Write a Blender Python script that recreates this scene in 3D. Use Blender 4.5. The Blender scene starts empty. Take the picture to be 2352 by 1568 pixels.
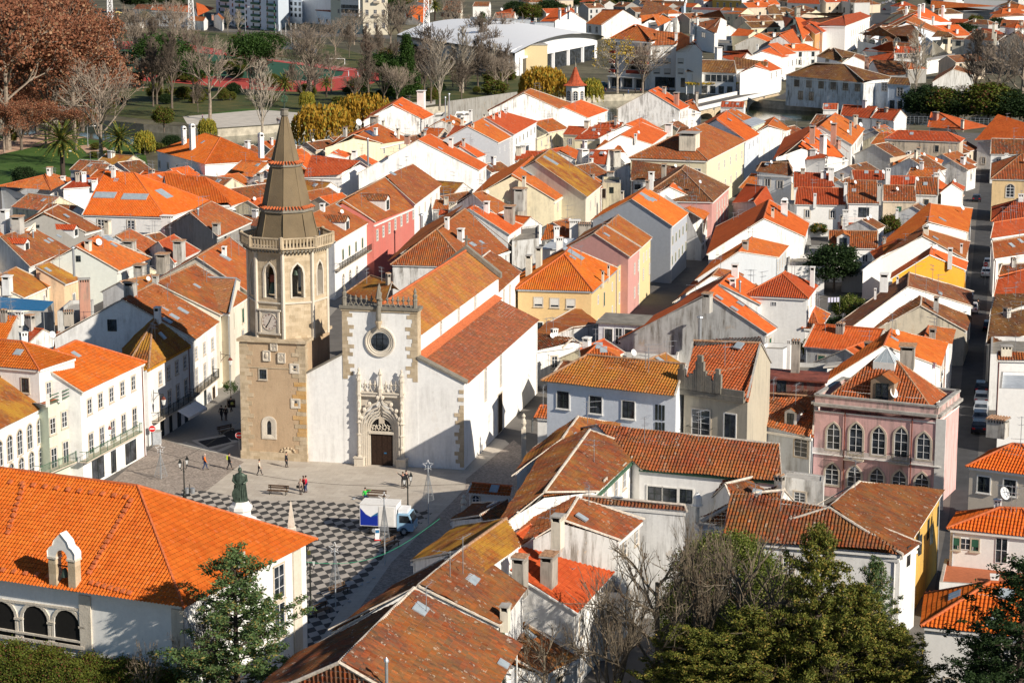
import bpy, math, random
from mathutils import Vector, Matrix, noise as mnoise
import numpy as np
RND=random.Random(7)
C=bpy.context.scene.collection
F=4960.;TH=math.atan(984/4960.);HC=58.
sT,cT=math.sin(TH),math.cos(TH)
PI=math.pi
def ray(p):
    x=p[0]-1176; y=784-p[1]
    return Vector((x, F*cT+y*sT, -F*sT+y*cT))
CAM=Vector((0,0,HC))
def W(p,z=0.):
    d=ray(p); t=(z-HC)/d.z
    return Vector((d.x*t,d.y*t,z))
def pxm(p3):
    return F/max(1,(Vector(p3)-CAM).length)
def Rg(r,x,y): return (588*int(r[0])+x/4., 392*int(r[1])+y/4.)
def proj(q):
    X,Y,Z=q[0],q[1],q[2]-HC
    d=Y*cT-Z*sT; u=Y*sT+Z*cT
    return (1176+F*X/d,784-F*u/d)
def hit_plane(p,pt,n):
    d=ray(p); k=d.dot(n)
    if abs(k)<1e-9: return None
    t=(pt-CAM).dot(n)/k
    return CAM+d*t
def height_at(X,Y,py):
    lo,hi=-8.,79.
    for i in range(40):
        m=(lo+hi)/2
        if proj((X,Y,m))[1]>py: lo=m
        else: hi=m
    return lo
MAT={}
def mat(name):
    m=bpy.data.materials.new(name); m.use_nodes=True
    nt=m.node_tree; nt.nodes.clear()
    out=nt.nodes.new('ShaderNodeOutputMaterial'); b=nt.nodes.new('ShaderNodeBsdfPrincipled')
    nt.links.new(b.outputs[0],out.inputs[0]); MAT[name]=m
    b.inputs['Roughness'].default_value=.85
    b.inputs['Specular IOR Level'].default_value=.25
    return m,nt,b
def N(nt,t,**kw):
    n=nt.nodes.new('ShaderNode'+t)
    for k,v in kw.items():
        if k.startswith('i_'):
            k=k[2:]; k=int(k) if k.isdigit() else k.replace('_',' ')
            n.inputs[k].default_value=v
        else: setattr(n,k,v)
    return n
def L(nt,a,b): nt.links.new(a,b)
def mth(nt,op,a,b=None,c=None,clamp=False):
    n=nt.nodes.new('ShaderNodeMath'); n.operation=op; n.use_clamp=clamp
    for i,x in enumerate((a,b,c)):
        if x is None: continue
        if isinstance(x,(int,float)): n.inputs[i].default_value=x
        else: nt.links.new(x,n.inputs[i])
    return n.outputs[0]
def mixc(nt,f,a,b,mode='MIX'):
    n=nt.nodes.new('ShaderNodeMix'); n.data_type='RGBA'; n.blend_type=mode
    for s,x in ((n.inputs[0],f),(n.inputs[6],a),(n.inputs[7],b)):
        if isinstance(x,(int,float)): s.default_value=x
        elif isinstance(x,tuple): s.default_value=(x[0],x[1],x[2],1)
        else: nt.links.new(x,s)
    return n.outputs[2]
def ramp(nt,f,lo,hi):
    n=nt.nodes.new('ShaderNodeMapRange'); n.clamp=True
    n.inputs[1].default_value=lo; n.inputs[2].default_value=hi
    nt.links.new(f,n.inputs[0]); return n.outputs[0]
def posn(nt,scale=(1,1,1)):
    g=N(nt,'NewGeometry');
    if scale==(1,1,1): return g.outputs['Position']
    m=N(nt,'Mapping'); m.inputs['Scale'].default_value=scale
    L(nt,g.outputs['Position'],m.inputs[0]); return m.outputs[0]
def noise(nt,vec,sc,det=3,rough=.6):
    n=N(nt,'TexNoise'); n.inputs['Scale'].default_value=sc; n.inputs['Detail'].default_value=det
    n.inputs['Roughness'].default_value=rough; L(nt,vec,n.inputs['Vector']); return n.outputs['Fac']
def bump(nt,b,h,dist=.03,st=.6):
    n=N(nt,'Bump'); n.inputs['Distance'].default_value=dist; n.inputs['Strength'].default_value=st
    L(nt,h,n.inputs['Height']); L(nt,n.outputs[0],b.inputs['Normal'])
def simple(name,col,rough=.8,metal=0,var=.15,sc=3.,spec=.25,bmp=0):
    m,nt,b=mat(name)
    n=noise(nt,posn(nt),sc,4)
    c=mixc(nt,ramp(nt,n,.3,.7),tuple(x*(1-var) for x in col),tuple(min(1,x*(1+var)) for x in col))
    L(nt,c,b.inputs['Base Color']); b.inputs['Roughness'].default_value=rough; b.inputs['Metallic'].default_value=metal
    b.inputs['Specular IOR Level'].default_value=spec
    if bmp: bump(nt,b,noise(nt,posn(nt),sc*4,4),bmp)
    return m
def mk_plaster():
    m,nt,b=mat('plaster'); oi=N(nt,'ObjectInfo')
    P=posn(nt); Ps=posn(nt,(1,1,.12)); al=oi.outputs['Alpha']
    big=noise(nt,P,.35,5); fine=noise(nt,P,2.5,5,.7); st=noise(nt,Ps,1.6,5,.7)
    c=mixc(nt,ramp(nt,fine,.25,.75),(.9,.9,.9),(1.06,1.06,1.05))
    c=mixc(nt,1.0,oi.outputs['Color'],c,'MULTIPLY')
    f=mth(nt,'MULTIPLY',ramp(nt,st,.44,.66),mth(nt,'MULTIPLY',al,1.25)); f=mth(nt,'MULTIPLY',f,ramp(nt,big,.36,.58),clamp=True)
    c=mixc(nt,f,c,(.16,.145,.125))
    n2=noise(nt,posn(nt,(1,1,.6)),.8,6,.75)
    f2=mth(nt,'MULTIPLY',ramp(nt,n2,.6,.64),mth(nt,'MULTIPLY',al,.55),clamp=True)
    c=mixc(nt,f2,c,(.42,.31,.2))
    fl=ramp(nt,noise(nt,P,.15,2),.35,.65)
    c=mixc(nt,mth(nt,'MULTIPLY',fl,.07),c,(.55,.5,.42))
    L(nt,c,b.inputs['Base Color']); b.inputs['Roughness'].default_value=.9
    bump(nt,b,fine,.02,.4)
mk_plaster()
def mk_tile(name,kind):
    m,nt,b=mat(name); oi=N(nt,'ObjectInfo'); age=oi.outputs['Alpha']
    la=N(nt,'Attribute',attribute_type='OBJECT',attribute_name='lichen'); lich=la.outputs['Fac']
    uv=N(nt,'UVMap'); sep=N(nt,'SeparateXYZ'); L(nt,uv.outputs[0],sep.inputs[0])
    u,v=sep.outputs[0],sep.outputs[1]
    fu=mth(nt,'FLOOR',u)
    row=mth(nt,'FLOOR',v if kind!='marseille' else v)
    cmb=N(nt,'CombineXYZ'); L(nt,fu,cmb.inputs[0]); L(nt,row,cmb.inputs[1]); L(nt,mth(nt,'MULTIPLY',oi.outputs['Random'],57.),cmb.inputs[2])
    wn=N(nt,'TexWhiteNoise'); L(nt,cmb.outputs[0],wn.inputs[0]); rnd=wn.outputs['Value']
    wn2=N(nt,'TexWhiteNoise'); cm2=N(nt,'CombineXYZ'); L(nt,fu,cm2.inputs[1]); L(nt,row,cm2.inputs[0]); cm2.inputs[2].default_value=3.3
    L(nt,cm2.outputs[0],wn2.inputs[0]); rnd2=wn2.outputs['Value']
    P=posn(nt); patch=noise(nt,P,.3,6,.65); med=noise(nt,P,1.2,4,.7); fine=noise(nt,P,5.,3,.7)
    base=oi.outputs['Color']
    vr=mth(nt,'ADD',mth(nt,'MULTIPLY',mth(nt,'SUBTRACT',rnd,.5),mth(nt,'ADD',.22,mth(nt,'MULTIPLY',age,.75))),1.0)
    c=mixc(nt,1.,base,mixc(nt,ramp(nt,rnd2,0,1),(.92,.85,.85),(1.08,1.18,1.15)),'MULTIPLY')
    vm=N(nt,'VectorMath',operation='SCALE'); L(nt,c,vm.inputs[0]); L(nt,vr,vm.inputs['Scale']); c=vm.outputs[0]
    c=mixc(nt,ramp(nt,patch,.3,.7),mixc(nt,1.,c,(.86,.82,.82),'MULTIPLY'),mixc(nt,1.,c,(1.08,1.1,1.08),'MULTIPLY'))
    w=mth(nt,'ADD',mth(nt,'MULTIPLY',med,.7),mth(nt,'MULTIPLY',rnd2,.45))
    f=mth(nt,'MULTIPLY',ramp(nt,w,.42,.85),age,clamp=True)
    c=mixc(nt,f,c,(.115,.068,.045))
    mp=N(nt,'Mapping'); mp.inputs['Scale'].default_value=(.9,.22,1); L(nt,uv.outputs[0],mp.inputs[0]); stn=noise(nt,mp.outputs[0],1.,4,.75)
    f=mth(nt,'MULTIPLY',ramp(nt,mth(nt,'ADD',mth(nt,'MULTIPLY',stn,.8),mth(nt,'MULTIPLY',rnd,.25)),.5,.66),mth(nt,'MULTIPLY',age,.85),clamp=True)
    c=mixc(nt,f,c,(.045,.03,.024))
    f=mth(nt,'MULTIPLY',mth(nt,'GREATER_THAN',mth(nt,'ADD',mth(nt,'MULTIPLY',fine,.5),mth(nt,'MULTIPLY',rnd,.55)),.8),mth(nt,'MULTIPLY',age,.7),clamp=True)
    c=mixc(nt,f,c,(.42,.36,.3))
    f=mth(nt,'MULTIPLY',ramp(nt,mth(nt,'ADD',mth(nt,'MULTIPLY',patch,.75),mth(nt,'MULTIPLY',fine,.35)),.48,.66),lich,clamp=True)
    c=mixc(nt,f,c,(.40,.21,.025))
    L(nt,c,b.inputs['Base Color']); b.inputs['Roughness'].default_value=.8
    fr=mth(nt,'FRACT',v); h=mth(nt,'MULTIPLY',mth(nt,'SUBTRACT',1.,fr),1.)
    h=mth(nt,'ADD',h,mth(nt,'MULTIPLY',fine,.35)); h=mth(nt,'ADD',h,mth(nt,'MULTIPLY',rnd,mth(nt,'MULTIPLY',age,.9)))
    bump(nt,b,h,.035,.8)
mk_tile('tile','canal'); mk_tile('flat_tile','marseille')
def mk_stone(name,c1,c2,sc=1.2,blocks=True,stain=.5):
    m,nt,b=mat(name); P=posn(nt)
    if blocks:
        sp=N(nt,'SeparateXYZ'); L(nt,P,sp.inputs[0])
        r=mth(nt,'FLOOR',mth(nt,'MULTIPLY',sp.outputs[2],2.6))
        al=mth(nt,'ADD',mth(nt,'MULTIPLY',sp.outputs[0],.96),mth(nt,'MULTIPLY',sp.outputs[1],.28 if name!='x' else 0))
        cc=mth(nt,'FLOOR',mth(nt,'ADD',mth(nt,'MULTIPLY',al,1.5),mth(nt,'MULTIPLY',r,.5)))
        cb=N(nt,'CombineXYZ'); L(nt,r,cb.inputs[0]); L(nt,cc,cb.inputs[1])
        wn=N(nt,'TexWhiteNoise'); L(nt,cb.outputs[0],wn.inputs[0]); f=mth(nt,'ADD',mth(nt,'MULTIPLY',wn.outputs['Value'],.6),mth(nt,'MULTIPLY',noise(nt,P,sc,5),.4))
    else: f=noise(nt,P,sc,5)
    c=mixc(nt,ramp(nt,f,.1,.9),c1,c2)
    c=mixc(nt,mth(nt,'MULTIPLY',ramp(nt,noise(nt,posn(nt,(1,1,.25)),.9,6,.7),.5,.75),stain),c,(.14,.11,.075))
    c=mixc(nt,mth(nt,'MULTIPLY',ramp(nt,noise(nt,P,6,3,.7),.55,.75),stain*.8),c,(.2,.16,.1))
    L(nt,c,b.inputs['Base Color']); b.inputs['Roughness'].default_value=.9
    bump(nt,b,mth(nt,'ADD',f,noise(nt,P,8,3)),.04,.5)
mk_stone('stone',(.40,.31,.2),(.58,.47,.33))
mk_stone('ochre_render',(.42,.29,.18),(.54,.40,.26),.5,False,.45)
mk_stone('pale_stone',(.56,.49,.4),(.68,.62,.52),2.,False,.35)
mk_stone('dark_stone',(.13,.12,.1),(.3,.27,.22),1.5,False,.5)
mk_stone('spire_stone',(.12,.09,.055),(.23,.17,.1),.5,False,.5)
mk_stone('gold_stone',(.5,.28,.09),(.55,.36,.17),1.5,True,.3)
simple('trim_white',(.74,.72,.68),.85,var=.08)
simple('mortar',(.55,.48,.4),.95,var=.3,sc=4)
simple('ridge_tile',(.5,.13,.045),.85,var=.35,sc=5)
simple('ridge_old',(.34,.2,.12),.9,var=.5,sc=4)
simple('frame_white',(.75,.75,.75),.5,var=.05)
simple('frame_dark',(.03,.04,.035),.5,var=.2)
simple('shutter_green',(.03,.11,.07),.6)
simple('window_stone',(.52,.45,.36),.9,var=.15)
simple('iron',(.02,.022,.02),.5,var=.2)
simple('green_iron',(.05,.12,.07),.5,var=.3)
simple('grey_metal',(.4,.42,.44),.4,.6,var=.1)
simple('zinc',(.42,.45,.48),.45,.3,var=.15)
simple('concrete',(.36,.34,.31),.9,var=.25,sc=1.5,bmp=.02)
simple('dark_wood',(.03,.016,.01),.6,var=.4,sc=6)
simple('bench_wood',(.1,.06,.035),.7,var=.3,sc=8)
simple('bronze',(.06,.085,.065),.5,.4,var=.4,sc=3)
simple('rust',(.16,.045,.03),.8,var=.5,sc=2)
simple('brown_metal',(.2,.035,.02),.6,var=.15)
simple('blind',(.62,.6,.56),.7,var=.05)
simple('dish_white',(.75,.75,.75),.4,var=.05)
simple('solar',(.012,.02,.07),.2,var=.2,spec=.6)
simple('terracotta_floor',(.4,.13,.06),.8,var=.15)
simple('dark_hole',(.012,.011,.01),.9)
simple('lamp_glass',(.7,.7,.68),.2,var=.03)
simple('sign_red',(.6,.02,.02),.4,var=.03)
simple('sign_white',(.8,.8,.8),.4,var=.03)
simple('asphalt_roof',(.22,.2,.17),.9,var=.3,sc=.8)
simple('tarp_blue',(.02,.14,.3),.5,var=.25)
simple('tarp_green',(.02,.3,.16),.5)
simple('lichen_orange',(.5,.22,.02),.9,var=.3)
def mk_glass():
    m,nt,b=mat('glass'); n=noise(nt,posn(nt),.9,2)
    c=mixc(nt,ramp(nt,n,.4,.6),(.012,.016,.02),(.05,.06,.075)); L(nt,c,b.inputs['Base Color'])
    b.inputs['Roughness'].default_value=.12; b.inputs['Specular IOR Level'].default_value=.6
mk_glass()
def mk_skylight():
    m,nt,b=mat('skylight'); n=noise(nt,posn(nt),1.5,3)
    L(nt,mixc(nt,n,(.2,.24,.27),(.45,.5,.52)),b.inputs['Base Color']); b.inputs['Roughness'].default_value=.15
mk_skylight()
def mk_corr(name,c1,c2):
    m,nt,b=mat(name); n=noise(nt,posn(nt),.8,5,.7)
    L(nt,mixc(nt,ramp(nt,n,.35,.65),c1,c2),b.inputs['Base Color']); b.inputs['Roughness'].default_value=.7
mk_corr('fibre_cement',(.2,.19,.17),(.38,.37,.34)); mk_corr('rusty_sheet',(.1,.03,.02),(.28,.08,.05)); mk_corr('grey_sheet',(.34,.37,.4),(.5,.53,.56))
class MB:
    def __init__(s): s.v=[];s.f=[];s.m=[];s.uv=[];s.mats=[]
    def mi(s,m):
        if m not in s.mats: s.mats.append(m)
        return s.mats.index(m)
    def face(s,pts,m,uv=None):
        i=len(s.v); s.v.extend([tuple(p) for p in pts]); s.f.append(tuple(range(i,i+len(pts)))); s.m.append(s.mi(m)); s.uv.append(uv)
    def box(s,c,ex,ey,z0,z1,m,ez=None):
        """c centre (xy), ex, ey half-vectors"""
        c=Vector((c[0],c[1],0)); ex=Vector((ex[0],ex[1],0)); ey=Vector((ey[0],ey[1],0))
        p=[c-ex-ey,c+ex-ey,c+ex+ey,c-ex+ey]
        s.prism(p,z0,z1,m)
    def prism(s,p,z0,z1,m,bot=True,mt=None):
        i=len(s.v); n=len(p)
        a=0
        for k in range(n): a+=p[k][0]*p[(k+1)%n][1]-p[(k+1)%n][0]*p[k][1]
        if a<0: p=list(reversed(p))
        s.v+= [(q[0],q[1],z0) for q in p]+[(q[0],q[1],z1) for q in p]
        k=s.mi(m); kt=s.mi(mt or m)
        for j in range(n):
            j2=(j+1)%n; s.f.append((i+j,i+j2,i+n+j2,i+n+j)); s.m.append(k); s.uv.append(None)
        s.f.append(tuple(i+n+j for j in range(n))); s.m.append(kt); s.uv.append(None)
        if bot: s.f.append(tuple(i+j for j in reversed(range(n)))); s.m.append(k); s.uv.append(None)
    def obox(s,o,a,b,c,m):
        """oriented box from corner o with edge vectors a,b,c"""
        o,a,b,c=map(Vector,(o,a,b,c))
        if a.cross(b).dot(c)<0: a,b=b,a
        P=[o,o+a,o+a+b,o+b,o+c,o+a+c,o+a+b+c,o+b+c]; i=len(s.v); s.v+=[tuple(q) for q in P]; k=s.mi(m)
        for f in ((3,2,1,0),(4,5,6,7),(0,1,5,4),(1,2,6,5),(2,3,7,6),(3,0,4,7)):
            s.f.append(tuple(i+j for j in f)); s.m.append(k); s.uv.append(None)
    def ring(s,rings,m,closed=True,cap=True):
        i=len(s.v); n=len(rings[0]); k=s.mi(m)
        for r in rings: s.v+=[tuple(q) for q in r]
        for a in range(len(rings)-1):
            for j in range(n if closed else n-1):
                j2=(j+1)%n; s.f.append((i+a*n+j,i+a*n+j2,i+(a+1)*n+j2,i+(a+1)*n+j)); s.m.append(k); s.uv.append(None)
        if cap and closed:
            s.f.append(tuple(i+j for j in reversed(range(n)))); s.m.append(k); s.uv.append(None)
            e=i+(len(rings)-1)*n; s.f.append(tuple(e+j for j in range(n))); s.m.append(k); s.uv.append(None)
    def lathe(s,c,prof,m,n=10,ph=0,cap=True):
        s.ring([[(c[0]+r*math.cos(ph+2*PI*j/n),c[1]+r*math.sin(ph+2*PI*j/n),z) for j in range(n)] for r,z in prof],m,cap=cap)
    def tube(s,pts,r,m,n=5,r2=None,cap=True):
        pts=[Vector(p) for p in pts]; R=[]
        for k,p in enumerate(pts):
            d=(pts[min(k+1,len(pts)-1)]-pts[max(k-1,0)]).normalized()
            a=Vector((0,0,1)) if abs(d.z)<.9 else Vector((1,0,0))
            x=d.cross(a).normalized(); y=x.cross(d).normalized()
            rr=r if r2 is None else r+(r2-r)*k/(len(pts)-1)
            R.append([p+(x*math.cos(2*PI*j/n)-y*math.sin(2*PI*j/n))*(-rr) for j in range(n)])
        s.ring(R,m,cap=cap)
    def ball(s,c,rx,ry,rz,m,n=8,k=6):
        R=[]
        for a in range(k+1):
            t=PI*a/k-PI/2; r=max(.02,math.cos(t))
            R.append([(c[0]+rx*r*math.cos(2*PI*j/n),c[1]+ry*r*math.sin(2*PI*j/n),c[2]+rz*math.sin(t)) for j in range(n)])
        s.ring(R,m)
    def build(s,name,parent=None,color=None,smooth=False,**props):
        o0=Vector(parent_world(parent)) if parent else Vector((0,0,0))
        me=bpy.data.meshes.new(name)
        V=np.array(s.v,dtype=float).reshape(-1,3)-np.array(o0)
        me.from_pydata(V.tolist(),[],s.f)
        for m in s.mats: me.materials.append(MAT[m])
        me.polygons.foreach_set('material_index',s.m)
        if any(u is not None for u in s.uv):
            ul=me.uv_layers.new(name='UVMap'); arr=[]
            for f,u in zip(s.f,s.uv):
                if u is None: arr+= [0.,0.]*len(f)
                else:
                    for q in u: arr+=[q[0],q[1]]
            ul.data.foreach_set('uv',arr)
        if smooth: me.polygons.foreach_set('use_smooth',[True]*len(s.f))
        me.update()
        o=bpy.data.objects.new(name,me); C.objects.link(o)
        if parent: o.parent=parent
        if color: o.color=color
        for k,v in props.items(): o[k]=v
        return o
PW={}
def parent_world(p):
    return PW.get(p.name,(0,0,0))
def thing(name,label,cat,loc,group=None):
    o=bpy.data.objects.new(name,None); C.objects.link(o); o.location=loc; o.empty_display_size=.5
    PW[o.name]=tuple(loc); o['label']=label; o['category']=cat
    if group: o['group']=group
    return o
def tag(o,label,cat,group=None,kind=None):
    o['label']=label; o['category']=cat
    if group: o['group']=group
    if kind: o['kind']=kind
    return o
def struct(o,kind='structure',label=None):
    o['kind']=kind
    if label: o['label']=label
    return o
def dup(root,loc,rotz=0,label=None,sc=1.,group=None):
    r=root.copy(); C.objects.link(r); r.location=loc; r.rotation_euler=(0,0,rotz); r.scale=(sc,)*3 if not isinstance(sc,tuple) else sc
    if label: r['label']=label
    if group: r['group']=group
    for ch in list(root.children):
        c=ch.copy(); C.objects.link(c); c.parent=r
        for g in ch.children:
            d=g.copy(); C.objects.link(d); d.parent=c
    return r
def tiles(mb,poly,period=.28,amp=.09,course=.42,mat='tile',steps=False,e=None,wob=0.):
    poly=[Vector(p) for p in poly]
    n=Vector((0,0,0))
    for i in range(len(poly)):
        a,b=poly[i],poly[(i+1)%len(poly)]; n+=Vector(((a.y-b.y)*(a.z+b.z),(a.z-b.z)*(a.x+b.x),(a.x-b.x)*(a.y+b.y)))
    n.normalize()
    if n.z<0: n=-n
    e=(e or (poly[1]-poly[0])); e=Vector((e.x,e.y,0)).normalized(); e=(e-n*e.dot(n)).normalized()
    s=n.cross(e)
    if s.z<0: e=-e; s=n.cross(e)
    o=poly[0]
    uv=[((p-o).dot(e),(p-o).dot(s)) for p in poly]
    us=[q[0] for q in uv]; u0,u1=min(us),max(us)
    if u1-u0<.05: return
    vm0=min(q[1] for q in uv)
    K=4; st=period/K
    k0=0; k1=max(1,int(math.ceil((u1-u0)/st)))
    prof=[0,.62,1,.62]
    def span(u):
        lo,hi=1e9,-1e9; m=len(uv)
        for i in range(m):
            (a,b),(c,d)=uv[i],uv[(i+1)%m]
            if (a-u)*(c-u)<=0 :
                if abs(c-a)<1e-9:
                    for q in (b,d): lo=min(lo,q);hi=max(hi,q)
                else:
                    q=b+(d-b)*(u-a)/(c-a); lo=min(lo,q);hi=max(hi,q)
        return (lo,hi) if hi>-1e8 else None
    prev=None; pu=None; mi=mb.mi(mat)
    V,FF,M,U=mb.v,mb.f,mb.m,mb.uv
    for k in range(k0,k1+1):
        u=min(u0+k*st,u1); uu=min(max(u,u0+1e-5),u1-1e-5)
        sp=span(uu)
        if sp is None: prev=None; continue
        off=prof[k%K]*amp
        cur=(u,sp[0],sp[1],off)
        if prev is not None:
            a=prev; b=cur
            rows=[(a[1],a[2],b[1],b[2],0.,0.)]
            if steps:
                rows=[]
                j0=int(math.floor((min(a[1],b[1])-vm0)/course)); j1=int(math.ceil((max(a[2],b[2])-vm0)/course))
                for j in range(j0,j1):
                    y0=vm0+j*course; y1=y0+course
                    A0=min(max(y0,a[1]),a[2]);A1=min(max(y1,a[1]),a[2]);B0=min(max(y0,b[1]),b[2]);B1=min(max(y1,b[1]),b[2])
                    if A1-A0<1e-4 and B1-B0<1e-4: continue
                    rows.append((A0,A1,B0,B1,.035,0.))
            for (A0,A1,B0,B1,l0,l1) in rows:
                i=len(V)
                for (uu2,vv,of) in ((a[0],A0,a[3]+l0),(b[0],B0,b[3]+l0),(b[0],B1,b[3]+l1),(a[0],A1,a[3]+l1)):
                    p=o+e*uu2+s*vv+n*of; p=p+n*(wob*mnoise.noise(p*.4)) if wob else p; V.append((p.x,p.y,p.z))
                FF.append((i,i+1,i+2,i+3)); M.append(mi)
                kk=.01*st
                U.append([((a[0]-u0+kk)/period,(A0-vm0)/course+.002),((b[0]-u0-kk)/period,(B0-vm0)/course+.002),((b[0]-u0-kk)/period,(B1-vm0)/course-.002),((a[0]-u0+kk)/period,(A1-vm0)/course-.002)])
        prev=cur
ROOFC={ # colour, age, lichen, material, ridge material
 'new':((.60,.12,.032),.08,0.,'flat_tile','ridge_tile'),
 'hall':((.60,.125,.016),.2,.12,'tile','ridge_tile'),
 'org':((.56,.13,.032),.4,.15,'tile','ridge_tile'),
 'red':((.46,.075,.028),.25,.0,'tile','ridge_tile'),
 'redf':((.5,.085,.03),.2,.0,'flat_tile','ridge_tile'),
 'mid':((.42,.105,.042),.6,.15,'tile','ridge_old'),
 'midf':((.45,.115,.042),.5,.22,'flat_tile','ridge_old'),
 'lich':((.42,.13,.04),.45,.95,'flat_tile','ridge_old'),
 'licht':((.4,.13,.042),.5,.9,'tile','ridge_old'),
 'old':((.33,.085,.042),.95,.2,'tile','mortar'),
 'brn':((.26,.078,.042),.8,.15,'flat_tile','ridge_old'),
 'drk':((.17,.065,.04),.9,.3,'tile','mortar'),
}
for _k,_v in list(ROOFC.items()): ROOFC[_k]=((_v[0][0],_v[0][1]*.97,_v[0][2]*.62),)+_v[1:]
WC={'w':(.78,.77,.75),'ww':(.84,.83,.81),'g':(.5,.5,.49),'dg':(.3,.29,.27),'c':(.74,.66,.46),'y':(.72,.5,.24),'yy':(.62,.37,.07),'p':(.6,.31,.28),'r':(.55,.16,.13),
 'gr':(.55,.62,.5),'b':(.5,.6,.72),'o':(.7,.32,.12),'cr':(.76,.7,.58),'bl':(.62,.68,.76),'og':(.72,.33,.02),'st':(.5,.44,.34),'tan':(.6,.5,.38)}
def line_inset(poly,offs):
    n=len(poly); ar=sum(poly[i].x*poly[(i+1)%n].y-poly[(i+1)%n].x*poly[i].y for i in range(n)); sg=1 if ar>0 else -1
    L_=[]
    for i in range(n):
        a,b=poly[i],poly[(i+1)%n]; d=Vector((b.x-a.x,b.y-a.y,0)).normalized(); nn=Vector((-d.y,d.x,0))*sg
        L_.append((Vector((a.x,a.y,0))+nn*offs[i],d))
    out=[]
    for i in range(n):
        p,d=L_[i-1]; q,e=L_[i]; cr=d.x*e.y-d.y*e.x
        if abs(cr)<1e-3: out.append(q.copy()); continue
        w=q-p; t=(w.x*e.y-w.y*e.x)/cr; out.append(p+d*t)
    return out
def inpoly(pt,poly,tol=.35):
    n=len(poly); ar=sum(poly[i].x*poly[(i+1)%n].y-poly[(i+1)%n].x*poly[i].y for i in range(n)); sg=1 if ar>0 else -1
    for i in range(n):
        a,b=poly[i],poly[(i+1)%n]; e=Vector((b.x-a.x,b.y-a.y)); l=e.length
        if l<1e-6: continue
        if sg*(e.x*(pt.y-a.y)-e.y*(pt.x-a.x))/l<-tol: return False
    return True
def outline(w,h,st):
    if st in 'a':
        r=w/2; pts=[(-w/2,-h/2),(w/2,-h/2)]
        for k in range(9): t=PI*k/8; pts.append((r*math.cos(t),h/2-r+r*math.sin(t)))
        return pts
    if st in 'p':
        pts=[(-w/2,-h/2),(w/2,-h/2)]; y0=h/2-w*.85
        for k in range(6): t=k/5.; pts.append((w/2*math.cos(t*PI/2)**.9 if t<1 else 0,y0+w*.85*t**.75 if t>0 else y0))
        for k in range(4,-1,-1): t=k/5.; pts.append((-w/2*math.cos(t*PI/2)**.9,y0+w*.85*t**.75 if t>0 else y0))
        return pts
    return [(-w/2,-h/2),(w/2,-h/2),(w/2,h/2),(-w/2,h/2)]
WSTY={ # surround mat, width, frame mat, bars(v,h)
 'w':('window_stone',.14,'frame_white',(1,2)),'n':(None,0,'frame_white',(1,1)),'d':(None,0,'frame_dark',(1,1)),'g':('window_stone',.12,'shutter_green',(1,2)),
 'r':('window_stone',.12,'blind',(0,0)),'b':('window_stone',.14,'frame_white',(1,3)),'a':('window_stone',.16,'frame_white',(1,2)),'p':('window_stone',.2,'frame_white',(1,2)),
 'x':(None,0,'frame_dark',(1,0)),'o':('window_stone',.15,'dark_wood',(1,0)),'t':('window_stone',.1,'frame_dark',(1,1)),'k':('trim_white',.12,'frame_dark',(1,1)),'B':(None,0,'frame_white',(4,0))}
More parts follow.
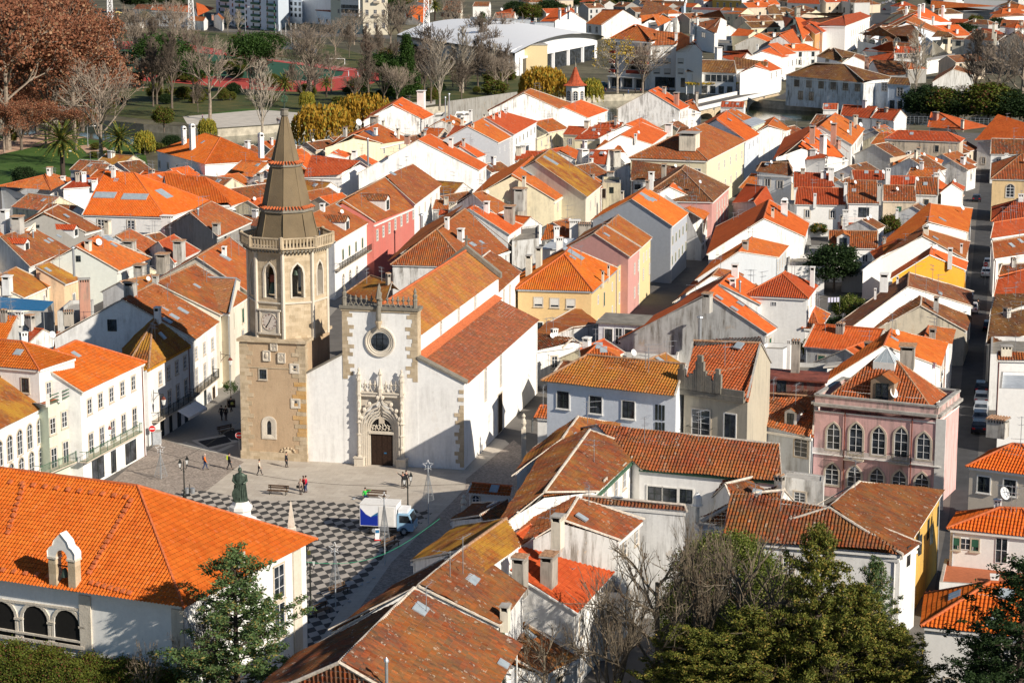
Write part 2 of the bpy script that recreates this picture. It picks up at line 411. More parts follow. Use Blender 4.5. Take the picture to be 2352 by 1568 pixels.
def window(parent,c,t,n,w,h,st,nm='window'):
    s0=st; key=st if st in WSTY else 'w'; sm,sw,fm,(bv,bh)=WSTY[key]
    near=(c-CAM).length<300
    sh='a' if st=='a' else 'p' if st=='p' else 'q'
    def P(u,v,d): return c+t*u+Vector((0,0,v))+n*d
    mb=MB(); inn=outline(w,h,sh)
    if sm:
        out=[(x*(w+2*sw)/w,y*(h+2*sw)/h) for x,y in inn]; m=len(inn); dp=.07
        for i in range(m):
            j=(i+1)%m
            mb.face([P(*inn[i],dp),P(*out[i],dp),P(*out[j],dp),P(*inn[j],dp)],sm)
            mb.face([P(*out[i],-.02),P(*out[j],-.02),P(*out[j],dp),P(*out[i],dp)],sm)
            mb.face([P(*inn[j],-.02),P(*inn[i],-.02),P(*inn[i],dp),P(*inn[j],dp)],sm)
        if near and sh=='q': # sill
            mb.obox(P(-w/2-sw-.05,-h/2-sw-.06,0),t*(w+2*sw+.1),n*.14,Vector((0,0,.09)),sm)
    fw=.042 if near else .075
    def bar(u0,v0,u1,v1,d=.045,m=fm): mb.obox(P(u0,v0,.01),t*(u1-u0),n*d,Vector((0,0,v1-v0)),m)
    top=h/2-(w*.45 if sh!='q' else 0)
    bar(-w/2,-h/2,-w/2+fw,top); bar(w/2-fw,-h/2,w/2,top); bar(-w/2+fw,-h/2,w/2-fw,-h/2+fw); bar(-w/2+fw,top-fw,w/2-fw,top)
    for k in range(bv):
        x=-w/2+w*(k+1)/(bv+1); bar(x-fw*.6,-h/2+fw,x+fw*.6,(top-fw) if sh=='q' else h/2-w*.12,.04)
    if near or h>1.5:
        for k in range(bh):
            y=-h/2+(top+h/2)*(k+1)/(bh+1); bar(-w/2+fw,y-fw*.4,w/2-fw,y+fw*.4,.03)
    if st=='r': mb.obox(P(-w/2+fw,-h/2+h*.25,.012),t*(w-2*fw),n*.04,Vector((0,0,h*.75-fw)),'blind')
    if st=='g':
        mb.obox(P(-w/2+fw,-h/2+h*.35,.012),t*(w-2*fw),n*.045,Vector((0,0,h*.65-fw)),'shutter_green')
    gm='glass' if st!='o' else 'dark_wood'
    pane=MB() if near else mb
    pane.face([P(x*.99,y*.99,.012) for x,y in inn],gm)
    o=mb.build('door' if st=='o' else nm,parent)
    if near: pane.build('pane' if st!='o' else 'door_leaf',o_reg(o,parent))
    if st=='b' and near:
        bb=MB(); z0=-h/2-.05; bw=w/2+.35; dp=.55
        bb.obox(P(-bw,z0-.12,0),t*(2*bw),n*dp,Vector((0,0,.12)),'window_stone')
        for a,b in ((P(-bw,z0+.95,dp-.03),P(bw,z0+.95,dp-.03)),(P(-bw,z0+.1,dp-.03),P(bw,z0+.1,dp-.03))): bb.tube([a,b],.025,'iron',4)
        for sx in (-bw,bw): bb.tube([P(sx,z0+.95,0),P(sx,z0+.95,dp-.03)],.025,'iron',4)
        k=int(2*bw/.14)
        for i in range(k+1):
            x=-bw+2*bw*i/k; bb.tube([P(x,z0,dp-.03),P(x,z0+.95,dp-.03)],.014,'iron',3)
        bb.build('balcony',parent)
    return o
def o_reg(o,parent):
    PW[o.name]=parent_world(parent); return o
def balcony_long(H,side,x0,y0,x1,y1,dp=.8,h=1.,m='iron'):
    """railing between two image points (floor line) on wall side"""
    pt,n,t=H.sides[side]
    a=hit_plane(H.px(x0,y0),pt+n*dp,n); b=hit_plane(H.px(x1,y1),pt+n*dp,n); z=(a.z+b.z)/2
    a.z=b.z=z; mb=MB(); tt=(b-a); ln=tt.length; tt.normalize(); nn=n if (a-pt).dot(n)>0 else -n
    mb.obox(a-nn*dp-Vector((0,0,.14)),tt*ln,nn*(dp+.03),Vector((0,0,.14)),'window_stone')
    up=Vector((0,0,1))
    for q in (.05,h): mb.tube([a-nn*dp+up*q,a+up*q,b+up*q,b-nn*dp+up*q],.03,m,4)
    k=int(ln/.16)
    for i in range(k+1): mb.tube([a+tt*(ln*i/k),a+tt*(ln*i/k)+up*h],.016,m,3)
    for i in range(int(ln/1.6)+1):
        q=a+tt*min(ln,i*1.6); mb.tube([q,q+up*(h+.12)],.035,m,4)
    mb.build('balcony',H.root)
class House: pass
DBG=[]; JR=random.Random(3)
HS=[]
def chimney(H,base,h,w,st,d=None):
    mb=MB(); d=d or w*.75; x=H.ex*(w/2); y=Vector((-H.ex.y,H.ex.x,0))*(d/2); z0=base.z-.7; z1=base.z+h
    col=None
    if st=='t':
        mb.lathe(base,[(w/2,z0),(w/2,z1)],'grey_metal',8); mb.lathe(base,[(w*.9,z1+.05),(w*.8,z1+.15),(.02,z1+.35)],'grey_metal',8)
        mb.build('flue_pipe',H.root); return
    body='plaster'; col={'w':(.8,.79,.77,.25),'g':(.5,.48,.44,.95),'c':(.72,.66,.54,.5),'r':(.5,.25,.18,.7),'k':(.4,.36,.31,1.),'v':(.8,.79,.77,.1)}.get(st,(.7,.7,.68,.4))
    if st=='v': # tall white louvred algarve-like stack
        mb.box(base,x,y,z0,z1-.9,body); mb.box(base,x*1.18,y*1.18,z1-.9,z1-.75,body)
        for sx in (-1,-.33,.33,1):
            for sy in (-1,1): mb.box(base+x*sx*.85+y*sy*.85,x*.17,y*.15,z1-.75,z1-.35,body)
        mb.box(base,x*.75,y*.7,z1-.75,z1-.35,'dark_hole')
        c4=[base+x*a*1.15+y*b*1.15 for a,b in((-1,-1),(1,-1),(1,1),(-1,1))]
        c5=[base+x*a*.5+y*b*.5 for a,b in((-1,-1),(1,-1),(1,1),(-1,1))]
        mb.ring([[(q.x,q.y,z1-.35) for q in c4],[(q.x,q.y,z1) for q in c5]],body)
    else:
        sl=min(.35,h*.25)
        mb.box(base,x,y,z0,z1-sl-.12,body);
        n=max(2,int(w/.3))
        for k in range(n+1):
            for sy in (-1,1): mb.box(base+x*(-1+2*k/n)*.9+y*sy*.88,x*(.35/n+.02),y*.12,z1-sl-.12,z1-.12,body)
        mb.box(base,x*.8,y*.8,z1-sl-.12,z1-.13,'dark_hole')
        if st in 'gk': # tile cap
            mb.box(base,x*1.15,y*1.2,z1-.12,z1-.03,'concrete')
            k=max(2,int(w/.25))
            for i in range(k):
                c=base+x*(-1+(2*i+1)/k)*1.1; mb.tube([c-y*1.25+Vector((0,0,z1-base.z)),c+y*1.25+Vector((0,0,z1-base.z))],.1,'ridge_old',5)
        else: mb.box(base,x*1.18,y*1.22,z1-.12,z1,'trim_white' if st in 'w' else 'concrete')
    mb.build('chimney',H.root,color=col)
def dish(H,base,h,r=.45):
    mb=MB(); c=Vector((base.x,base.y,base.z+h)); mb.tube([Vector((base.x,base.y,base.z-.3)),c],.035,'grey_metal',5)
    d=Vector((.55,-.75,.45)).normalized(); a=d.cross(Vector((0,0,1))).normalized(); b=a.cross(d)
    R=[]
    for k in range(5):
        t=k/4.; rr=r*max(t,.02); q=c+d*(.1+.16*r/.45*t*t)
        R.append([q+a*rr*math.cos(2*PI*j/14)+b*rr*1.08*math.sin(2*PI*j/14) for j in range(14)])
    mb.ring(R,'dish_white',cap=False)
    mb.tube([c+d*.1-b*r*.9,c+d*(.1+r*1.1)-b*.1],.015,'grey_metal',4); mb.ball(c+d*(.1+r*1.1)-b*.1,.06,.06,.06,'grey_metal',6,4)
    mb.build('satellite_dish',H.root)
def antenna(H,base,h,n=6):
    mb=MB(); z=base.z; mb.tube([(base.x,base.y,z-.3),(base.x,base.y,z+h)],.03,'grey_metal',4)
    a=RND.uniform(0,PI); d=Vector((math.cos(a),math.sin(a),0)); e=Vector((-d.y,d.x,0))
    for hh,ln in ((h-.1,1.3),(h*.72,.9)):
        q=Vector((base.x,base.y,z+hh)); mb.tube([q-d*ln*.3,q+d*ln],.02,'grey_metal',4)
        for k in range(n):
            p=q+d*ln*(-.3+1.3*k/(n-1)); s=.35-.03*k; mb.tube([p-e*s,p+e*s],.012,'grey_metal',3)
    mb.build('antenna',H.root)
def skylight(H,face,c,w,l,m='skylight'):
    n=face[1]; e=face[2]; s=n.cross(e);
    if s.z<0: s=-s
    mb=MB(); o=c-e*w/2-s*l/2+n*.02
    mb.obox(o,e*w,s*l,n*.12,'zinc' if m=='skylight' else 'frame_dark')
    mb.obox(o+e*.06+s*.06+n*.12,e*(w-.12),s*(l-.12),n*.015,m)
    k=max(1,int(w/.7))
    for i in range(1,k): mb.obox(o+e*(w*i/k-.02)+s*.03+n*.135,e*.04,s*(l-.06),n*.02,'zinc')
    mb.build('skylight' if m=='skylight' else 'solar_panel',H.root)
def dormer(H,face,c,w,h,roof='old',wall=(.75,.74,.72,.4)):
    """gabled dormer; c = point on the roof at the dormer's front sill"""
    n=face[1]; out=Vector((n.x,n.y,0)).normalized(); e=Vector((-out.y,out.x,0)); tanp=Vector((n.x,n.y,0)).length/max(.05,n.z)
    dp=(h+.5*w*.5)/tanp+.3; z0=c.z-.25
    mb=MB(); f=c; b=c-out*dp
    L0=f-e*w/2; R0=f+e*w/2; up=Vector((0,0,1))
    zt=c.z+h; ap=zt+w*.28
    mb.face([Vector((L0.x,L0.y,z0)),Vector((R0.x,R0.y,z0)),Vector((R0.x,R0.y,zt)),Vector((f.x,f.y,ap)),Vector((L0.x,L0.y,zt))],'plaster')
    for s in (-1,1):
        q=f+e*s*w/2; mb.face([Vector((q.x,q.y,z0)),Vector((q.x,q.y,zt)),Vector((q.x-out.x*h/tanp,q.y-out.y*h/tanp,zt))][::s],'plaster')
    o=mb.build('dormer',H.root,color=wall)
    rb=MB(); rc=ROOFC[roof]
    for s in (-1,1):
        q=f+out*.2+e*s*(w/2+.2); r=f+out*.2; q2=q-out*(dp*.9); r2=r-out*(dp+.3)
        tiles(rb,[Vector((q.x,q.y,zt-.1)),Vector((q2.x,q2.y,zt-.1)),Vector((r2.x,r2.y,ap+.05)),Vector((r.x,r.y,ap+.05))],mat=rc[3])
    PW[o.name]=parent_world(H.root)
    rb.build('dormer_roof',o,color=(*rc[0],rc[1]),lichen=rc[2])
    window(H.root,Vector((f.x,f.y,c.z+h*.5))+out*.02,e,out,w*.55,h*.8,'d')
def house(rg,label,A,B,R0,R1,ze,rise,ends='gg',name='house',cat='house',wall='w',stain=.35,roof='new',win=(),ch=(),sky=(),ov=.3,k=1.,verge='mortar',lichen=None,age=None,group=None,pitch=.56,cor='trim_white',gov=.05):
    H=House(); H.px=lambda x,y: Rg(rg,x,y)
    P=[W(Rg(rg,*A),ze),W(Rg(rg,*B),ze)]
    a,b=P
    R1=R1 or R0; q1=((R0[0]+R1[0])/2,(R0[1]+R1[1])/2); nn_=Vector((-(b-a).y,(b-a).x,0)).normalized()
    if rise is None:
        lo,hi=.1,7.; sg_=1 if (W(Rg(rg,*q1),ze+.1)-a).dot(nn_)>0 else -1
        for _i in range(30):
            m=(lo+hi)/2; run=sg_*(W(Rg(rg,*q1),ze+m)-a).dot(nn_)
            if m-pitch*run>0: hi=m
            else: lo=m
        rise=m
    r0=W(Rg(rg,*R0),ze+rise); r1=W(Rg(rg,*R1),ze+rise)
    run=(((r0+r1)/2)-a).dot(nn_); DBG.append((label,round(rise,1),round(run,1),round((b-a).length,1),round((a-CAM).length)))
    ab=(b-a); ab.z=0; abn=ab.normalized()
    rd=(r1-r0); rd.z=0; rdn=rd.normalized() if rd.length>(.45*ab.length if ends=='hh' else .3) else abn
    def refl(p,r,e):
        v=Vector((r.x-p.x,r.y-p.y,0))
        if e=='h': v=v-rdn*v.dot(rdn)
        q=p+v*(1+k); return q
    d=refl(a,r0,ends[0]); c=refl(b,r1,ends[1]); zb=ze+rise-rise*k; c.z=d.z=zb
    H.quad=(a,b,c,d)
    cen=(a+b+c+d)/4; loc=(cen.x,cen.y,0)
    H.root=thing(name,label,cat,loc,group); H.ex=abn
    near=(cen-CAM).length
    faces=[]
    def addf(pts,e):
        n=Vector((0,0,0))
        for i in range(len(pts)):
            p,q=pts[i],pts[(i+1)%len(pts)]; n+=Vector(((p.y-q.y)*(p.z+q.z),(p.z-q.z)*(p.x+q.x),(p.x-q.x)*(p.y+q.y)))
        n.normalize()
        if n.z<0: n=-n
        e=(e-n*e.dot(n)).normalized(); faces.append((pts,n,e))
    same=(r1-r0).length<.3
    addf([a,b,r0] if same else [a,b,r1,r0],ab)
    if k>0: addf([c,d,r0] if same else [c,d,r0,r1],c-d)
    if ends[1]=='h': addf([b,c,r1],c-b)
    if ends[0]=='h': addf([d,a,r0],a-d)
    H.faces=faces
    rc=ROOFC[roof] if isinstance(roof,str) else roof
    _j=JR.uniform(.8,1.1); rc=(tuple(x*_j*JR.uniform(.95,1.05) for x in rc[0]),min(1,max(0,rc[1]+JR.uniform(-.08,.22))))+tuple(rc[2:])
    mb=MB()
    flat=rc[3]=='flat_tile'
    far=near>420
    for (pts,n,e) in faces:
        per=.3 if not flat else .34
        if near>520: per=.9
        tiles(mb,pts,per,.1 if not flat else .03,.42,rc[3],steps=(near<300 and not flat),e=e,wob=.16*rc[1] if near<300 else 0)
    rm=rc[4]; lift=Vector((0,0,.05))
    def cap(p,q,r=.13): mb.tube([p+lift,q+lift],r,rm,6)
    if not same: cap(r0,r1)
    if ends[0]=='h': cap(a,r0); cap(d,r0) if k>0 else None
    if ends[1]=='h': cap(b,r1); cap(c,r1) if k>0 else None
    for en,(p,r,q) in zip(ends,((a,r0,d),(b,r1,c))):
        if en=='g' and verge:
            for s,t in ((p,r),(q,r)) if k>0 else ((p,r),):
                w=(t-s); wn=w.normalized(); sd=rdn*(.16 if en is ends[0] else -.16)
                o=s-wn*.05-rdn*.12-Vector((0,0,.02)); mb.obox(o,w,rdn*.18,Vector((0,0,.12)),verge)
    if k>0: pl=[a,b,c,d]
    else: pl=[a,b,Vector((r1.x,r1.y,ze)),Vector((r0.x,r0.y,ze))]
    ro=mb.build('roof',H.root,color=(*rc[0],rc[1] if age is None else age),lichen=float(rc[2] if lichen is None else lichen))
    gi=gov
    back=c if k>0 else r1;
    plan=[Vector((q.x,q.y,0)) for q in ((a,b,c,d) if k>0 else (a,b,r1,r0))]
    wp=line_inset(plan,[ov,ov if ends[1]=='h' else gi,ov if k>0 else .02,ov if ends[0]=='h' else gi])
    def rz(x,y):
        z=1e9
        for pts,n,e in faces:
            q=pts[0]; z=min(z,q.z-(n.x*(x-q.x)+n.y*(y-q.y))/max(.05,n.z))
        return z-.05
    H.rz=rz
    wb=MB(); ring=[]
    for i in range(4):
        p,q=wp[i],wp[(i+1)%4]; m=[(p.x,p.y,0.),(q.x,q.y,0.),(q.x,q.y,rz(q.x,q.y))]
        dd=q-p; den=dd.x*rdn.y-dd.y*rdn.x
        if abs(den)>1e-3 and i in (1,3) and k>0:
            w_=r0-p; t=(w_.x*rdn.y-w_.y*rdn.x)/den
            if .02<t<.98: z_=p+dd*t; m.append((z_.x,z_.y,rz(z_.x,z_.y)))
        m.append((p.x,p.y,rz(p.x,p.y)))
        wb.face(m,'plaster'); ring.append((p,q))
    if cor:
        for i in ((0,2) if k>0 else (0,)):
            p,q=wp[i],wp[(i+1)%4]; dd=(q-p).normalized(); o=Vector((dd.y,-dd.x,0)); cc=(wp[0]+wp[2])/2
            if (p+o-cc).length<(p-cc).length: o=-o
            zz=min(rz(p.x,p.y),rz(q.x,q.y))
            wb.obox(Vector((p.x,p.y,zz-.28)),q-p,o*min(ov*.8,.22),Vector((0,0,.24)),cor)
        if ends[0]=='h' or ends[1]=='h':
            for i in [x for x,y in ((1,1),(3,0)) if ends[y]=='h']:
                p,q=wp[i],wp[(i+1)%4]; dd=(q-p).normalized(); o=Vector((dd.y,-dd.x,0)); cc=(wp[0]+wp[2])/2
                if (p+o-cc).length<(p-cc).length: o=-o
                zz=min(rz(p.x,p.y),rz(q.x,q.y)); wb.obox(Vector((p.x,p.y,zz-.28)),q-p,o*min(ov*.8,.22),Vector((0,0,.24)),cor)
    wc=WC[wall] if isinstance(wall,str) else wall
    wb.build('wall',H.root,color=(*wc,stain))
    H.sides={}
    cc=(wp[0]+wp[1]+wp[2]+wp[3])/4
    for key,(p,q) in zip('FRKL',ring):
        dd=(q-p).normalized(); o=Vector((dd.y,-dd.x,0))
        if (p-cc).dot(o)<0: o=-o
        H.sides[key]=(p,o,dd)
    deco(H,win,ch,sky)
    H.near=near; H.auto=(not any(w[0]=='F' for w in win)) and k>0 and near<760; H.ncl=len(ch); H.ze=ze; H.eave=(wp[0],wp[1])
    HS.append(H); return H
def deco(H,win,ch,sky):
    for w in win:
        sd,x0,y0,x1,y1,n,ww,hh=w[:8]; st=w[8] if len(w)>8 else 'w'
        pt,nn,tt=H.sides[sd]
        t=tt if tt.x>0 or (abs(tt.x)<.05 and tt.y>0) else -tt
        for i in range(n):
            f=i/(n-1) if n>1 else 0; q=hit_plane(H.px(x0+(x1-x0)*f,y0+(y1-y0)*f),pt,nn)
            if q is None or (q-pt).length>80: continue
            z=q.z
            window(H.root,q,t,nn,ww,hh,st)
    def roofpt(x,y):
        best=None
        for fc in H.faces:
            q=hit_plane(H.px(x,y),fc[0][0],fc[1])
            if q and inpoly(q,fc[0]):
                dd=(q-CAM).length
                if best is None or dd<best[0]: best=(dd,q,fc)
        if best is None:
            fc=H.faces[0]; return hit_plane(H.px(x,y),fc[0][0],fc[1]),fc
        return best[1],best[2]
    for c in ch:
        x,y,hp,wp_,st=c[:5]; q,fc=roofpt(x,y); s=pxm(q)*4
        if st=='D': dish(H,q,hp/s,wp_/s/2)
        elif st=='A': antenna(H,q,hp/s)
        else: chimney(H,q,hp/s,wp_/s,st,c[5]/s if len(c)>5 else None)
    for c in sky:
        x,y,w_,l_=c[:4]; kd=c[4] if len(c)>4 else 'skylight'; q,fc=roofpt(x,y)
        if kd=='dormer': dormer(H,fc,q,w_,l_,c[5] if len(c)>5 else 'old')
        else: skylight(H,fc,q,w_,l_,kd)
def flat(rg,label,A,B,Cc,ze,name='flat_roofed_house',cat='house',wall='w',stain=.35,par=.5,top='asphalt_roof',win=(),ch=(),sky=(),zb=0.,group=None,cor=True):
    H=House(); H.px=lambda x,y: Rg(rg,x,y)
    a,b,c=[W(Rg(rg,*q),ze) for q in (A,B,Cc)]; d=a+c-b; cen=(a+b+c+d)/4
    H.root=thing(name,label,cat,(cen.x,cen.y,0),group); H.ex=(b-a).normalized()
    wc=WC[wall] if isinstance(wall,str) else wall
    mb=MB(); P=[a,b,c,d]; z1=ze-par
    for i in range(4):
        p,q=P[i],P[(i+1)%4]; mb.face([(p.x,p.y,zb),(q.x,q.y,zb),(q.x,q.y,ze),(p.x,p.y,ze)],'plaster')
    ins=line_inset([Vector((q.x,q.y,0)) for q in P],[.25]*4)
    if par>0:
        for i in range(4):
            p,q,r,s=P[i],P[(i+1)%4],ins[(i+1)%4],ins[i]
            mb.face([(p.x,p.y,ze),(q.x,q.y,ze),(r.x,r.y,ze),(s.x,s.y,ze)],'concrete'); mb.face([(r.x,r.y,z1),(s.x,s.y,z1),(s.x,s.y,ze),(r.x,r.y,ze)],'plaster')
    mb.build('wall',H.root,color=(*wc,stain))
    rb=MB(); rb.face([(q.x,q.y,z1) for q in (ins if par>0 else P)],top)
    if par==0: rb.prism([(q.x,q.y) for q in line_inset([Vector((q.x,q.y,0)) for q in P],[-.3]*4)],ze-.02,ze+.16,top)
    rb.build('roof',H.root,color=(.5,.48,.45,.4))
    H.faces=[([Vector((q.x,q.y,z1)) for q in P],Vector((0,0,1)),H.ex)]
    H.sides={}; cc=cen
    for key,i in zip('FRKL',range(4)):
        p,q=P[i],P[(i+1)%4]; p=Vector((p.x,p.y,0)); q=Vector((q.x,q.y,0)); dd=(q-p).normalized(); o=Vector((dd.y,-dd.x,0))
        if (p-Vector((cc.x,cc.y,0))).dot(o)<0: o=-o
        H.sides[key]=(p,o,dd)
    deco(H,win,ch,sky); HS.append(H); return H
def clutter():
    r=random.Random(11)
    for H in HS:
        if not hasattr(H,'auto') or H.root['category'] in ('town hall','mansion','hall'): continue
        if H.auto:
            p,q=H.eave; pt,nn,tt=H.sides['F']; ln=(q-p).length; t=tt if tt.x>0 else -tt
            if nn.dot(CAM-pt)>0 and ln>4:
                n=max(1,int(ln/r.uniform(2.8,3.8))); st=r.choice('wwwgnt')
                for z in (H.ze-1.7,H.ze-4.6):
                    for i in range(n):
                        if z>1.5 and r.random()<.85: window(H.root,p+(q-p)*((i+.5)/n)+Vector((0,0,z)),t,nn,.85,1.45,st)
        if H.near<430 and r.random()<.7:
            p,q=H.eave; pt,nn,tt=H.sides['F']; a=p+(q-p)*r.choice([.03,.97])+nn*.08; mb=MB(); mb.tube([Vector((a.x,a.y,0)),Vector((a.x,a.y,H.ze-.1))],.055,r.choice(['zinc','rust','trim_white']),5); mb.build('drainpipe',H.root)
        fc=H.faces[0]; P=fc[0]
        if H.near<640:
            for k in range(2 if H.near<240 else 3):
                u=r.uniform(.12,.88); v=r.uniform(.55,.95); a=P[0]+(P[1]-P[0])*u; b=(P[-1]+(P[2]-P[-1])*u) if len(P)>3 else P[2]; q=a+(b-a)*v; x=r.random()
                if x<.5: antenna(H,q,r.uniform(1.6,3.2),5)
                elif x<.56 and H.near>240: dish(H,q,.6,.32)
                elif x<.78: skylight(H,fc,q,.8,1.)
                elif x<.93 and H.ncl<2 and H.near>232: chimney(H,q,r.uniform(1.1,1.9),r.uniform(.6,1.2),r.choice('wwgck'))
h=house
N_=None
h('02','white house with tall arched windows and lichen roof, leftmost of the row on the square',(-200,905),(440,580),(-656,612),(-16,287),9.2,N_,roof='lich',wall='ww',stain=.1,name='town_house',
 win=[('F',-95,1085,362,820,6,1.1,2.5,'a'),('F',10,1275,380,1060,5,1.1,2.2,'a')],group=None)
H=flat('02','pale green tiled house with a roof terrace between two white houses on the square',(440,590),(765,468),(-40,320),9.6,name='town_house',wall='gr',stain=.12,par=.1,top='terracotta_floor',
 win=[('F',482,775,695,655,3,.95,1.6,'w'),('F',495,1080,712,960,3,1.0,2.3,'w')])
balcony_long(H,'F',380,1215,790,1085,m='green_iron')
mb=MB(); a,b=[W(Rg('02',*q),9.7) for q in((440,590),(765,468))]
for i in range(4):
    q=a+(b-a)*(i/3); mb.box(q,(.17,0),(0,.17),9.6,10.9,'trim_white')
for z in (9.9,10.25,10.6): mb.tube([a+Vector((0,0,z-9.7)),b+Vector((0,0,z-9.7))],.06,'green_iron',4)
mb.build('railing',H.root)
h('02','white upper storey with three windows and a hipped roof standing on the roof terrace',(-150,222),(362,268),(-300,-40),(200,5),12.9,N_,ends='gh',roof='hall',wall='ww',stain=.15,name='penthouse',cat='penthouse',ov=.25,
 win=[('R',447,450,610,365,3,.8,1.7,'w')],ch=[('D',235,470,70,60,'D')] and [],sky=[(170,105,.9,.9)])
H=h('02','long white house with clothes shops below two window rows on the square',(760,472),(1350,192),(304,177),(702,-3),10.3,N_,ends='gh',roof='hall',wall='ww',stain=.2,name='town_house',
 win=[('F',820,595,1222,380,5,.95,1.5,'w'),('F',835,935,1235,700,5,1.0,2.1,'w'),('F',900,1170,900,1170,1,2.8,2.3,'x'),('F',1042,1100,1042,1100,1,1.2,2.4,'x'),('F',1200,1012,1200,1012,1,2.7,2.3,'x')])
balcony_long(H,'F',800,1110,1308,825,m='green_iron')
h('02','shaded white corner house with yellow cornice and lichen covered hipped roof',(1365,246),(1768,22),(1400,-165),(1440,-205),8.9,3.2,ends='hg',roof='licht',wall='w',stain=.2,name='corner_house',cor='lichen_orange',
 win=[('F',1470,335,1698,190,4,.85,1.4,'w'),('F',1482,585,1708,430,4,.9,2.1,'w'),('F',1490,795,1490,795,1,1.,1.9,'x'),('F',1568,775,1568,775,1,.9,2.4,'x'),('F',1645,725,1645,725,1,1.1,2.2,'x'),('F',1712,700,1712,700,1,1.1,1.9,'x')])
balcony_long(HS[-1],'F',1455,725,1770,550)
h('01','white house with green balconies and long half shaded roof near the tower',(1795,1555),(2010,1400),(1120,1185),(1412,1042),9.0,N_,roof='mid',wall='ww',stain=.35,name='town_house',ov=.35,
 win=[('F',1800,1678,1950,1590,3,.85,1.3,'w'),('F',1805,1905,1955,1812,3,.9,2.2,'w'),('F',1885,2100,1885,2100,1,1,2.4,'x'),('F',1962,2070,1962,2070,1,1.1,2.3,'o'),('L',1030,1420,1030,1420,1,1.1,1.4,'d')],
 sky=[(1680,1290,1.,1.4),(1600,1345,1.,1.2),(1535,1380,1.,1.2)],ch=[('g',1200,1130,110,120,'g'),] and [(1200,1125,110,120,'g')])
balcony_long(HS[-1],'F',1780,2060,2015,1920)
h('01','cream house with shutters next to the gabled dormer left of the bell tower',(2030,1330),(2285,1170),(1425,1030),(1800,860),9.2,N_,roof='midf',wall='cr',stain=.3,name='town_house',
 win=[('F',2050,1430,2230,1330,3,.8,1.8,'g'),('F',2050,1650,2230,1540,3,.9,2.2,'w')],ch=[(1430,1020,60,60,'g')])
h('01','tall gable with ornate grey bargeboards and dark flat tiles beside the bell tower',(1900,1270),(2110,1300),(1650,972),(2172,992),9.6,2.4,roof=((.33,.13,.055),.55,.25,'tile','zinc'),wall='cr',stain=.15,name='gable_house',verge='zinc',ov=.2,
 win=[('R',2195,1160,2195,1160,1,1.,1.8,'w')],k=.55)
h('01','orange roofed house with a skylight directly behind the left side of the tower',(2300,1130),(2560,960),(1805,795),(2110,612),9.0,N_,roof='midf',wall='cr',stain=.4,sky=[(2070,800,1.2,1.6)])
h('01','pale grey house with a plain gable, steel flue and orange roof behind the white row',(1092,920),(1395,798),(700,695),(905,600),7.2,N_,roof='org',wall=(.62,.66,.62),stain=.05,win=[('L',720,808,720,808,1,.7,.9,'d'),('F',1170,960,1270,920,2,.8,1.4,'w')],ch=[(680,925,210,22,'t'),(812,730,90,60,'c'),(1290,1010,150,110,'g'),(905,700,40,60,'D')],sky=[(990,625,2.2,1.3)])
h('01','small peach house with a lichen yellow roof and a barred window',(603,1045),(780,984),(328,885),(508,822),6.,N_,roof='lich',wall=(.72,.5,.32),stain=.5,k=0,verge='concrete',win=[('F',678,1170,678,1170,1,.9,1.4,'w')])
h('01','cream house with a lichen spotted roof and one pale chimney at the left edge',(215,1168),(485,1047),(-110,1010),(150,888),5.8,N_,roof='lich',wall='cr',stain=.4,lichen=.6,win=[('F',405,1170,405,1170,1,.8,.9,'n')],ch=[(70,1095,130,90,'w')])
h('01','cream house with a plain orange hipped roof at the left edge',(100,855),(296,777),(-130,650),(60,690),6.,N_,ends='gg',roof='org',wall='cr',stain=.1)
h('01','house under a dark weathered roof with three roof windows and a rusty metal dormer',(275,885),(645,728),(0,612),(290,515),6.6,N_,roof='old',wall='w',age=.7,sky=[(430,655,.8,1.0),(462,640,.8,1.0),(540,604,.8,.8),(700,600,2.,1.2,'dormer','red'),(250,730,2.,1.2,'dormer','red')],ch=[(305,620,60,18,'t'),(165,560,140,110,'g')])
h('01','dark grey gabled house under a mottled brown roof',(790,565),(945,520),(402,380),(532,315),7.,N_,roof='old',wall='dg',stain=.2,age=.55,ch=[(990,545,95,60,'c'),(50,570,210,75,'w')],win=[('L',345,512,345,512,1,.6,.5,'x')])
h('01','white house with an orange hipped roof, upper left of the old town',(470,182),(672,95),(400,45),(490,30),7.8,N_,ends='hg',roof='org',wall='ww',stain=.05,win=[('L',330,300,330,300,1,1.2,1.9,'w')],ch=[(580,90,40,45,'w')])
h('01','white annexe with solar panels on its red shed roof',(560,168),(850,150),(700,80),(900,70),7.6,N_,roof='red',wall='ww',stain=.1,k=0,sky=[(715,80,2.6,1.,'solar'),(760,60,2.6,1.,'solar')],ch=[(860,150,60,40,'w')])
h('01','large white hall with a two tier orange roof split by a band of glazing',(755,408),(1520,432),(965,12),(1230,22),7.8,N_,ends='gh',roof='hall',wall='ww',stain=.08,name='hall',cat='building',verge='trim_white',win=[('F',930,490,1205,500,2,1.3,1.6,'w')],sky=[(965,228,3.9,1.7),(1240,243,4.6,1.7),(1505,215,2.6,2.6)],ch=[(1540,560,150,95,'w')])
h('01','low wide house with a clean orange hipped roof below the white villa',(1560,330),(2125,326),(1510,50),(1885,64),6.2,N_,ends='gh',roof='hall',wall='ww',stain=.1)
h('01','grey gabled house with a brown roof and a square vent left of the spire',(2005,610),(2320,462),(1745,385),(1945,285),6.8,N_,roof='mid',wall='dg',stain=.8,win=[('F',2070,620,2200,550,2,.9,1.2,'d')],ch=[(1820,415,60,18,'t'),(1990,580,100,75,'g')])
h('01','white house with a sagging patched roof in the cluster left of the tower',(1342,773),(1510,695),(1062,602),(1195,535),6.2,N_,roof='mid',wall='w',stain=.5,ch=[(1190,720,80,120,'g')])
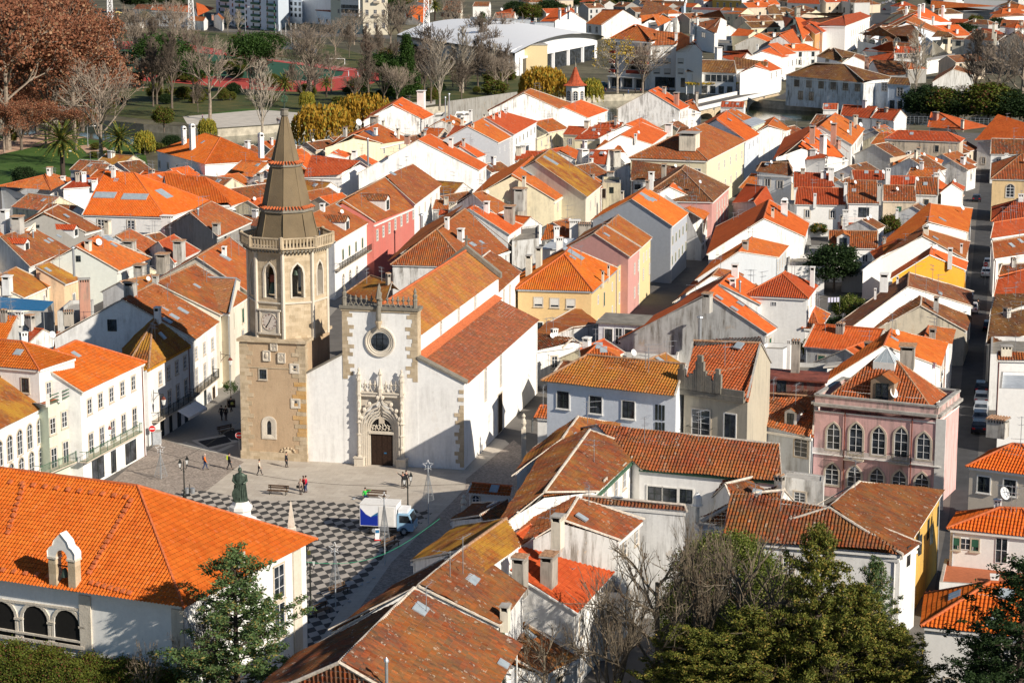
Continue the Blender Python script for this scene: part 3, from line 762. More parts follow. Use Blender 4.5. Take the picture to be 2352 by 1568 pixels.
h('01','gabled house with a bright red roof behind the grey chimneys left of the tower',(1600,850),(1845,735),(1455,655),(1600,590),6.,N_,roof='redf',wall='w',stain=.4,ch=[(1650,830,190,110,'g'),(1500,900,140,120,'k'),(1612,800,40,45,'D')])
h('01','low grey gabled shed roofed house at the lower left edge of the old town',(-120,1560),(55,1572),(-20,1330),(158,1345),7.4,N_,roof='hall',wall='g',stain=.7,ch=[(180,1370,80,60,'w')])
h('01','house with a small brown tile roof tucked behind the white penthouse',(500,1640),(800,1600),(520,1510),(1100,1500),7.6,N_,roof='org',wall='w',stain=.4,ch=[(220,1600,120,60,'w'),(480,1590,80,60,'D')],ends='hh')
flat('01','grey stained yard building with a pink chimney stack behind the peach house',(525,1290),(750,1280),(860,1180),4.8,wall='g',stain=1.,top='concrete',ch=[(785,1340,350,95,'r'),(630,1375,90,90,'k')])
flat('01','low dark yard annexe under a blue awning at the left edge',(0,1300),(500,1300),(480,1200),4.,wall='g',stain=.8,top='concrete')
mb=MB(); q=[W(Rg('01',*p),6.2) for p in((-60,1270),(400,1286),(490,1205),(-60,1160))]
mb.prism([(p.x,p.y) for p in q],6.15,6.3,'tarp_blue')
for p in q: mb.tube([(p.x,p.y,0),(p.x,p.y,6.2)],.06,'grey_metal',5)
tag(mb.build('awning'),'blue metal awning over a shaded yard at the left edge','awning')
h('11','white house with green shutters and long iron balcony on the street behind the tower',(735,655),(1058,468),(430,440),(790,268),9.,N_,roof='mid',wall='ww',stain=.2,name='town_house',
 win=[('F',797,770,1035,630,5,.8,1.5,'g'),('F',800,1010,925,935,3,1.1,1.9,'a')],sky=[(840,545,2.6,1.5,'dormer','old'),(760,325,1.,1.)])
balcony_long(HS[-1],'F',770,915,1105,700)
h('11','pink red house with seven white framed windows on the street behind the tower',(1098,472),(1463,315),(793,268),(1185,65),9.2,N_,roof='midf',wall='r',stain=.1,name='town_house',
 win=[('F',1113,592,1444,395,7,.85,1.7,'w')],sky=[(1210,365,2.6,1.9,'dormer','old')])
h('11','white house with a large brown roof at the end of the pink red house',(1465,312),(1702,140),(1185,62),(1440,-60),9.,N_,roof='old',wall='ww',stain=.15,age=.6,win=[('F',1500,372,1660,250,4,.8,1.4,'w')],sky=[(1255,30,1.6,1.2)],ch=[(1520,560,150,30,'t')])
h('11','hall with a broad two tone roof and dark stone parapet directly behind the church',(1950,885),(2345,692),(1660,540),(1920,350),7.8,N_,ends='hg',roof='mid',wall='w',stain=.9,name='hall',cat='building',sky=[(1990,680,1.6,1.0),(2070,660,1.,.8)])
h('11','small orange roofed chapel against the left side of the church nave',(825,1125),(1180,1240),(1052,965),(1250,1030),8.6,N_,ends='hg',roof='lich',wall='w',stain=.3,lichen=.7,name='chapel',cat='building')
h('11','red roofed white house with tan shutters to the right of the spire',(435,62),(778,68),(520,-115),(955,-86),6.8,N_,roof='red',wall='ww',stain=.1,win=[('F',483,155,633,160,2,1.5,1.9,'r')])
h('11','house under a single slope of old tiles behind the pink red house',(1620,355),(1800,360),(1650,272),(1850,280),6.4,N_,roof='mid',wall='w',stain=.6,k=0,ch=[(1250,110,60,40,'c')] and [])
h('11','tiny red roofed annexe beside the grey walls behind the pink red house',(1672,412),(1835,412),(1690,365),(1840,370),5.8,N_,roof='red',wall='g',stain=.5,k=0)
h('11','house with a skylight strip and a bright red roof behind the hall',(2330,590),(2460,500),(1960,352),(2008,322),7.6,N_,roof='new',wall='ww',stain=.3,ch=[(2330,470,150,110,'k'),(2120,380,100,60,'w')],sky=[(2090,345,3.4,.9)])
h('11','white gabled house with an aged orange roof, second behind the hall',(2200,400),(2345,340),(1985,215),(2085,188),7.6,N_,roof='midf',wall='w',stain=.6)
h('11','white walled rear wing of the church with tall arched windows under a red roof',(2185,1162),(2441,932),(2048,818),(2150,740),9.4,N_,roof='old',wall='ww',stain=.15,age=.6,name='church_wing',cat='building',win=[('F',2275,1180,2330,1140,2,.6,2.6,'a')])
H=h('21','large pale orange house with six grey framed windows and a hipped roof',(745,1110),(978,895),(475,770),(533,702),7.6,N_,ends='hg',roof='hall',wall='y',stain=.04,name='corner_house',age=.3,lichen=.3,cor='zinc',
 win=[('L',243,1205,540,1222,3,1.15,1.2,'r'),('L',243,1435,540,1445,3,1.15,1.3,'k'),('F',790,1185,920,1065,2,.8,1.3,'n'),('F',845,1180,870,1160,1,.9,1.9,'g'),('F',920,1280,790,1400,2,.8,1.3,'n')],
 ch=[(155,960,190,65,'c'),(248,890,190,65,'c'),(834,1030,110,26,'c'),(887,975,110,26,'c')],sky=[(565,765,2.2,3.2)])
flat('21','yellow house with a plant filled roof terrace behind the pale orange house',(965,890),(1088,795),(830,672),7.6,wall='y',stain=.05,par=.9,top='terracotta_floor',win=[('F',985,960,1050,910,2,.9,1.8,'n'),('F',985,1170,1050,1120,2,.9,1.8,'n')])
flat('21','white house with a flat grey metal roof and a tall white chimney in the centre',(280,722),(700,720),(812,632),7.8,wall='w',stain=.3,par=0,top='grey_sheet',ch=[(410,660,150,50,'w'),(435,740,130,60,'w'),(485,700,50,40,'D')])
h('21','pink house with flowered balconies, left of the yellow house on the narrow street',(1085,795),(1188,708),(755,578),(850,503),8.8,N_,roof='midf',wall='p',stain=.1,win=[('F',1125,900,1160,870,2,.8,1.6,'w'),('F',1125,1120,1160,1085,2,.8,1.6,'w')])
h('21','yellow house with flower boxes, right of the pink house on the narrow street',(1192,705),(1290,615),(866,502),(975,407),8.8,N_,roof='midf',wall=(.74,.6,.33),stain=.12,lichen=.4,win=[('F',1208,800,1262,755,3,.75,1.5,'n'),('F',1205,950,1262,900,2,.8,1.7,'b')])
h('21','house with grey clad gable and green shuttered front on the narrow street',(1475,513),(1625,388),(1100,262),(1235,158),9.2,N_,roof='org',wall=(.42,.45,.5),stain=.06,age=.1,sky=[(1235,245,2.2,2.8)],
 win=[('F',1475,640,1600,520,5,.7,1.3,'g'),('F',1470,825,1595,695,5,.7,1.4,'g')],ch=[(1012,275,90,35,'c'),(1245,150,60,40,'k')])
h('21','narrow white house under a long orange roof past the grey clad house',(1812,318),(1857,265),(1447,150),(1480,115),8.,N_,roof='new',wall='w',stain=.6,ch=[(1280,140,130,45,'w')],win=[('F',1830,400,1850,380,1,.8,1.4,'w')])
h('21','low white house with a red shed roof between taller street houses',(1760,455),(1822,390),(1590,352),(1640,330),7.,N_,roof='org',wall='w',stain=.5)
h('21','pink rendered house with a big dark roof on the narrow street',(1850,288),(2008,143),(1557,-10),(1590,-50),9.2,N_,ends='hg',roof='brn',wall='p',stain=.25,win=[('F',1882,340,1975,265,5,.7,1.5,'w'),('F',1880,450,1970,370,4,.8,1.9,'w')],ch=[(1722,215,110,30,'D'),(1395,60,120,50,'k')])
h('21','orange roofed house with a cream front and two small dormers behind the chimneys',(400,275),(575,155),(0,30),(190,-130),8.6,N_,roof='org',wall='c',stain=.4,ch=[(70,330,170,110,'g'),(110,130,80,40,'c'),(115,60,0,0,'A')][:2],sky=[(140,10,2.,3.)],win=[('F',420,330,560,220,4,.8,1.5,'w')])
h('21','house with a yellow lichen covered roof and a red glazed veranda',(690,245),(830,128),(212,-90),(352,-198),8.6,N_,roof='lich',wall='cr',stain=.2,win=[('F',720,320,810,250,3,.8,1.5,'w')],sky=[(355,-90,2.,3.)])
h('20','cream corner building with a huge two tone hipped roof and a pale roof box',(1800,1478),(2150,1300),(1540,1225),(1770,1135),10.4,N_,ends='hg',roof='mid',wall='c',stain=.1,name='corner_building',cat='building',
 win=[('F',1900,1530,2110,1420,5,.9,1.7,'n'),('L',1705,1585,1705,1585,1,1.4,1.6,'n'),('F',1960,1680,2110,1580,4,.9,1.7,'n')],ch=[(1630,1345,130,190,'c',150)])
h('21','dark tiled house in front of the cream corner building',(1090,88),(1590,100),(1110,-60),(1560,-30),7.2,N_,roof='brn',wall='w',stain=.5,ch=[(1280,120,110,50,'w')],win=[('F',1155,150,1155,150,1,1.2,1.,'d')])
flat('21','small grey terrace block with railings among the centre roofs',(830,110),(1000,115),(1000,60),6.8,wall='c',stain=.6,win=[('F',905,180,925,180,2,.4,1.2,'d'),('F',845,210,845,210,1,.7,1.8,'o')],ch=[(905,70,60,60,'g')])
flat('21','grey flat roofed yard building with tall square chimneys right of the hall',(0,650),(250,620),(250,500),6.6,wall='g',stain=.9,par=.3,ch=[(70,400,240,110,'k'),(575,570,150,95,'w'),(660,590,120,110,'g')][:1])
h('21','low orange roofs of a yard house left of the grey metal roof',(270,640),(560,640),(330,520),(530,540),6.,N_,roof='org',wall='g',stain=.8,ends='hh',ch=[(575,600,150,95,'w'),(665,620,140,110,'k')])
h('21','house with a dark left slope and a red right slope above the alley plants',(2345,1500),(2440,1440),(1795,1130),(1888,1052),7.2,N_,roof='new',wall='g',stain=.9,ch=[(1795,1250,130,95,'g')],verge='concrete',k=1.5)
h('21','orange roofed house behind the grey stained gable, second up the alley',(2282,1235),(2347,1132),(1905,1043),(2038,920),7.2,N_,roof='new',wall='ww',stain=.5,verge='concrete',k=1.3,ch=[(2092,1115,90,18,'t')])
h('31','pinkish white house with a striped red hipped roof and a tall chimney',(372,1178),(462,1060),(130,950),(158,925),8.2,N_,ends='hg',roof='red',wall='ww',stain=.15,age=.25,win=[('L',55,1222,55,1222,1,.7,.5,'n'),('F',395,1180,395,1180,1,.6,1.6,'w'),('F',365,1300,365,1300,1,.6,1.4,'w')],ch=[(405,1070,190,50,'w')])
h('31','small orange hipped porch roof beside the pinkish white house',(478,1455),(575,1315),(420,1290),(432,1245),4.2,N_,ends='hg',roof='hall',wall='ww',stain=.1)
h('21','low house with a grey zinc strip and brown roof along the alley',(2100,1010),(2130,960),(1838,968),(1935,858),6.,N_,roof='mid',wall='w',stain=.3,k=1.3)
h('31','white house with a bright orange right slope and grey clad gable',(98,800),(195,690),(-270,745),(-150,612),7.,N_,roof='org',wall=(.5,.53,.56),stain=.1)
h('31','light grey gabled house with a broad salmon roof and a white louvred chimney',(342,612),(385,478),(-40,440),(12,268),7.2,N_,roof='new',wall='w',stain=.4,k=1.3,ch=[(148,400,150,75,'v')])
h('31','white corner house with stone framed windows at the end of the narrow street',(-110,8),(232,30),(-60,-75),(190,-72),8.8,N_,ends='hh',roof='brn',wall='ww',stain=.15,win=[('F',-5,110,110,130,2,1.1,1.5,'w')],name='corner_house')
H=flat('21','white flat roofed house with black framed windows above a terrace',(795,1397),(1650,1447),(1715,1365),6.8,wall=(.72,.73,.78),stain=.15,par=0,top='asphalt_roof',name='flat_roofed_house',
 win=[('F',887,1512,887,1512,1,1.,1.7,'k'),('F',980,1520,980,1520,1,.9,2.1,'n'),('F',1072,1518,1072,1518,1,1.,1.7,'k'),('F',1362,1525,1362,1525,1,2.8,1.5,'k')],ch=[(1725,1500,150,35,'t')])
flat('22','white walled terrace with a terracotta floor below the flat roofed house',(480,60),(1520,130),(1540,60),4.2,name='terrace',cat='terrace',wall='w',stain=.4,par=.7,top='terracotta_floor',ch=[(1110,165,60,60,'D')])
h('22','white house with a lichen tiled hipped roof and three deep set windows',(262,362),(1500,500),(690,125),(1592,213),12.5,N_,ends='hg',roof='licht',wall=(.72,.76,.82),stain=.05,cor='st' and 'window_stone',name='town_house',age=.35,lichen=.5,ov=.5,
 win=[('F',470,535,1070,625,3,1.3,1.7,'k'),('F',1360,650,1360,650,1,.25,1.5,'x'),('F',1328,648,1328,648,1,.25,1.5,'x'),('F',1392,655,1392,655,1,.25,1.5,'x'),('F',1328,790,1392,795,3,.25,1.1,'x')])
h('22','small pyramid roofed building peeking above the lichen roof',(640,165),(1000,165),(785,28),None,11,N_,ends='hh',roof='org',wall='w',stain=.2)
H=h('22','art deco house with a stepped stone parapet and steep dark orange roof',(1572,432),(2165,515),(1665,-5),(2285,18),12.8,N_,roof='mid',wall='st',stain=.35,name='town_house',age=.35,lichen=.0,verge='concrete',cor=None,
 win=[('F',1735,745,1735,745,1,2.,2.6,'b'),('F',2003,775,2003,775,1,1.2,2.3,'k')])
pt,nn,tt=H.sides['F']; t=tt if tt.x>0 else -tt; mb=MB()
def _pp(x,y): return hit_plane(Rg('22',x,y),pt+nn*.3,nn)
a=_pp(1505,530);b=_pp(2130,600); z0=H.rz(pt.x,pt.y)-.1; ln=(b-a).length
mb.obox(Vector((a.x,a.y,z0-.6))-nn*.3,t*ln,nn*.45,Vector((0,0,.55)),'dark_stone')
mb.obox(Vector((a.x,a.y,z0-.05))-nn*.1,t*ln,nn*.2,Vector((0,0,.6)),'dark_stone')
for fx,w_,hh in ((.09,.8,1.9),(.62,.8,1.9),(.36,1.4,2.0),(.36,.9,2.9),(.36,.5,3.5),(.09,.4,2.4),(.62,.4,2.4),(.36,3.4,1.2),(.36,2.4,1.6)):
    c=a+t*(ln*fx); mb.obox(Vector((c.x,c.y,z0))-t*w_/2-nn*.12,t*w_,nn*(.3+.02*hh),Vector((0,0,hh)),'dark_stone')
mb.build('parapet',H.root)
h('22','very long building under weathered orange canal tiles with white windows below green gutter',(1190,1180),(2480,1300),(770,772),(2455,948),9.,N_,roof='old',wall='ww',stain=.12,age=.6,k=.8,name='long_building',cat='building',cor='green_iron',
 win=[('F',1312,1395,1452,1410,2,1.3,1.3,'k'),('F',1600,1420,1600,1420,1,1.2,1.3,'k')])
H=h('22','wide building with a lichen darkened left slope and rust red right slope facing the church',(800,1378),(1207,985),(298,1385),(714,815),9.8,N_,roof='old',wall='ww',stain=.7,age=.75,lichen=.35,k=.82,name='long_building',cat='building',cor='green_iron',
 win=[('F',855,1362,855,1362,1,.9,1.8,'w'),('F',953,1320,1107,1160,3,.9,2.1,'w')])
h('22','old roofed wing behind the lichen darkened roof, touching the long building',(900,920),(1000,760),(465,890),(608,692),9.2,N_,roof='old',wall='w',stain=.3,age=.7,lichen=.5)
h('22','tiny white gatehouse with a red tile roof and carved stone finials by the church door',(205,705),(515,725),(265,590),(560,608),4.4,N_,ends='hg',roof='org',wall='w',stain=.1,name='gatehouse',cat='small building',win=[('L',190,765,190,765,1,.6,1.5,'d')],verge='trim_white')
h('12','tiny white gatehouse with a small arched window on the right edge of the square',(1945,1394),(2345,1425),(1985,1303),(2355,1335),4.6,N_,roof='org',wall='w',stain=.1,k=0,name='gatehouse',cat='small building',win=[('F',2020,1470,2020,1470,1,.7,1.2,'a')])
h('22','tall white stained wall building capped by narrow tiles above the bright red roof',(310,1408),(1570,1540),(310,1385),(1590,1507),9.6,.4,roof='old',wall='ww',stain=.75,name='walled_house',win=[('F',1265,1803,1265,1803,1,1.1,2.,'w'),('F',1255,2210,1255,2210,1,1.1,2.,'w')],ov=.1)
h('23','old tiled house with a dark stained gable and white front above the new red roof',(1000,258),(1218,62),(478,75),(605,-130),9.0,N_,roof='old',wall='g',stain=1.,age=.7,win=[('F',1035,310,1140,215,2,.7,1.4,'w')],ch=[(420,245,230,120,'c')])
h('23','house with a clean bright red tiled roof in the foreground cluster',(600,935),(985,515),(-250,410),(165,115),6.2,N_,roof='red',wall='ww',stain=.3,age=.05,verge='trim_white',ch=[(340,660,290,190,'k',110),(75,690,300,150,'k',110)],sky=[(230,290,.9,1.2)])
flat('23','plain white block with a white coping below the bright red roof',(555,735),(1020,742),(1000,640),5.6,wall=(.74,.68,.62),stain=.35,par=.6)
h('23','small house with a rusty brown metal roof and a glazed corner',(430,1085),(712,822),(255,1000),(562,728),4.4,N_,roof=((.15,.03,.02),.1,0.,'flat_tile','rust'),wall='g',stain=.7,verge=None,win=[('F',480,1080,540,1030,2,.9,1.0,'n')])
h('23','small house with a patched lichen roof at the bottom, half hidden by bare branches',(300,1500),(640,1290),(-10,1330),(150,1040),4.,N_,roof='lich',wall='w',stain=.5,lichen=.5)
h('13','long house with a heavily weathered brown orange roof and skylight, lowest in front',(1950,2080),(2440,1240),(765,1385),(1452,700),8.4,N_,ends='hg',roof='old',wall='w',stain=.3,age=.9,name='long_house',k=1.1,sky=[(1510,895,1.6,1.),(2270,1400,1.,.8)],ch=[(1200,1560,190,30,'t')],verge='mortar')
h('13','house with a mottled tile roof and a wooden skylight box above the lowest roof',(2240,1045),(2480,720),(1490,680),(1922,322),9.,N_,roof='old',wall='w',stain=.6,age=.8,k=1.1,ch=[(2290,1000,160,100,'c')],sky=[(1985,625,1.6,.9)],verge='mortar')
h('13','house with a mustard yellow lichen roof beside the square, right of the truck',(1425,445),(1830,130),(1890,350),(2300,60),7.2,N_,roof='licht',wall='w',stain=.4,k=.25,lichen=1.)
h('12','low old roof strip at the near right corner of the square behind a carved pillar',(1790,1640),(1990,1480),(2060,1600),(2300,1470),5.,N_,roof='old',wall='w',stain=.5)
h('03','long bottom building end with hipped canal tiles at the bottom edge',(2200,1800),(2700,1900),(2500,1560),(2520,1540),6.,N_,ends='hg',roof='old',wall='w',stain=.4) if False else None
h('21','low roofed house hugging the right kerb of the narrow street, near end',(1500,1335),(1760,1040),(1640,1330),(1840,1075),4.6,N_,roof='mid',wall='g',stain=.6,age=.7)
h('21','low roofed house hugging the right kerb of the narrow street, middle',(1730,1000),(1900,760),(1850,985),(2000,770),5.,N_,roof='mid',wall='w',stain=.5)
h('21','red roofed house hugging the right kerb of the narrow street, far end',(1880,700),(2010,500),(2010,640),(2120,470),5.4,N_,roof='red',wall='w',stain=.4)
h('31','house with a dark red left slope behind the salmon roof at the street bend',(-330,300),(-200,120),(-130,290),(-20,150),6.,N_,roof='red',wall='g',stain=.5)
h('21','low brown roofed sacristy in the lane between church and yellow house',(15,1670),(290,1560),(330,1400),(560,1440),5.2,N_,roof='midf',wall='g',stain=1.,ends='gg',name='sacristy')
h('22','small tiled annexe at the foot of the pale orange house',(210,95),(470,60),(215,-40),(560,-30),4.6,N_,roof='old',wall='w',stain=.4)
H=h('03','big white town hall with vivid orange roof, arched loggia and rooftop bell gable',(-400,573),(1690,886),(-600,-482),(1265,-238),9.3,N_,ends='gh',roof='hall',wall=(.82,.82,.8),stain=.06,name='town_hall',cat='town hall',ov=.7,cor='window_stone',age=.12,lichen=.05)
TH_=H
pt,nn,tt=H.sides['F']; t=tt if tt.x>0 else -tt
mb=MB(); st=MB()
for k,x in enumerate((-560,-270,30,330,620)):
    y=1010+(x-330)*.137; c=hit_plane(Rg('03',x,y),pt,nn); w_,h_=2.25,2.6
    inn=outline(w_,h_,'a'); out=[(u*(w_+.5)/w_,v*(h_+.5)/h_) for u,v in inn]
    def P(u,v,d): return c+t*u+Vector((0,0,v))+nn*d
    m=len(inn)
    for i in range(m):
        j=(i+1)%m
        st.face([P(*inn[i],.1),P(*out[i],.1),P(*out[j],.1),P(*inn[j],.1)],'pale_stone'); st.face([P(*out[i],0),P(*out[j],0),P(*out[j],.1),P(*out[i],.1)],'pale_stone')
        mb.face([P(*inn[i],.1),P(*inn[j],.1),P(*inn[j],.015),P(*inn[i],.015)],'trim_white')
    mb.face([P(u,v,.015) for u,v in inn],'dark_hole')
    st.obox(P(-w_/2-.5,h_/2-w_/2-.1,0),t*.55,nn*.16,Vector((0,0,.15)),'pale_stone'); st.obox(P(w_/2-.05,h_/2-w_/2-.1,0),t*.55,nn*.16,Vector((0,0,.15)),'pale_stone')
    st.obox(P(-w_/2-.4,-h_/2-.25,0),t*(w_+.8),nn*.2,Vector((0,0,.25)),'pale_stone')
mb.build('arcade',H.root);
for x,wd in ((795,1.),(1640,1.)):
    c=hit_plane(Rg('03',x,1050),pt,nn); st.obox(Vector((c.x,c.y,0))-t*wd/2,t*wd,nn*.16,Vector((0,0,8.95)),'pale_stone')
a=hit_plane(Rg('03',-400,760),pt,nn); b=hit_plane(Rg('03',745,905),pt,nn); st.obox(a,b-a,nn*.12,Vector((0,0,.18)),'pale_stone')
a=hit_plane(Rg('03',-400,1130),pt,nn); b=hit_plane(Rg('03',745,1195),pt,nn); st.obox(Vector((a.x,a.y,b.z)),Vector((b.x-a.x,b.y-a.y,0)),nn*.18,Vector((0,0,.15)),'pale_stone')
p2,n2,t2=H.sides['R']
q=hit_plane(Rg('13',370,600),p2,n2); st.obox(Vector((q.x,q.y,0))-t2*.6,t2*1.2,n2*.15,Vector((0,0,8.95)),'pale_stone')
q=hit_plane(Rg('13',340,800),p2,n2); st.build('stone_trim',H.root)
t2=t2 if t2.x>0 else -t2
for (x,y) in ((210,640),(-160,560),(215,990)):
    c=hit_plane(Rg('13',x,y),p2,n2); window(H.root,c,t2,n2,1.5,2.7,'w')
vb=MB(); fc=H.faces[0]; fr=H.faces[2]
def vent(x,y,fc,rg='02'):
    q=hit_plane(Rg(rg,x,y),fc[0][0],fc[1]); e=fc[2]; s=fc[1].cross(e); s=s if s.z>0 else -s
    vb.obox(q-e*.16-s*.2,e*.32,s*.4,fc[1]*.2,'ridge_tile')
for i in range(11): vent(100+i*106,1300+i*13.5,fc)
for i in range(9): vent(215-i*17,1345+i*52,fc)
for i in range(15): vent(1205-i*27,1470+i*47,fc)
for i in range(12): vent(845+i*58 if i<7 else 30+(i-7)*105,(655+i*16) if i<7 else 540+(i-7)*14,fc,'03')
vb.build('vent_tiles',H.root)
bb=MB(); q=hit_plane(Rg('03',600,655),fc[0][0],fc[1]); z0=q.z-.4
def G(u,v,d): return q+t*u+Vector((0,0,v-.4))+nn*d
for s in (-1,1):
    bb.obox(G(s*.85-.32,0,-.35),t*.64,nn*.7,Vector((0,0,2.3)),'stone'); bb.obox(G(s*.85-.4,2.3,-.42),t*.8,nn*.84,Vector((0,0,.16)),'pale_stone')
outl=[(1.2,2.45),(1.22,2.9),(1.0,3.2),(.75,3.35),(.6,3.75),(.25,4.1),(0,4.35)]
outl=outl+[(-u,v) for u,v in reversed(outl[:-1])]
arc=[(-.5*math.cos(PI*k/8),2.45+.55*math.sin(PI*k/8)) for k in range(9)]
n_=len(outl)
inner=[]
for k in range(n_):
    tt_=k/(n_-1); a_=PI*tt_; inner.append((.5*math.cos(a_),2.45+.6*math.sin(a_)))
for d in (.35,-.35):
    for i in range(n_-1): bb.face([G(*outl[i],d),G(*outl[i+1],d),G(*inner[i+1],d),G(*inner[i],d)],'trim_white')
for i in range(n_-1):
    bb.face([G(*outl[i],.42),G(*outl[i+1],.42),G(*outl[i+1],-.42),G(*outl[i],-.42)],'trim_white'); bb.face([G(*inner[i],.35),G(*inner[i+1],.35),G(*inner[i+1],-.35),G(*inner[i],-.35)],'stone')
o=bb.build('bell_gable',H.root); PW[o.name]=parent_world(H.root)
bl=MB(); c=G(0,1.3,0); bl.lathe(c,[(.32,c.z-.35),(.24,c.z-.1),(.18,c.z+.2),(.05,c.z+.32)],'bronze',10); bl.tube([G(-.5,1.75,0),G(.5,1.75,0)],.06,'dark_wood',5); bl.build('bell',o)
fb=MB(); c=W(Rg('13',325,165),9.6); fb.lathe(c,[(.5,9.2),(.5,9.8),(.35,9.9),(.38,10.0),(.05,12.0)],'pale_stone',4,PI/4); fb.build('finial',H.root)
H=h('32','faded pink mansion with pointed arch windows, hipped roof and glass pyramid skylight',(560,512),(1488,605),(985,165),(1192,190),10.,3.6,ends='hh',roof='mid',wall=(.72,.43,.41),stain=.6,name='mansion',cat='mansion',ov=-1.1,cor=None,lichen=0,age=.45)
pt,nn,tt=H.sides['F']; t=tt if tt.x>0 else -tt
a,b,c,d=[Vector(q) for q in line_inset([Vector((q.x,q.y,0)) for q in H.quad],[-1.1]*4)]
pb=MB()
for p,q in ((a,b),(b,c),(c,d),(d,a)):
    e=(q-p).normalized(); o=Vector((e.y,-e.x,0)); o=o if o.dot(p-(a+c)/2)>0 else -o
    pb.obox(Vector((p.x,p.y,9.2))-o*.3,q-p,o*.32,Vector((0,0,1.1)),'plaster')
    pb.obox(Vector((p.x,p.y,10.3))-o*.36-e*.02,q-p,o*.5,Vector((0,0,.16)),'concrete')
    pb.obox(Vector((p.x,p.y,9.35))-o*.02,q-p,o*.42,Vector((0,0,.28)),'concrete'); pb.obox(Vector((p.x,p.y,8.7))-o*.02,q-p,o*.08,Vector((0,0,.12)),'trim_white')
pb.build('parapet',H.root,color=(.66,.42,.39,1.2))
def onF(x,y): return hit_plane(Rg('32',x,y),pt,nn)
for i in range(5):
    f=i/4; window(H.root,onF(602+828*f,868+90*f)+Vector((0,0,0)),t,nn,1.35,(2.7,3.2,2.9,3.3,2.7)[i],'p')
for i in range(5):
    f=i/4; window(H.root,onF(588+825*f,1215+90*f),t,nn,1.4,2.2,'p')
def small_balc(c,w_,dp,parent):
    mb=MB(); up=Vector((0,0,1)); mb.obox(c-t*w_/2-up*.12,t*w_,nn*dp,up*.12,'window_stone'); k=int(w_/.13)
    for i in range(k+1):
        x=-w_/2+w_*i/k; mb.tube([c+t*x+nn*dp,c+t*x*1.08+nn*(dp+.1)+up*.45,c+t*x+nn*dp+up*.9],.018,'iron',3)
    mb.tube([c-t*w_/2+up*.9,c-t*w_/2+nn*dp+up*.9,c+t*w_/2+nn*dp+up*.9,c+t*w_/2+up*.9],.03,'iron',4); mb.build('balcony',parent)
small_balc(onF(797,1075),2.,.6,H.root); small_balc(onF(1213,1110),2.,.6,H.root)
mb=MB(); a_=onF(410,985);b_=onF(1590,1125)
mb.obox(Vector((a_.x,a_.y,a_.z-.35)),Vector((b_.x-a_.x,b_.y-a_.y,0)),nn*.05,Vector((0,0,.55)),'plaster'); mb.obox(Vector((a_.x,a_.y,a_.z-.45)),Vector((b_.x-a_.x,b_.y-a_.y,0)),nn*.16,Vector((0,0,.1)),'trim_white')
for x in (1585,): q=onF(x,900); mb.obox(Vector((q.x,q.y,0))-t*.5,t*1.,nn*.08,Vector((0,0,9.2)),'trim_white')
mb.build('stone_band',H.root,color=(.66,.58,.55,.5))
mb=MB()
for x in (710,1328): q=onF(x,700); mb.tube([Vector((q.x,q.y,0))+nn*.12,Vector((q.x,q.y,9.1))+nn*.12],.06,'rust',5)
mb.build('drainpipe',H.root)
mb=MB(); ap=(H.faces[0][0][2]+H.faces[0][0][3])/2 if len(H.faces[0][0])>3 else H.faces[0][0][2]; z=ap.z-.3; e=H.ex; s=Vector((-e.y,e.x,0))
cs=[ap+e*x*1.6+s*y*1.3 for x,y in((-.7,-.7),(.7,-.7),(.7,.7),(-.7,.7))]; mb.prism([(q.x,q.y) for q in cs],z-.6,z+.3,'trim_white'); tp=Vector((ap.x,ap.y,z+1.7))
for i in range(4):
    p,q=cs[i]*.98+ap*.02,cs[(i+1)%4]*.98+ap*.02; p.z=q.z=z+.3; mb.face([p,q,tp],'skylight'); mb.tube([p,tp],.04,'frame_white',4)
    for f in (.33,.66): m_=p+(q-p)*f; mb.tube([m_,tp],.02,'frame_white',3)
mb.build('glass_lantern',H.root)
q=hit_plane(Rg('32',1045,545),H.faces[0][0][0],H.faces[0][1]); dormer(H,H.faces[0],q,2.4,2.0,'mid',(.3,.2,.13,.5))
q=hit_plane(Rg('32',1140,530),H.faces[0][0][0],H.faces[0][1]); dish(H,q,.6,.5)
h('32','house with a shaded orange roof, a metal dormer and mossy eaves left of the pink mansion',(-215,745),(415,850),(-110,470),(440,510),6.6,N_,roof='mid',wall='bl',stain=.5,name='town_house',sky=[(205,770,1.3,1.4,'dormer','brn')],win=[('F',-90,900,305,960,2,1.5,2.2,'a')])
flat('32','shed clad in rusty red corrugated sheets behind the shaded house',(-60,335),(520,378),(545,300),7.9,name='shed',cat='shed',wall=(.2,.05,.035),stain=.9,par=0,top='rusty_sheet',win=[('F',125,430,125,430,1,1.,2.0,'x')])
flat('32','light grey blank rear block with a tall mottled stack beside the overgrown yard',(-120,60),(140,72),(235,20),8.6,wall='w',stain=.1,ch=[(250,280,300,75,'k'),(185,240,260,30,'w')])
flat('32','low flat asphalt annexe between the overgrown yard and the pink mansion',(240,320),(545,330),(560,200),5.5,wall='g',stain=.6)
flat('32','small concrete topped block touching the back left of the pink mansion',(545,235),(800,210),(830,185),8.2,wall='w',stain=.6,par=0,top='concrete',ch=[(1270,200,160,165,'k')][:0])
h('32','two sloped house with washing line and a big chimney behind the pink mansion',(1590,235),(1655,15),(1065,40),(1130,-110),7.6,N_,roof='org',wall='ww',stain=.3,age=.2,ch=[(1280,190,160,165,'k')])
h('32','house with an aged ridge close behind the glass pyramid by the street',(1690,30),(1725,-110),(1430,-10),(1475,-140),7.,N_,roof='org',wall='ww',stain=.3,ch=[(960,110,50,40,'w')][:0])
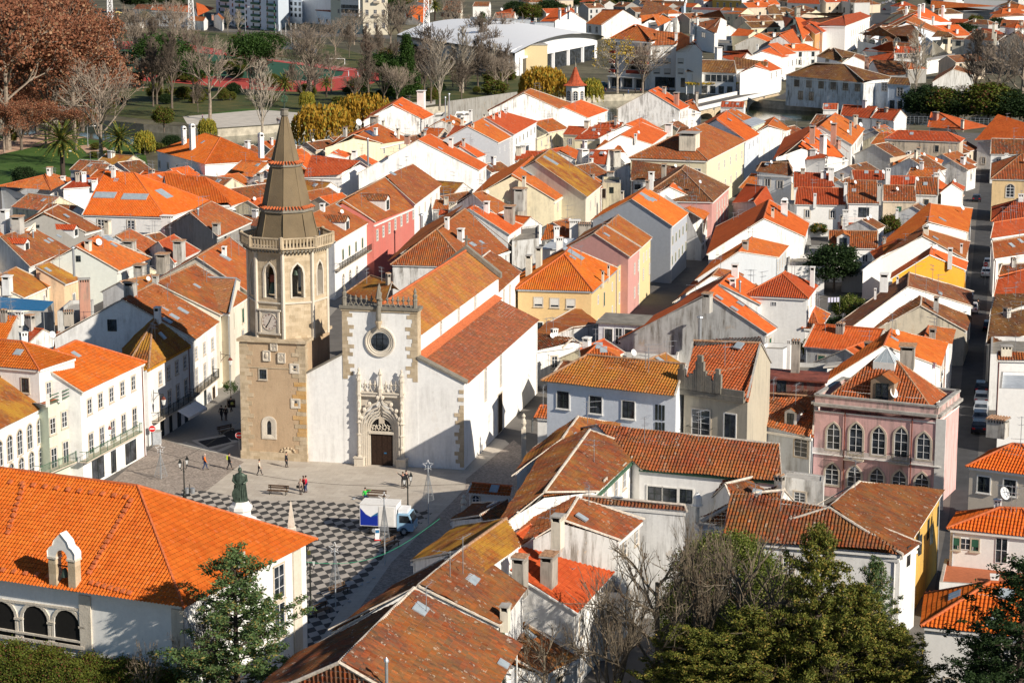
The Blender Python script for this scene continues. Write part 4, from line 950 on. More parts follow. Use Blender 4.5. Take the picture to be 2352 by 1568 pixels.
h('33','wide house with mossy canal tiles facing the dark conifers below the pink mansion',(-420,262),(1240,405),(-330,-165),(600,-35),7.2,N_,ends='gh',roof='old',wall='w',stain=.35,age=.9,name='long_house',win=[('R',1290,400,1500,200,3,.8,1.7,'d')],k=1.05)
h('32','yellow house with rust brown tiles sloping to the street directly below the pink mansion',(1240,1962),(1620,1375),(560,1530),(840,1290),7.3,2.6,ends='hg',roof='old',wall='yy',win=[('F',1290,1968,1560,1600,4,.9,1.8,'d')],stain=.5,age=.75)
flat('32','white stained block with one small window and a tall stone chimney below the mansion',(140,1240),(510,1292),(520,1230),7.9,wall='w',stain=.75,par=.1,top='concrete',win=[('F',292,1428,292,1428,1,1.1,.9,'w')],ch=[(100,1490,270,75,'k',70)])
h('22','dark weathered roof with a crooked hip behind the street lamp top',(1730,1655),(2400,1720),(2230,1392),(2500,1368),7.0,N_,ends='hg',roof='old',wall='w',stain=.4,age=.9)
h('22','dark mottled upper roof touching the right end of the long orange building',(1840,1430),(2360,1340),(1960,1310),(2450,1190),7.2,2.,roof='old',wall='w',stain=.4,age=.9)
flat('33','lean to covered in red corrugated sheets under the mossy canal tiles',(150,440),(1160,540),(1180,420),4.6,name='lean_to',cat='shed',wall='yy',stain=.3,par=0,top='rusty_sheet')
h('33','small shed with grey corrugated roofing among the dark conifers',(730,790),(960,830),(880,690),(1030,690),3.6,.8,roof=((.34,.33,.3),.3,0.,'tile','concrete'),wall='w',stain=.3,name='shed',cat='shed',k=0)
h('32','cream house with a crisp orange hipped roof on the right side of the dark street',(1815,1150),(2560,1250),(2245,942),(2330,948),6.8,N_,ends='hh',roof='hall',wall=(.66,.58,.48),stain=.05,age=.1,lichen=0,win=[('F',1983,1312,2222,1340,2,1.15,1.5,'k')],ch=[(2110,810,110,170,'g')],name='corner_house')
h('33','white house with dark green shutters opening onto the terracotta terrace',(1640,150),(2560,240),(2130,-40),(2330,-30),6.6,N_,ends='hh',roof='hall',wall='ww',stain=.03,age=.1,lichen=0,win=[('F',1815,290,1815,290,1,1.3,1.,'n'),('F',1727,285,1727,285,1,.6,1.,'g'),('F',1903,300,1903,300,1,.6,1.,'g'),('F',2145,350,2145,350,1,1.,2.2,'n')],ch=[(2110,-60,60,60,'w'),(2150,-20,150,110,'D')])
H=flat('33','terracotta floored roof terrace with a brick pillar rail right of the dark street',(1575,640),(2400,690),(2420,470),3.4,name='terrace',cat='terrace',wall='w',stain=.3,par=.12,top='terracotta_floor',ch=[(2080,640,70,70,'w')])
h('33','white walled house with an orange ribbed roof at the bottom right corner',(1400,1050),(2500,1160),(2043,643),(2420,668),6.8,N_,ends='hg',roof='hall',wall='ww',stain=.04,age=.1,lichen=0,sky=[(1720,770,1.6,1.),(2065,1010,.8,.9)],name='corner_house')
flat('32','plain white block with antennas right of the dark street',(2125,430),(2600,445),(2600,290),7.4,wall='ww',stain=.05,par=.3,top='grey_sheet',ch=[(2210,640,190,0,'A')][:0])
h('32','white house with a small tile strip above the plain white block',(2108,175),(2450,182),(2112,98),(2450,110),8.,N_,roof='mid',wall='ww',stain=.1,k=0)
flat('32','grey gravel roofed building at the right edge',(2045,115),(2450,125),(2440,-40),6.8,wall='w',stain=.3,top='asphalt_roof')
R_=[('31','yellow house with an arched window facing the dark street',(2045,78),(2500,90),(2330,-150),(2480,-145),8.2,'hh','mid',(.72,.52,.28),.35,[('F',2225,185,2225,185,1,1.5,2.5,'a')]),
('31','red hipped roof house just below the yellow house',(2050,470),(2450,482),(2290,270),(2400,280),6.,'hh','red','w',.2,()),
('31','house with a red roof of broad tiles beside the no entry sign',(2045,620),(2450,560),(2075,480),(2450,420),6.,'gg','redf','w',.3,()),
('31','house with dark red broken tiles and a satellite grey wall by the white cars',(2075,810),(2450,750),(2060,655),(2450,590),6.,'gg','mid','w',.5,()),
('31','narrow house with a striped roof and blue plastic sheet by the white cars',(2120,955),(2450,940),(2150,865),(2450,840),5.8,'gg','old','g',.5,()),
('31','house with a smooth bright red roof and two roof windows on the dark street',(2072,1155),(2470,1095),(2115,972),(2470,880),6.4,'gg','red','w',.2,()),
('31','house with very dark mossy tiles, upper one of two on the right edge',(2040,1335),(2450,1240),(2075,1165),(2450,1130),6.,'gg','drk','g',.5,()),
('31','house with very dark mossy tiles, lower one of two on the right edge',(2005,1600),(2450,1500),(2045,1335),(2450,1260),6.2,'gg','drk','g',.6,())]
for r in R_: h(r[0],r[1],r[2],r[3],r[4],r[5],r[6],N_,ends=r[7],roof=r[8],wall=r[9],stain=r[10],win=r[11],k=.6,group='houses along the right side of the dark street')
HS[-3].faces and None
B_=[
('red tiled house with a white chimney in the second row behind the arched gable',(235,158),(618,162),(240,20),(560,30),7.2,'gg','red','w',.1,(),[(580,85,110,45,'w')]),
('house with three chimneys under a long red roof in the second row',(785,85),(1072,90),(770,0),(1070,6),7.6,'gg','red','w',.1,(),[(1052,75,60,35,'D')]),
('house with a red roof between white firewalls in the second row',(1092,132),(1380,136),(1095,50),(1380,56),7.2,'gg','red','ww',.1,(),[(1100,130,150,40,'w'),(1545,110,90,45,'w')]),
('house with a dark red roof under a green tarpaulin near the dark street',(1350,215),(1565,222),(1360,62),(1565,66),6.4,'gg','mid','w',.4,(),[(1365,140,60,35,'D')]),
('white house with a round headed window gable and long striped roof',(245,310),(715,320),(270,155),(700,165),6.0,'gg','red','ww',.05,(),[(430,310,100,26,'w'),(710,280,170,30,'w')]),
('white house with a wide black framed window under dark red tiles',(728,300),(1022,305),(715,88),(1000,96),6.6,'gg','mid','ww',.05,[('F',880,385,880,385,1,1.9,1.9,'d')],[(1020,280,160,40,'g')]),
('beige walled house with plain weathered red tiles beside the black framed window',(1055,280),(1362,286),(1060,135),(1350,142),6.2,'gg','mid','tan',.5,(),()),
('house with two low red strips of tile behind the tall white chimney stack',(640,540),(1040,548),(640,482),(1040,492),4.2,'gg','red','ww',.05,(),[(710,550,190,52,'w')]),
('white house with a mottled brown roof and a shuttered dormer facing the camera',(560,710),(1008,716),(562,552),(1012,560),5.6,'gg','mid','ww',.05,(),[(1066,690,80,30,'g')]),
]
for l_,a_,b_,r0_,r1_,ze_,en_,rf_,wl_,s_,w_,c_ in B_: h('31',l_,a_,b_,r0_,r1_,ze_,N_,ends=en_,roof=rf_,wall=wl_,stain=s_,win=w_,ch=c_)
q=hit_plane(Rg('31',690,700),HS[-1].faces[0][0][0],HS[-1].faces[0][1]); dormer(HS[-1],HS[-1].faces[0],q,2.,1.6,'midf')
h('31','small white house whose gable with red trim faces the camera near the dark street',(1795,190),(1812,150),(1690,122),(1700,95),6.4,1.6,roof='red',wall='ww',stain=.05)
HG=flat('31','white walled courtyard house with a pointed gable and three arched windows',(215,308),(722,318),(705,290),5.6,wall='ww',stain=.03,par=0,top='concrete',win=[('F',510,390,655,394,3,.9,1.3,'a')])
mb=MB(); pt,nn,tt=HG.sides['F']; q=[hit_plane(Rg('31',x,y),pt+nn*.05,nn) for x,y in ((465,316),(722,318),(592,250))]
mb.face(q,'trim_white'); mb.face([p-nn*.4 for p in reversed(q)],'trim_white');
for i in range(3): p,r=q[i],q[(i+1)%3]; mb.face([p,r,r-nn*.4,p-nn*.4],'trim_white')
mb.build('gable',HG.root)
h('31','white house with a stepped orange red roof, largest by the dark street',(1840,570),(1885,345),(1475,470),(1496,305),6.0,N_,roof='org',wall='ww',stain=.05,age=.15,ch=[(1185,400,50,30,'w'),(1780,400,55,40,'D')])
h('31','white house with a narrow mottled ridge roof, second by the dark street',(1815,815),(1862,650),(1420,600),(1430,528),5.6,N_,roof='midf',wall='ww',stain=.05,ch=[(1775,760,90,28,'w'),(1345,580,30,28,'D')][:1])
h('31','white low house with an orange roof and a small glazed box beside it',(1330,845),(1480,790),(1175,735),(1205,645),5.,N_,roof='new',wall='bl',stain=.05)
h('31','house with a bright orange painted rough gable wall facing the camera',(1822,918),(1840,835),(1484,775),(1500,705),6.0,N_,roof='new',wall='og',stain=.12,verge='trim_white',ch=[(1670,860,150,50,'w')])
flat('31','low extension with an orange painted wall joined to the orange gable',(1148,865),(1292,858),(1292,835),3.6,wall='og',stain=.15,par=0,top='tarp_blue' and 'grey_sheet')
h('31','long low white walled house with a half brown, half red roof',(1885,1248),(1892,1110),(1283,1065),(1295,935),4.6,N_,roof='brn',wall='ww',stain=.3,ch=[(1065,1060,120,95,'w'),(1188,1040,70,26,'w'),(985,1130,50,26,'w')],sky=[(1580,1130,1.6,.6)])
h('31','derelict ivy covered house with a partly collapsed brown roof',(1825,1475),(1872,1340),(1400,1240),(1410,1160),4.6,N_,roof='old',wall='st',stain=.9)
flat('31','long grey garden wall building behind the bushes in the overgrown yard',(680,895),(1135,905),(1130,850),3.8,wall=(.34,.32,.3),stain=.3,par=0,top='concrete')
flat('31','white yard wall block right of the striped hipped house',(180,870),(520,880),(520,780),4.4,wall='ww',stain=.15)
flat('31','shed roofed with grey fibre cement sheets behind the light grey gable',(60,640),(380,690),(370,600),4.6,name='shed',cat='shed',wall='g',stain=.6,par=0,top='fibre_cement')
flat('31','dark corrugated yard shed in the shade beside the orange tree',(210,800),(560,810),(555,700),3.8,name='shed',cat='shed',wall='g',stain=.8,par=0,top='fibre_cement')
flat('31','white block with small dark square holes in its wall',(1005,745),(1165,700),(1175,640),4.6,wall='bl',stain=.05,par=.2,top='grey_sheet')
flat('31','white parapet terrace block among the striped red roofs',(670,445),(950,450),(960,430),4.4,wall='ww',stain=.03,par=.6,top='terracotta_floor')
Z=[
('30','beige stained block under a red hipped roof, upper right of the old town',(1060,1280),(1772,1305),(1190,1200),(1650,1215),8.6,'hh','red','tan',.9,(),[(1030,1480,60,30,'w')],{}),
('30','building with a huge flat salmon hipped roof at the right edge by the river',(1900,1290),(2560,1330),(2130,1110),(2430,1150),6.5,'hh','new','w',.2,(),(),{}),
('30','old brown roofed building below the huge salmon roof',(2045,1415),(2500,1425),(2055,1275),(2500,1285),6.5,'gg','old','w',.4,(),[(2190,1440,30,30,'w')],{}),
('30','salmon roofed house with a fat red chimney near the river garden',(1465,1168),(1800,1195),(1500,1035),(1575,1040),6.6,'hh','new','w',.3,(),[(1540,1100,70,45,'r'),(1785,1180,80,25,'c')],{}),
('30','long white house with red canal tiles near the river, left half',(665,1062),(942,1085),(690,965),(1000,985),7.6,'gg','red','ww',.1,[('F',845,1110,845,1110,1,1.3,1.5,'d')],[(800,1170,110,38,'g')],{}),
('30','long white house with arched loggia windows near the river, right half',(945,1085),(1155,1105),(1005,1000),(1220,1014),7.6,'gg','red','ww',.1,[('F',1020,1122,1080,1126,2,1.6,1.3,'a')],[(1085,1030,40,30,'k')],{}),
('30','small red tiled house at the river edge left of the long white house',(505,1005),(640,1006),(510,955),(645,955),6.,'gg','red','w',.2,(),(),{}),
('30','house crowded with pink chimneys under an orange roof',(775,1335),(888,1190),(480,1160),(620,1040),8.4,'gg','org','w',.4,(),[(405,1290,130,60,'r'),(600,1300,165,62,'r'),(755,1245,130,30,'g'),(800,1180,120,35,'c'),(845,1210,60,40,'D'),(730,1260,50,28,'D')],{}),
('30','white gabled house with a salmon right slope and a long dark left slope',(545,1435),(742,1400),(310,1290),(440,1165),8.,'gg','new','w',.4,(),[(503,1430,190,58,'w'),(640,1340,60,50,'r')],{}),
('30','low white house front with a red strip roof below the white gable',(290,1475),(535,1490),(300,1390),(545,1430),7.6,'gg','redf','ww',.03,(),[(283,1440,50,50,'w'),(418,1420,50,55,'w')],{'k':.5}),
('30','small gabled house with a beige wall upper right of the chimneys',(1590,1510),(1612,1480),(1365,1405),(1385,1395),6.4,'gg','org','tan',.4,(),[(1540,1500,30,30,'D')],{}),
('30','orange gabled house at the left of the dark slope near the bridge',(160,1205),(215,1180),(0,1150),(60,1080),7.4,'gg','org','w',.5,(),(),{}),
('20','house with orange roof and a light grey sheet strip near the bridge street',(2150,1296),(2282,1222),(1880,1090),(1975,1022),9.4,'gg','new','bl',.3,[('F',2180,1345,2255,1290,3,.9,1.4,'n')],(),{}),
('20','aged orange roofed house behind the light grey sheet strip',(2180,1147),(2245,1105),(1990,1025),(2035,995),8.6,'gg','org','w',.5,(),(),{}),
('20','orange roofed hall attached to the little turret by the river',(692,1085),(890,1012),(470,985),(640,920),7.,'gg','new','ww',.1,[('F',720,1130,860,1075,3,.7,1.6,'w')],(),{}),
('20','tall grey stained building with an aged roof left of the turret hall',(430,1003),(555,945),(108,852),(172,815),9.8,'gg','midf','w',.75,[('F',445,1180,540,1120,4,.6,1.4,'w')],(),{}),
('20','white and grey gabled house with a red chimney near the weir',(1545,1012),(1632,975),(1256,838),(1345,800),7.2,'gg','new','w',.7,(),[(1510,960,110,55,'r')],{}),
('20','small riverside cottage with aged tiles right of the red chimney',(1600,988),(1742,982),(1590,942),(1660,915),6.,'gg','org','w',.5,(),[(1695,960,110,26,'k')],{}),
('20','low house with a small red roof in front of the bridge arch',(1915,985),(2130,990),(1925,935),(2140,940),6.4,'gg','red','w',.3,(),(),{}),
('20','orange house behind the salmon roof left of the striped roofs',(1290,1225),(1400,1190),(1045,1145),(1190,1085),7.2,'gg','new','w',.4,(),(),{}),
('20','white gabled house with a clean salmon roof right of the striped roofs',(1290,1330),(1432,1225),(1000,1245),(1190,1125),7.2,'gg','new','w',.2,(),[(1135,1290,60,30,'w'),(1440,1225,90,80,'w')],{}),
('20','white house with red ribbed roof, top of three stepped roofs',(735,1168),(1000,1180),(790,1130),(1020,1136),6.6,'gg','red','ww',.05,(),[(975,1175,40,24,'D')],{}),
('20','white house with red ribbed roof, middle of three stepped roofs',(630,1240),(920,1250),(700,1185),(955,1192),6.6,'gg','red','ww',.05,(),[(930,1230,40,30,'w')],{}),
('20','white house with red ribbed roof, lowest of three stepped roofs',(570,1285),(860,1290),(620,1245),(880,1257),6.6,'gg','red','c',.05,(),(),{}),
('20','house with an orange hipped roof among white chimneys in the centre',(760,1378),(1060,1432),(870,1308),(1000,1350),6.6,'gg','org','w',.3,(),[(650,1480,110,95,'w'),(668,1350,60,40,'w'),(940,1500,120,100,'g')],{}),
('20','small orange roofed house left of the wide white chimney',(590,1468),(602,1400),(430,1395),(512,1340),6.4,'gg','new','w',.5,(),(),{}),
('20','red ribbed roof between two thick chimneys in the centre',(705,1500),(872,1510),(710,1380),(890,1386),6.4,'gg','red','w',.4,(),(),{}),
('20','small red ribbed roof beside the street of white fronts',(25,1475),(252,1480),(40,1388),(290,1395),6.4,'gg','red','w',.4,(),(),{}),
('00','white villa with an orange hipped roof and two tall louvred chimneys by the park',(1430,1387),(1875,1512),(1885,1228),(2025,1265),6.8,'hh','hall','ww',.05,[('F',1465,1510,1700,1560,4,1.,1.4,'w')],[(1770,1370,230,55,'v'),(1692,1325,165,45,'v'),(2400,1420,200,52,'v')],{'name':'villa','cat':'villa'}),
('10','grey gabled house with an orange roof and a big white chimney by the willows',(1530,1100),(1640,1045),(1255,958),(1345,897),8.,'gg','new','w',.85,[('F',1570,1190,1570,1190,1,2.2,2.4,'d')],[(1520,985,150,85,'w'),(1085,1130,60,80,'k')],{}),
('10','cream gabled house with blue solar panels on an orange roof',(1165,1320),(1432,1256),(895,1235),(1120,1140),7.8,'gg','org','c',.25,(),[(1100,1245,70,34,'w'),(1305,1275,95,30,'c'),(940,1190,60,60,'D'),(1170,1150,40,26,'c'),(820,1230,60,35,'g'),(1278,1280,45,30,'D')],{}),
('10','small orange roofed house between the spire and the cream gable',(820,1452),(882,1420),(690,1410),(790,1360),6.4,'gg','new','w',.3,(),[(905,1450,70,60,'w')],{}),
('10','low orange roof beside the tall grey flue pipe',(1088,1538),(1152,1505),(950,1442),(1002,1425),6.2,'gg','new','w',.3,(),[(1030,1520,240,18,'t')],{}),
('10','long white gabled house with an orange roof and corrugated grey strip',(2050,1568),(2130,1515),(1490,1287),(1600,1232),8.2,'gg','new','ww',.4,(),[(1390,1290,50,60,'r')],{}),
('10','orange annexe with a laundry terrace beside the long white house',(2035,1450),(2122,1410),(1870,1335),(1900,1300),7.,'gg','new','ww',.2,(),(),{}),
('10','house with smooth grey clad gable and aged orange roof',(2230,1312),(2378,1240),(1942,1162),(2100,1085),8.4,'gg','org',(.42,.43,.46),.05,[('F',2240,1385,2330,1335,3,.7,1.3,'n')],[(1990,1175,40,30,'c'),(2100,1090,40,28,'c')],{}),
('10','long white fronted house with narrow windows and a red orange roof',(2371,1240),(2592,1118),(2112,1085),(2262,1020),8.8,'gg','redf','ww',.15,[('F',2390,1300,2560,1195,6,.6,1.4,'d')],[(2182,1095,50,24,'c'),(2238,1080,50,24,'w'),(2290,1040,40,26,'w')],{'name':'town_house'}),
('10','small orange roofed house with a row of chimneys between grey walls',(1840,1165),(1935,1120),(1700,1110),(1790,1060),6.8,'gg','org','g',.8,(),[(1780,1190,70,40,'g'),(1895,1150,70,34,'c'),(1970,1110,100,36,'w'),(1905,1090,50,34,'D'),(1812,1170,45,30,'D'),(1775,1100,230,14,'t'),(1740,1110,210,12,'t')],{}),
]
def go(Z):
    for rg,l_,a_,b_,r0_,r1_,ze_,en_,rf_,wl_,s_,w_,c_,kw in Z: h(rg,l_,a_,b_,r0_,r1_,ze_,N_,ends=en_,roof=rf_,wall=wl_,stain=s_,win=w_,ch=c_,**kw)
go(Z)
q=HS[[i for i,x in enumerate(HS) if x.root['label'].startswith('cream gabled house with blue')][0]]
deco(q,(),(),[(1060,1230,3.6,2.6,'solar')])
flat('10','long grey stained wall building behind the grey gabled house',(1760,930),(2351,850),(2400,845),8.6,wall='dg',stain=.8,par=.2,top='concrete')
flat('10','white flat roofed block with water tanks behind the chimneys',(1815,1065),(1975,1060),(1990,1020),8.,wall='w',stain=.4)
flat('10','stained terrace block joining the grey gable and the steel flues',(1620,1080),(1720,1070),(1740,1030),6.4,wall='g',stain=.9)
flat('20','pale green house with a grey sheet roof on the bridge street',(2200,1165),(2320,1122),(2230,1085),9.6,wall='gr',stain=.1,par=0,top='grey_sheet',win=[('F',2225,1220,2305,1180,3,.9,1.6,'n'),('F',2225,1350,2305,1300,3,.9,1.6,'n')],cor=False)
flat('20','white flat roofed house with dark openings left of the turret hall',(0,985),(215,1010),(235,985),8.2,wall='w',stain=.4,win=[('F',145,1050,145,1050,1,1.6,1.,'d')])
flat('20','pale yellow house front with corner windows below the turret hall',(230,1290),(345,1240),(330,1220),7.6,wall='c',stain=.2,win=[('F',270,1320,330,1290,2,.8,1.4,'w')])
Z2=[
('20','beige four storey apartment block with dark red balcony bands by the river',(895,355),(1278,370),(1120,230),(1150,228),16.6,'hh','org','w',.1,(),(),{'name':'apartment_block','cat':'apartment block'}),
('20','white five storey block with square shuttered windows by the river',(1275,425),(1512,426),(1330,300),(1562,305),14.6,'gg','mid','ww',.05,[('F',1330,462,1430,465,2,2.,1.6,'r'),('F',1330,560,1427,562,2,2.,1.6,'r'),('F',1330,655,1427,659,2,2.,1.7,'r'),('F',1345,755,1465,760,4,2.2,3.4,'x')],[(1508,375,70,26,'w')],{'name':'apartment_block','cat':'apartment block'}),
('20','white block with one column of windows beside the five storey block',(1505,475),(1618,480),(1575,335),(1690,370),13.4,'gg','org','ww',.03,[('F',1550,563,1550,563,1,2.,1.6,'r'),('F',1550,658,1550,658,1,2.,1.6,'r'),('F',1570,760,1570,760,1,1.6,3.,'x')],[(1652,385,60,30,'w')],{'name':'apartment_block','cat':'apartment block'}),
('20','white riverside house with five green framed windows and a vine pergola',(1595,660),(2062,675),(1695,550),(2045,560),7.1,'hg','drk','ww',.05,[('F',1682,715,1682,715,1,2.,2.2,'k'),('F',1800,718,2010,724,5,1.9,2.2,'k'),('F',1690,820,2000,830,5,1.8,2.4,'x')],[(1820,610,40,30,'k')][:0],{'name':'riverside_house','age':.7}),
('20','white building with a tall balcony door at the head of the bridge',(2065,640),(2345,640),(2040,560),(2351,572),7.8,'gg','drk','ww',.1,[('F',2192,722,2192,722,1,1.6,3.,'w')],[(2296,620,60,24,'w'),(1900,0,0,0,'w')][:1],{'age':.7}),
('30','derelict white riverside house with a collapsing brown roof and peeling plaster',(155,695),(880,745),(430,580),(700,592),9.1,'hh','drk',(.66,.68,.7),.9,[('F',265,757,825,800,6,2.0,2.6,'t'),('F',300,877,398,885,2,1.8,2.6,'t')],(),{'name':'derelict_house','age':.75}),
('30','white rear house with a dark doorway right of the derelict house',(1100,772),(1312,782),(1130,710),(1292,716),8.2,'gg','drk','bl',.3,[('F',1212,845,1212,845,1,1.8,2.6,'w'),('F',1140,970,1280,980,3,1.6,3.,'x')],(),{}),
('30','chalet like house with an arched attic opening above the derelict house',(935,590),(960,540),(785,520),(800,500),10.,'gg','old','w',.5,(),[(905,640,120,50,'r')],{}),
('30','flat brown roofed house right of the chalet gable',(1030,695),(1268,700),(962,560),(1272,570),8.6,'gg','brn','w',.4,(),(),{}),
('30','white house with a brown hipped roof left of the chalet gable',(440,520),(682,535),(560,445),(600,440),9.4,'hh','drk','ww',.1,[('F',545,562,545,562,1,1.6,1.4,'d')],(),{}),
('30','long red tiled wing beneath the school',(815,520),(1158,570),(870,470),(1162,480),6.,'gg','red','w',.2,(),(),{}),
('30','white house with two square windows and twin dishes beyond the river',(1160,487),(1400,490),(1170,430),(1412,432),9.,'gg','red','ww',.05,[('F',1210,515,1330,520,3,1.8,1.8,'w')],[(1190,470,30,30,'D')],{}),
('30','old school with a broad pediment, arched windows and brown hipped roof',(868,325),(1440,345),(1020,245),(1320,230),9.6,'hh','brn','ww',.25,[('F',955,420,1185,405,3,2.6,5.,'a')],(),{'name':'school','cat':'school'}),
('30','orange roofed wing sloping away behind the school pediment',(1580,320),(1670,300),(1270,190),(1335,150),8.,'gg','org','bl',.1,(),[(1515,215,60,24,'w')],{}),
('30','white gabled house with twin white chimneys behind the school',(1580,205),(1690,185),(1330,130),(1450,78),8.,'gg','new','ww',.1,(),[(1388,165,120,30,'v'),(1425,115,80,30,'v'),(1605,165,110,28,'v'),(1515,100,50,22,'v'),(1270,120,60,24,'v')],{}),
('30','long low building with an orange roof and grey wall at the top right',(1490,80),(2165,95),(1510,40),(2125,60),7.,'gg','org','dg',.3,(),(),{}),
('30','low house with a small red roof under the long grey wall',(1665,226),(1842,232),(1680,175),(1842,180),4.5,'gg','red','ww',.05,(),(),{}),
('30','grand white corner building with rows of windows at the top of the bridge street',(715,238),(945,160),(690,150),(850,112),11.6,'hg','redf','ww',.1,[('F',765,310,930,225,9,1.2,2.6,'w'),('F',770,400,930,300,9,1.2,2.6,'w')],[(655,140,0,0,'w')][:0],{'name':'corner_building','cat':'corner building'}),
('30','building under a flat brown roof beside the grand white corner building',(290,175),(718,232),(270,125),(690,150),10.6,'gg','brn','w',.4,[('F',665,345,665,345,1,2.,3.2,'w')],[(270,150,80,50,'k'),(170,190,60,40,'k')],{'k':.6}),
('30','white fronted town house at the top of the row facing the bridge street',(508,300),(632,262),(360,212),(440,205),9.,'gg','redf','ww',.05,[('F',530,350,620,320,4,1.1,2.,'w')],(),{'name':'town_house'}),
('30','orange fronted town house with pointed windows facing the bridge street',(437,318),(500,292),(340,240),(400,220),9.,'gg','red','o',.05,[('F',450,420,490,395,3,1.2,3.,'p')],(),{'name':'town_house'}),
('30','pale green fronted town house in the row facing the bridge street',(322,372),(437,255),(240,175),(300,165),9.2,'gg','new','gr',.05,[('F',335,400,425,330,4,1.,1.8,'w'),('F',335,520,425,440,4,1.,1.8,'w')],(),{'name':'town_house'}),
('30','white fronted town house with a grey gable, middle of the bridge street row',(205,400),(322,380),(110,310),(230,270),9.,'gg','new','w',.5,[('F',215,450,310,420,4,1.,2.2,'a'),('F',215,560,310,510,4,1.,2.2,'w')],(),{'name':'town_house'}),
('30','white house with yellow eaves and salmon roof in the bridge street row',(135,510),(262,490),(0,410),(90,395),8.6,'gg','new','ww',.1,[('F',150,600,300,560,5,1.,2.,'w')],(),{'name':'town_house'}),
('30','white house with a plain salmon roof, nearest the bridge in its row',(130,530),(200,512),(-60,470),(20,440),8.2,'gg','new','ww',.2,(),(),{'name':'town_house'}),
('30','lowest white house of the bridge street row with a salmon roof',(20,655),(135,620),(-120,600),(-20,550),7.6,'gg','new','ww',.05,[('F',30,700,125,660,3,1.,1.8,'w')],(),{'name':'town_house'}),
('20','orange roofed house with a stained gable wall above the arena roof',(680,218),(820,227),(830,88),(1022,96),6.8,'gg','org','w',.5,[('F',716,268,778,275,2,1.6,2.8,'a')],(),{}),
('20','house with a salmon roof and white chimneys above the arena roof',(258,200),(392,206),(400,92),(540,100),6.4,'gg','new','ww',.1,[('F',285,235,355,238,2,1.4,1.6,'w')],[(438,165,70,22,'w'),(495,115,40,18,'w'),(518,100,40,18,'w'),(590,110,50,24,'w')],{}),
('20','low white house with a brown roof between the two salmon roofs',(395,196),(542,202),(450,160),(592,166),5.6,'gg','mid','ww',.05,[('F',423,245,485,248,2,1.6,1.8,'w')],(),{}),
('20','small orange roofed shed between the arena and the stained gable',(530,215),(640,222),(560,185),(650,190),5.2,'gg','org','ww',.05,(),(),{}),
('20','house with a long brown roof behind the beige apartment block',(1160,170),(1540,150),(1220,85),(1530,95),9.,'gg','brn','w',.3,(),(),{}),
('20','house with orange dormers and solar panel behind the apartment block',(1215,216),(1300,222),(1290,140),(1390,122),10.,'gg','org','w',.2,(),(),{}),
('20','white modern house with a big pointed blank gable wall',(1645,210),(1860,250),(1655,160),(1920,167),11.,'gg','mid','ww',.05,[('F',1700,222,1860,230,3,1.6,1.2,'x'),('F',1760,320,1760,320,1,6.,2.4,'d')],[(1706,235,70,24,'w')],{}),
('20','small white house with a red roof above the modern house',(2078,156),(2280,168),(2090,135),(2300,146),6.5,'gg','red','ww',.03,[('F',2110,210,2240,215,2,1.4,1.4,'t')],(),{}),
('20','cream house with a salmon roof beside the blank gable',(2010,332),(2170,340),(2080,270),(2232,280),6.6,'gg','new','c',.1,(),(),{}),
('20','dark grey stained gabled house near the top of the bridge street',(2380,400),(2450,380),(2215,335),(2290,310),8.4,'gg','new','dg',.9,(),[(2255,440,30,24,'w')],{}),
('20','long red shed roof behind the wide white chimney',(1930,530),(2100,560),(1935,476),(2160,490),8.,'gg','red','w',.2,(),[(1895,560,125,66,'w')],{}),
('00','long white country house with balconies and an orange roof at the top left',(1385,92),(1752,103),(1402,50),(1745,56),8.2,'gg','new','ww',.05,[('F',1448,142,1670,145,4,1.8,3.,'a'),('F',1448,205,1670,205,4,1.8,2.4,'a')],[(1575,55,15,15,'w')],{'name':'country_house'}),
('00','old brown roofed end of the long country house',(1220,85),(1385,92),(1270,42),(1402,48),8.2,'gg','brn','w',.1,[('F',1360,130,1360,130,1,1.6,2.4,'w')],(),{}),
('00','small white house with an orange roof and green door at the top',(1815,150),(1965,110),(1790,60),(1900,58),6.6,'gg','new','ww',.05,[('F',1870,145,1870,145,1,2.4,3.,'g')],(),{}),
('00','white barn like cottage with a plain pointed gable at the top',(2045,190),(2060,170),(2000,135),(2010,125),5.5,'gg','org','ww',.05,(),[(1955,175,40,24,'r')],{}),
('00','low cottage with patched brown roof between the country house and the barn',(1730,190),(1870,200),(1760,150),(1890,160),4.5,'gg','org','w',.4,(),(),{}),
('10','white cottage with a salmon roof left of the tall palm',(1370,110),(1560,118),(1420,60),(1580,45),6.6,'gg','new','ww',.03,[('F',1425,165,1500,170,2,1.4,2.6,'w')],(),{}),
('10','cream gabled house with a faded orange roof right of the tall palm',(1715,90),(1880,100),(1740,20),(1890,22),8.,'gg','org','cr',.1,[('F',1712,135,1765,140,2,2.,2.2,'d')],(),{}),
('10','white block with small square windows behind the cream gable',(1990,60),(2140,60),(2010,20),(2150,20),8.,'gg','brn','ww',.03,(),(),{}),
('10','red roofed house with a dish above the arena roof',(2170,195),(2360,200),(2200,120),(2380,115),5.6,'gg','redf','ww',.03,(),[(2255,110,20,25,'D')],{}),
('20','white house at the left end above the arena roof',(-20,230),(185,236),(10,195),(195,202),5.4,'gg','red','ww',.03,(),(),{}),
('10','small orange roof behind the white house with tall palm',(1480,20),(1600,25),(1500,-15),(1620,-15),6.,'gg','org','ww',.03,(),(),{}),
('20','blue grey shaded row house at the top centre',(1170,40),(1580,52),(1190,10),(1590,20),9.,'gg','brn','b',.3,[('F',1200,90,1540,95,5,2.,2.,'d')],(),{}),
('30','white house with yellow trim at the top of the right quarter',(175,28),(480,40),(190,-20),(470,-10),8.,'gg','red','ww',.1,[('F',230,70,440,80,3,2.,2.,'d')],(),{}),
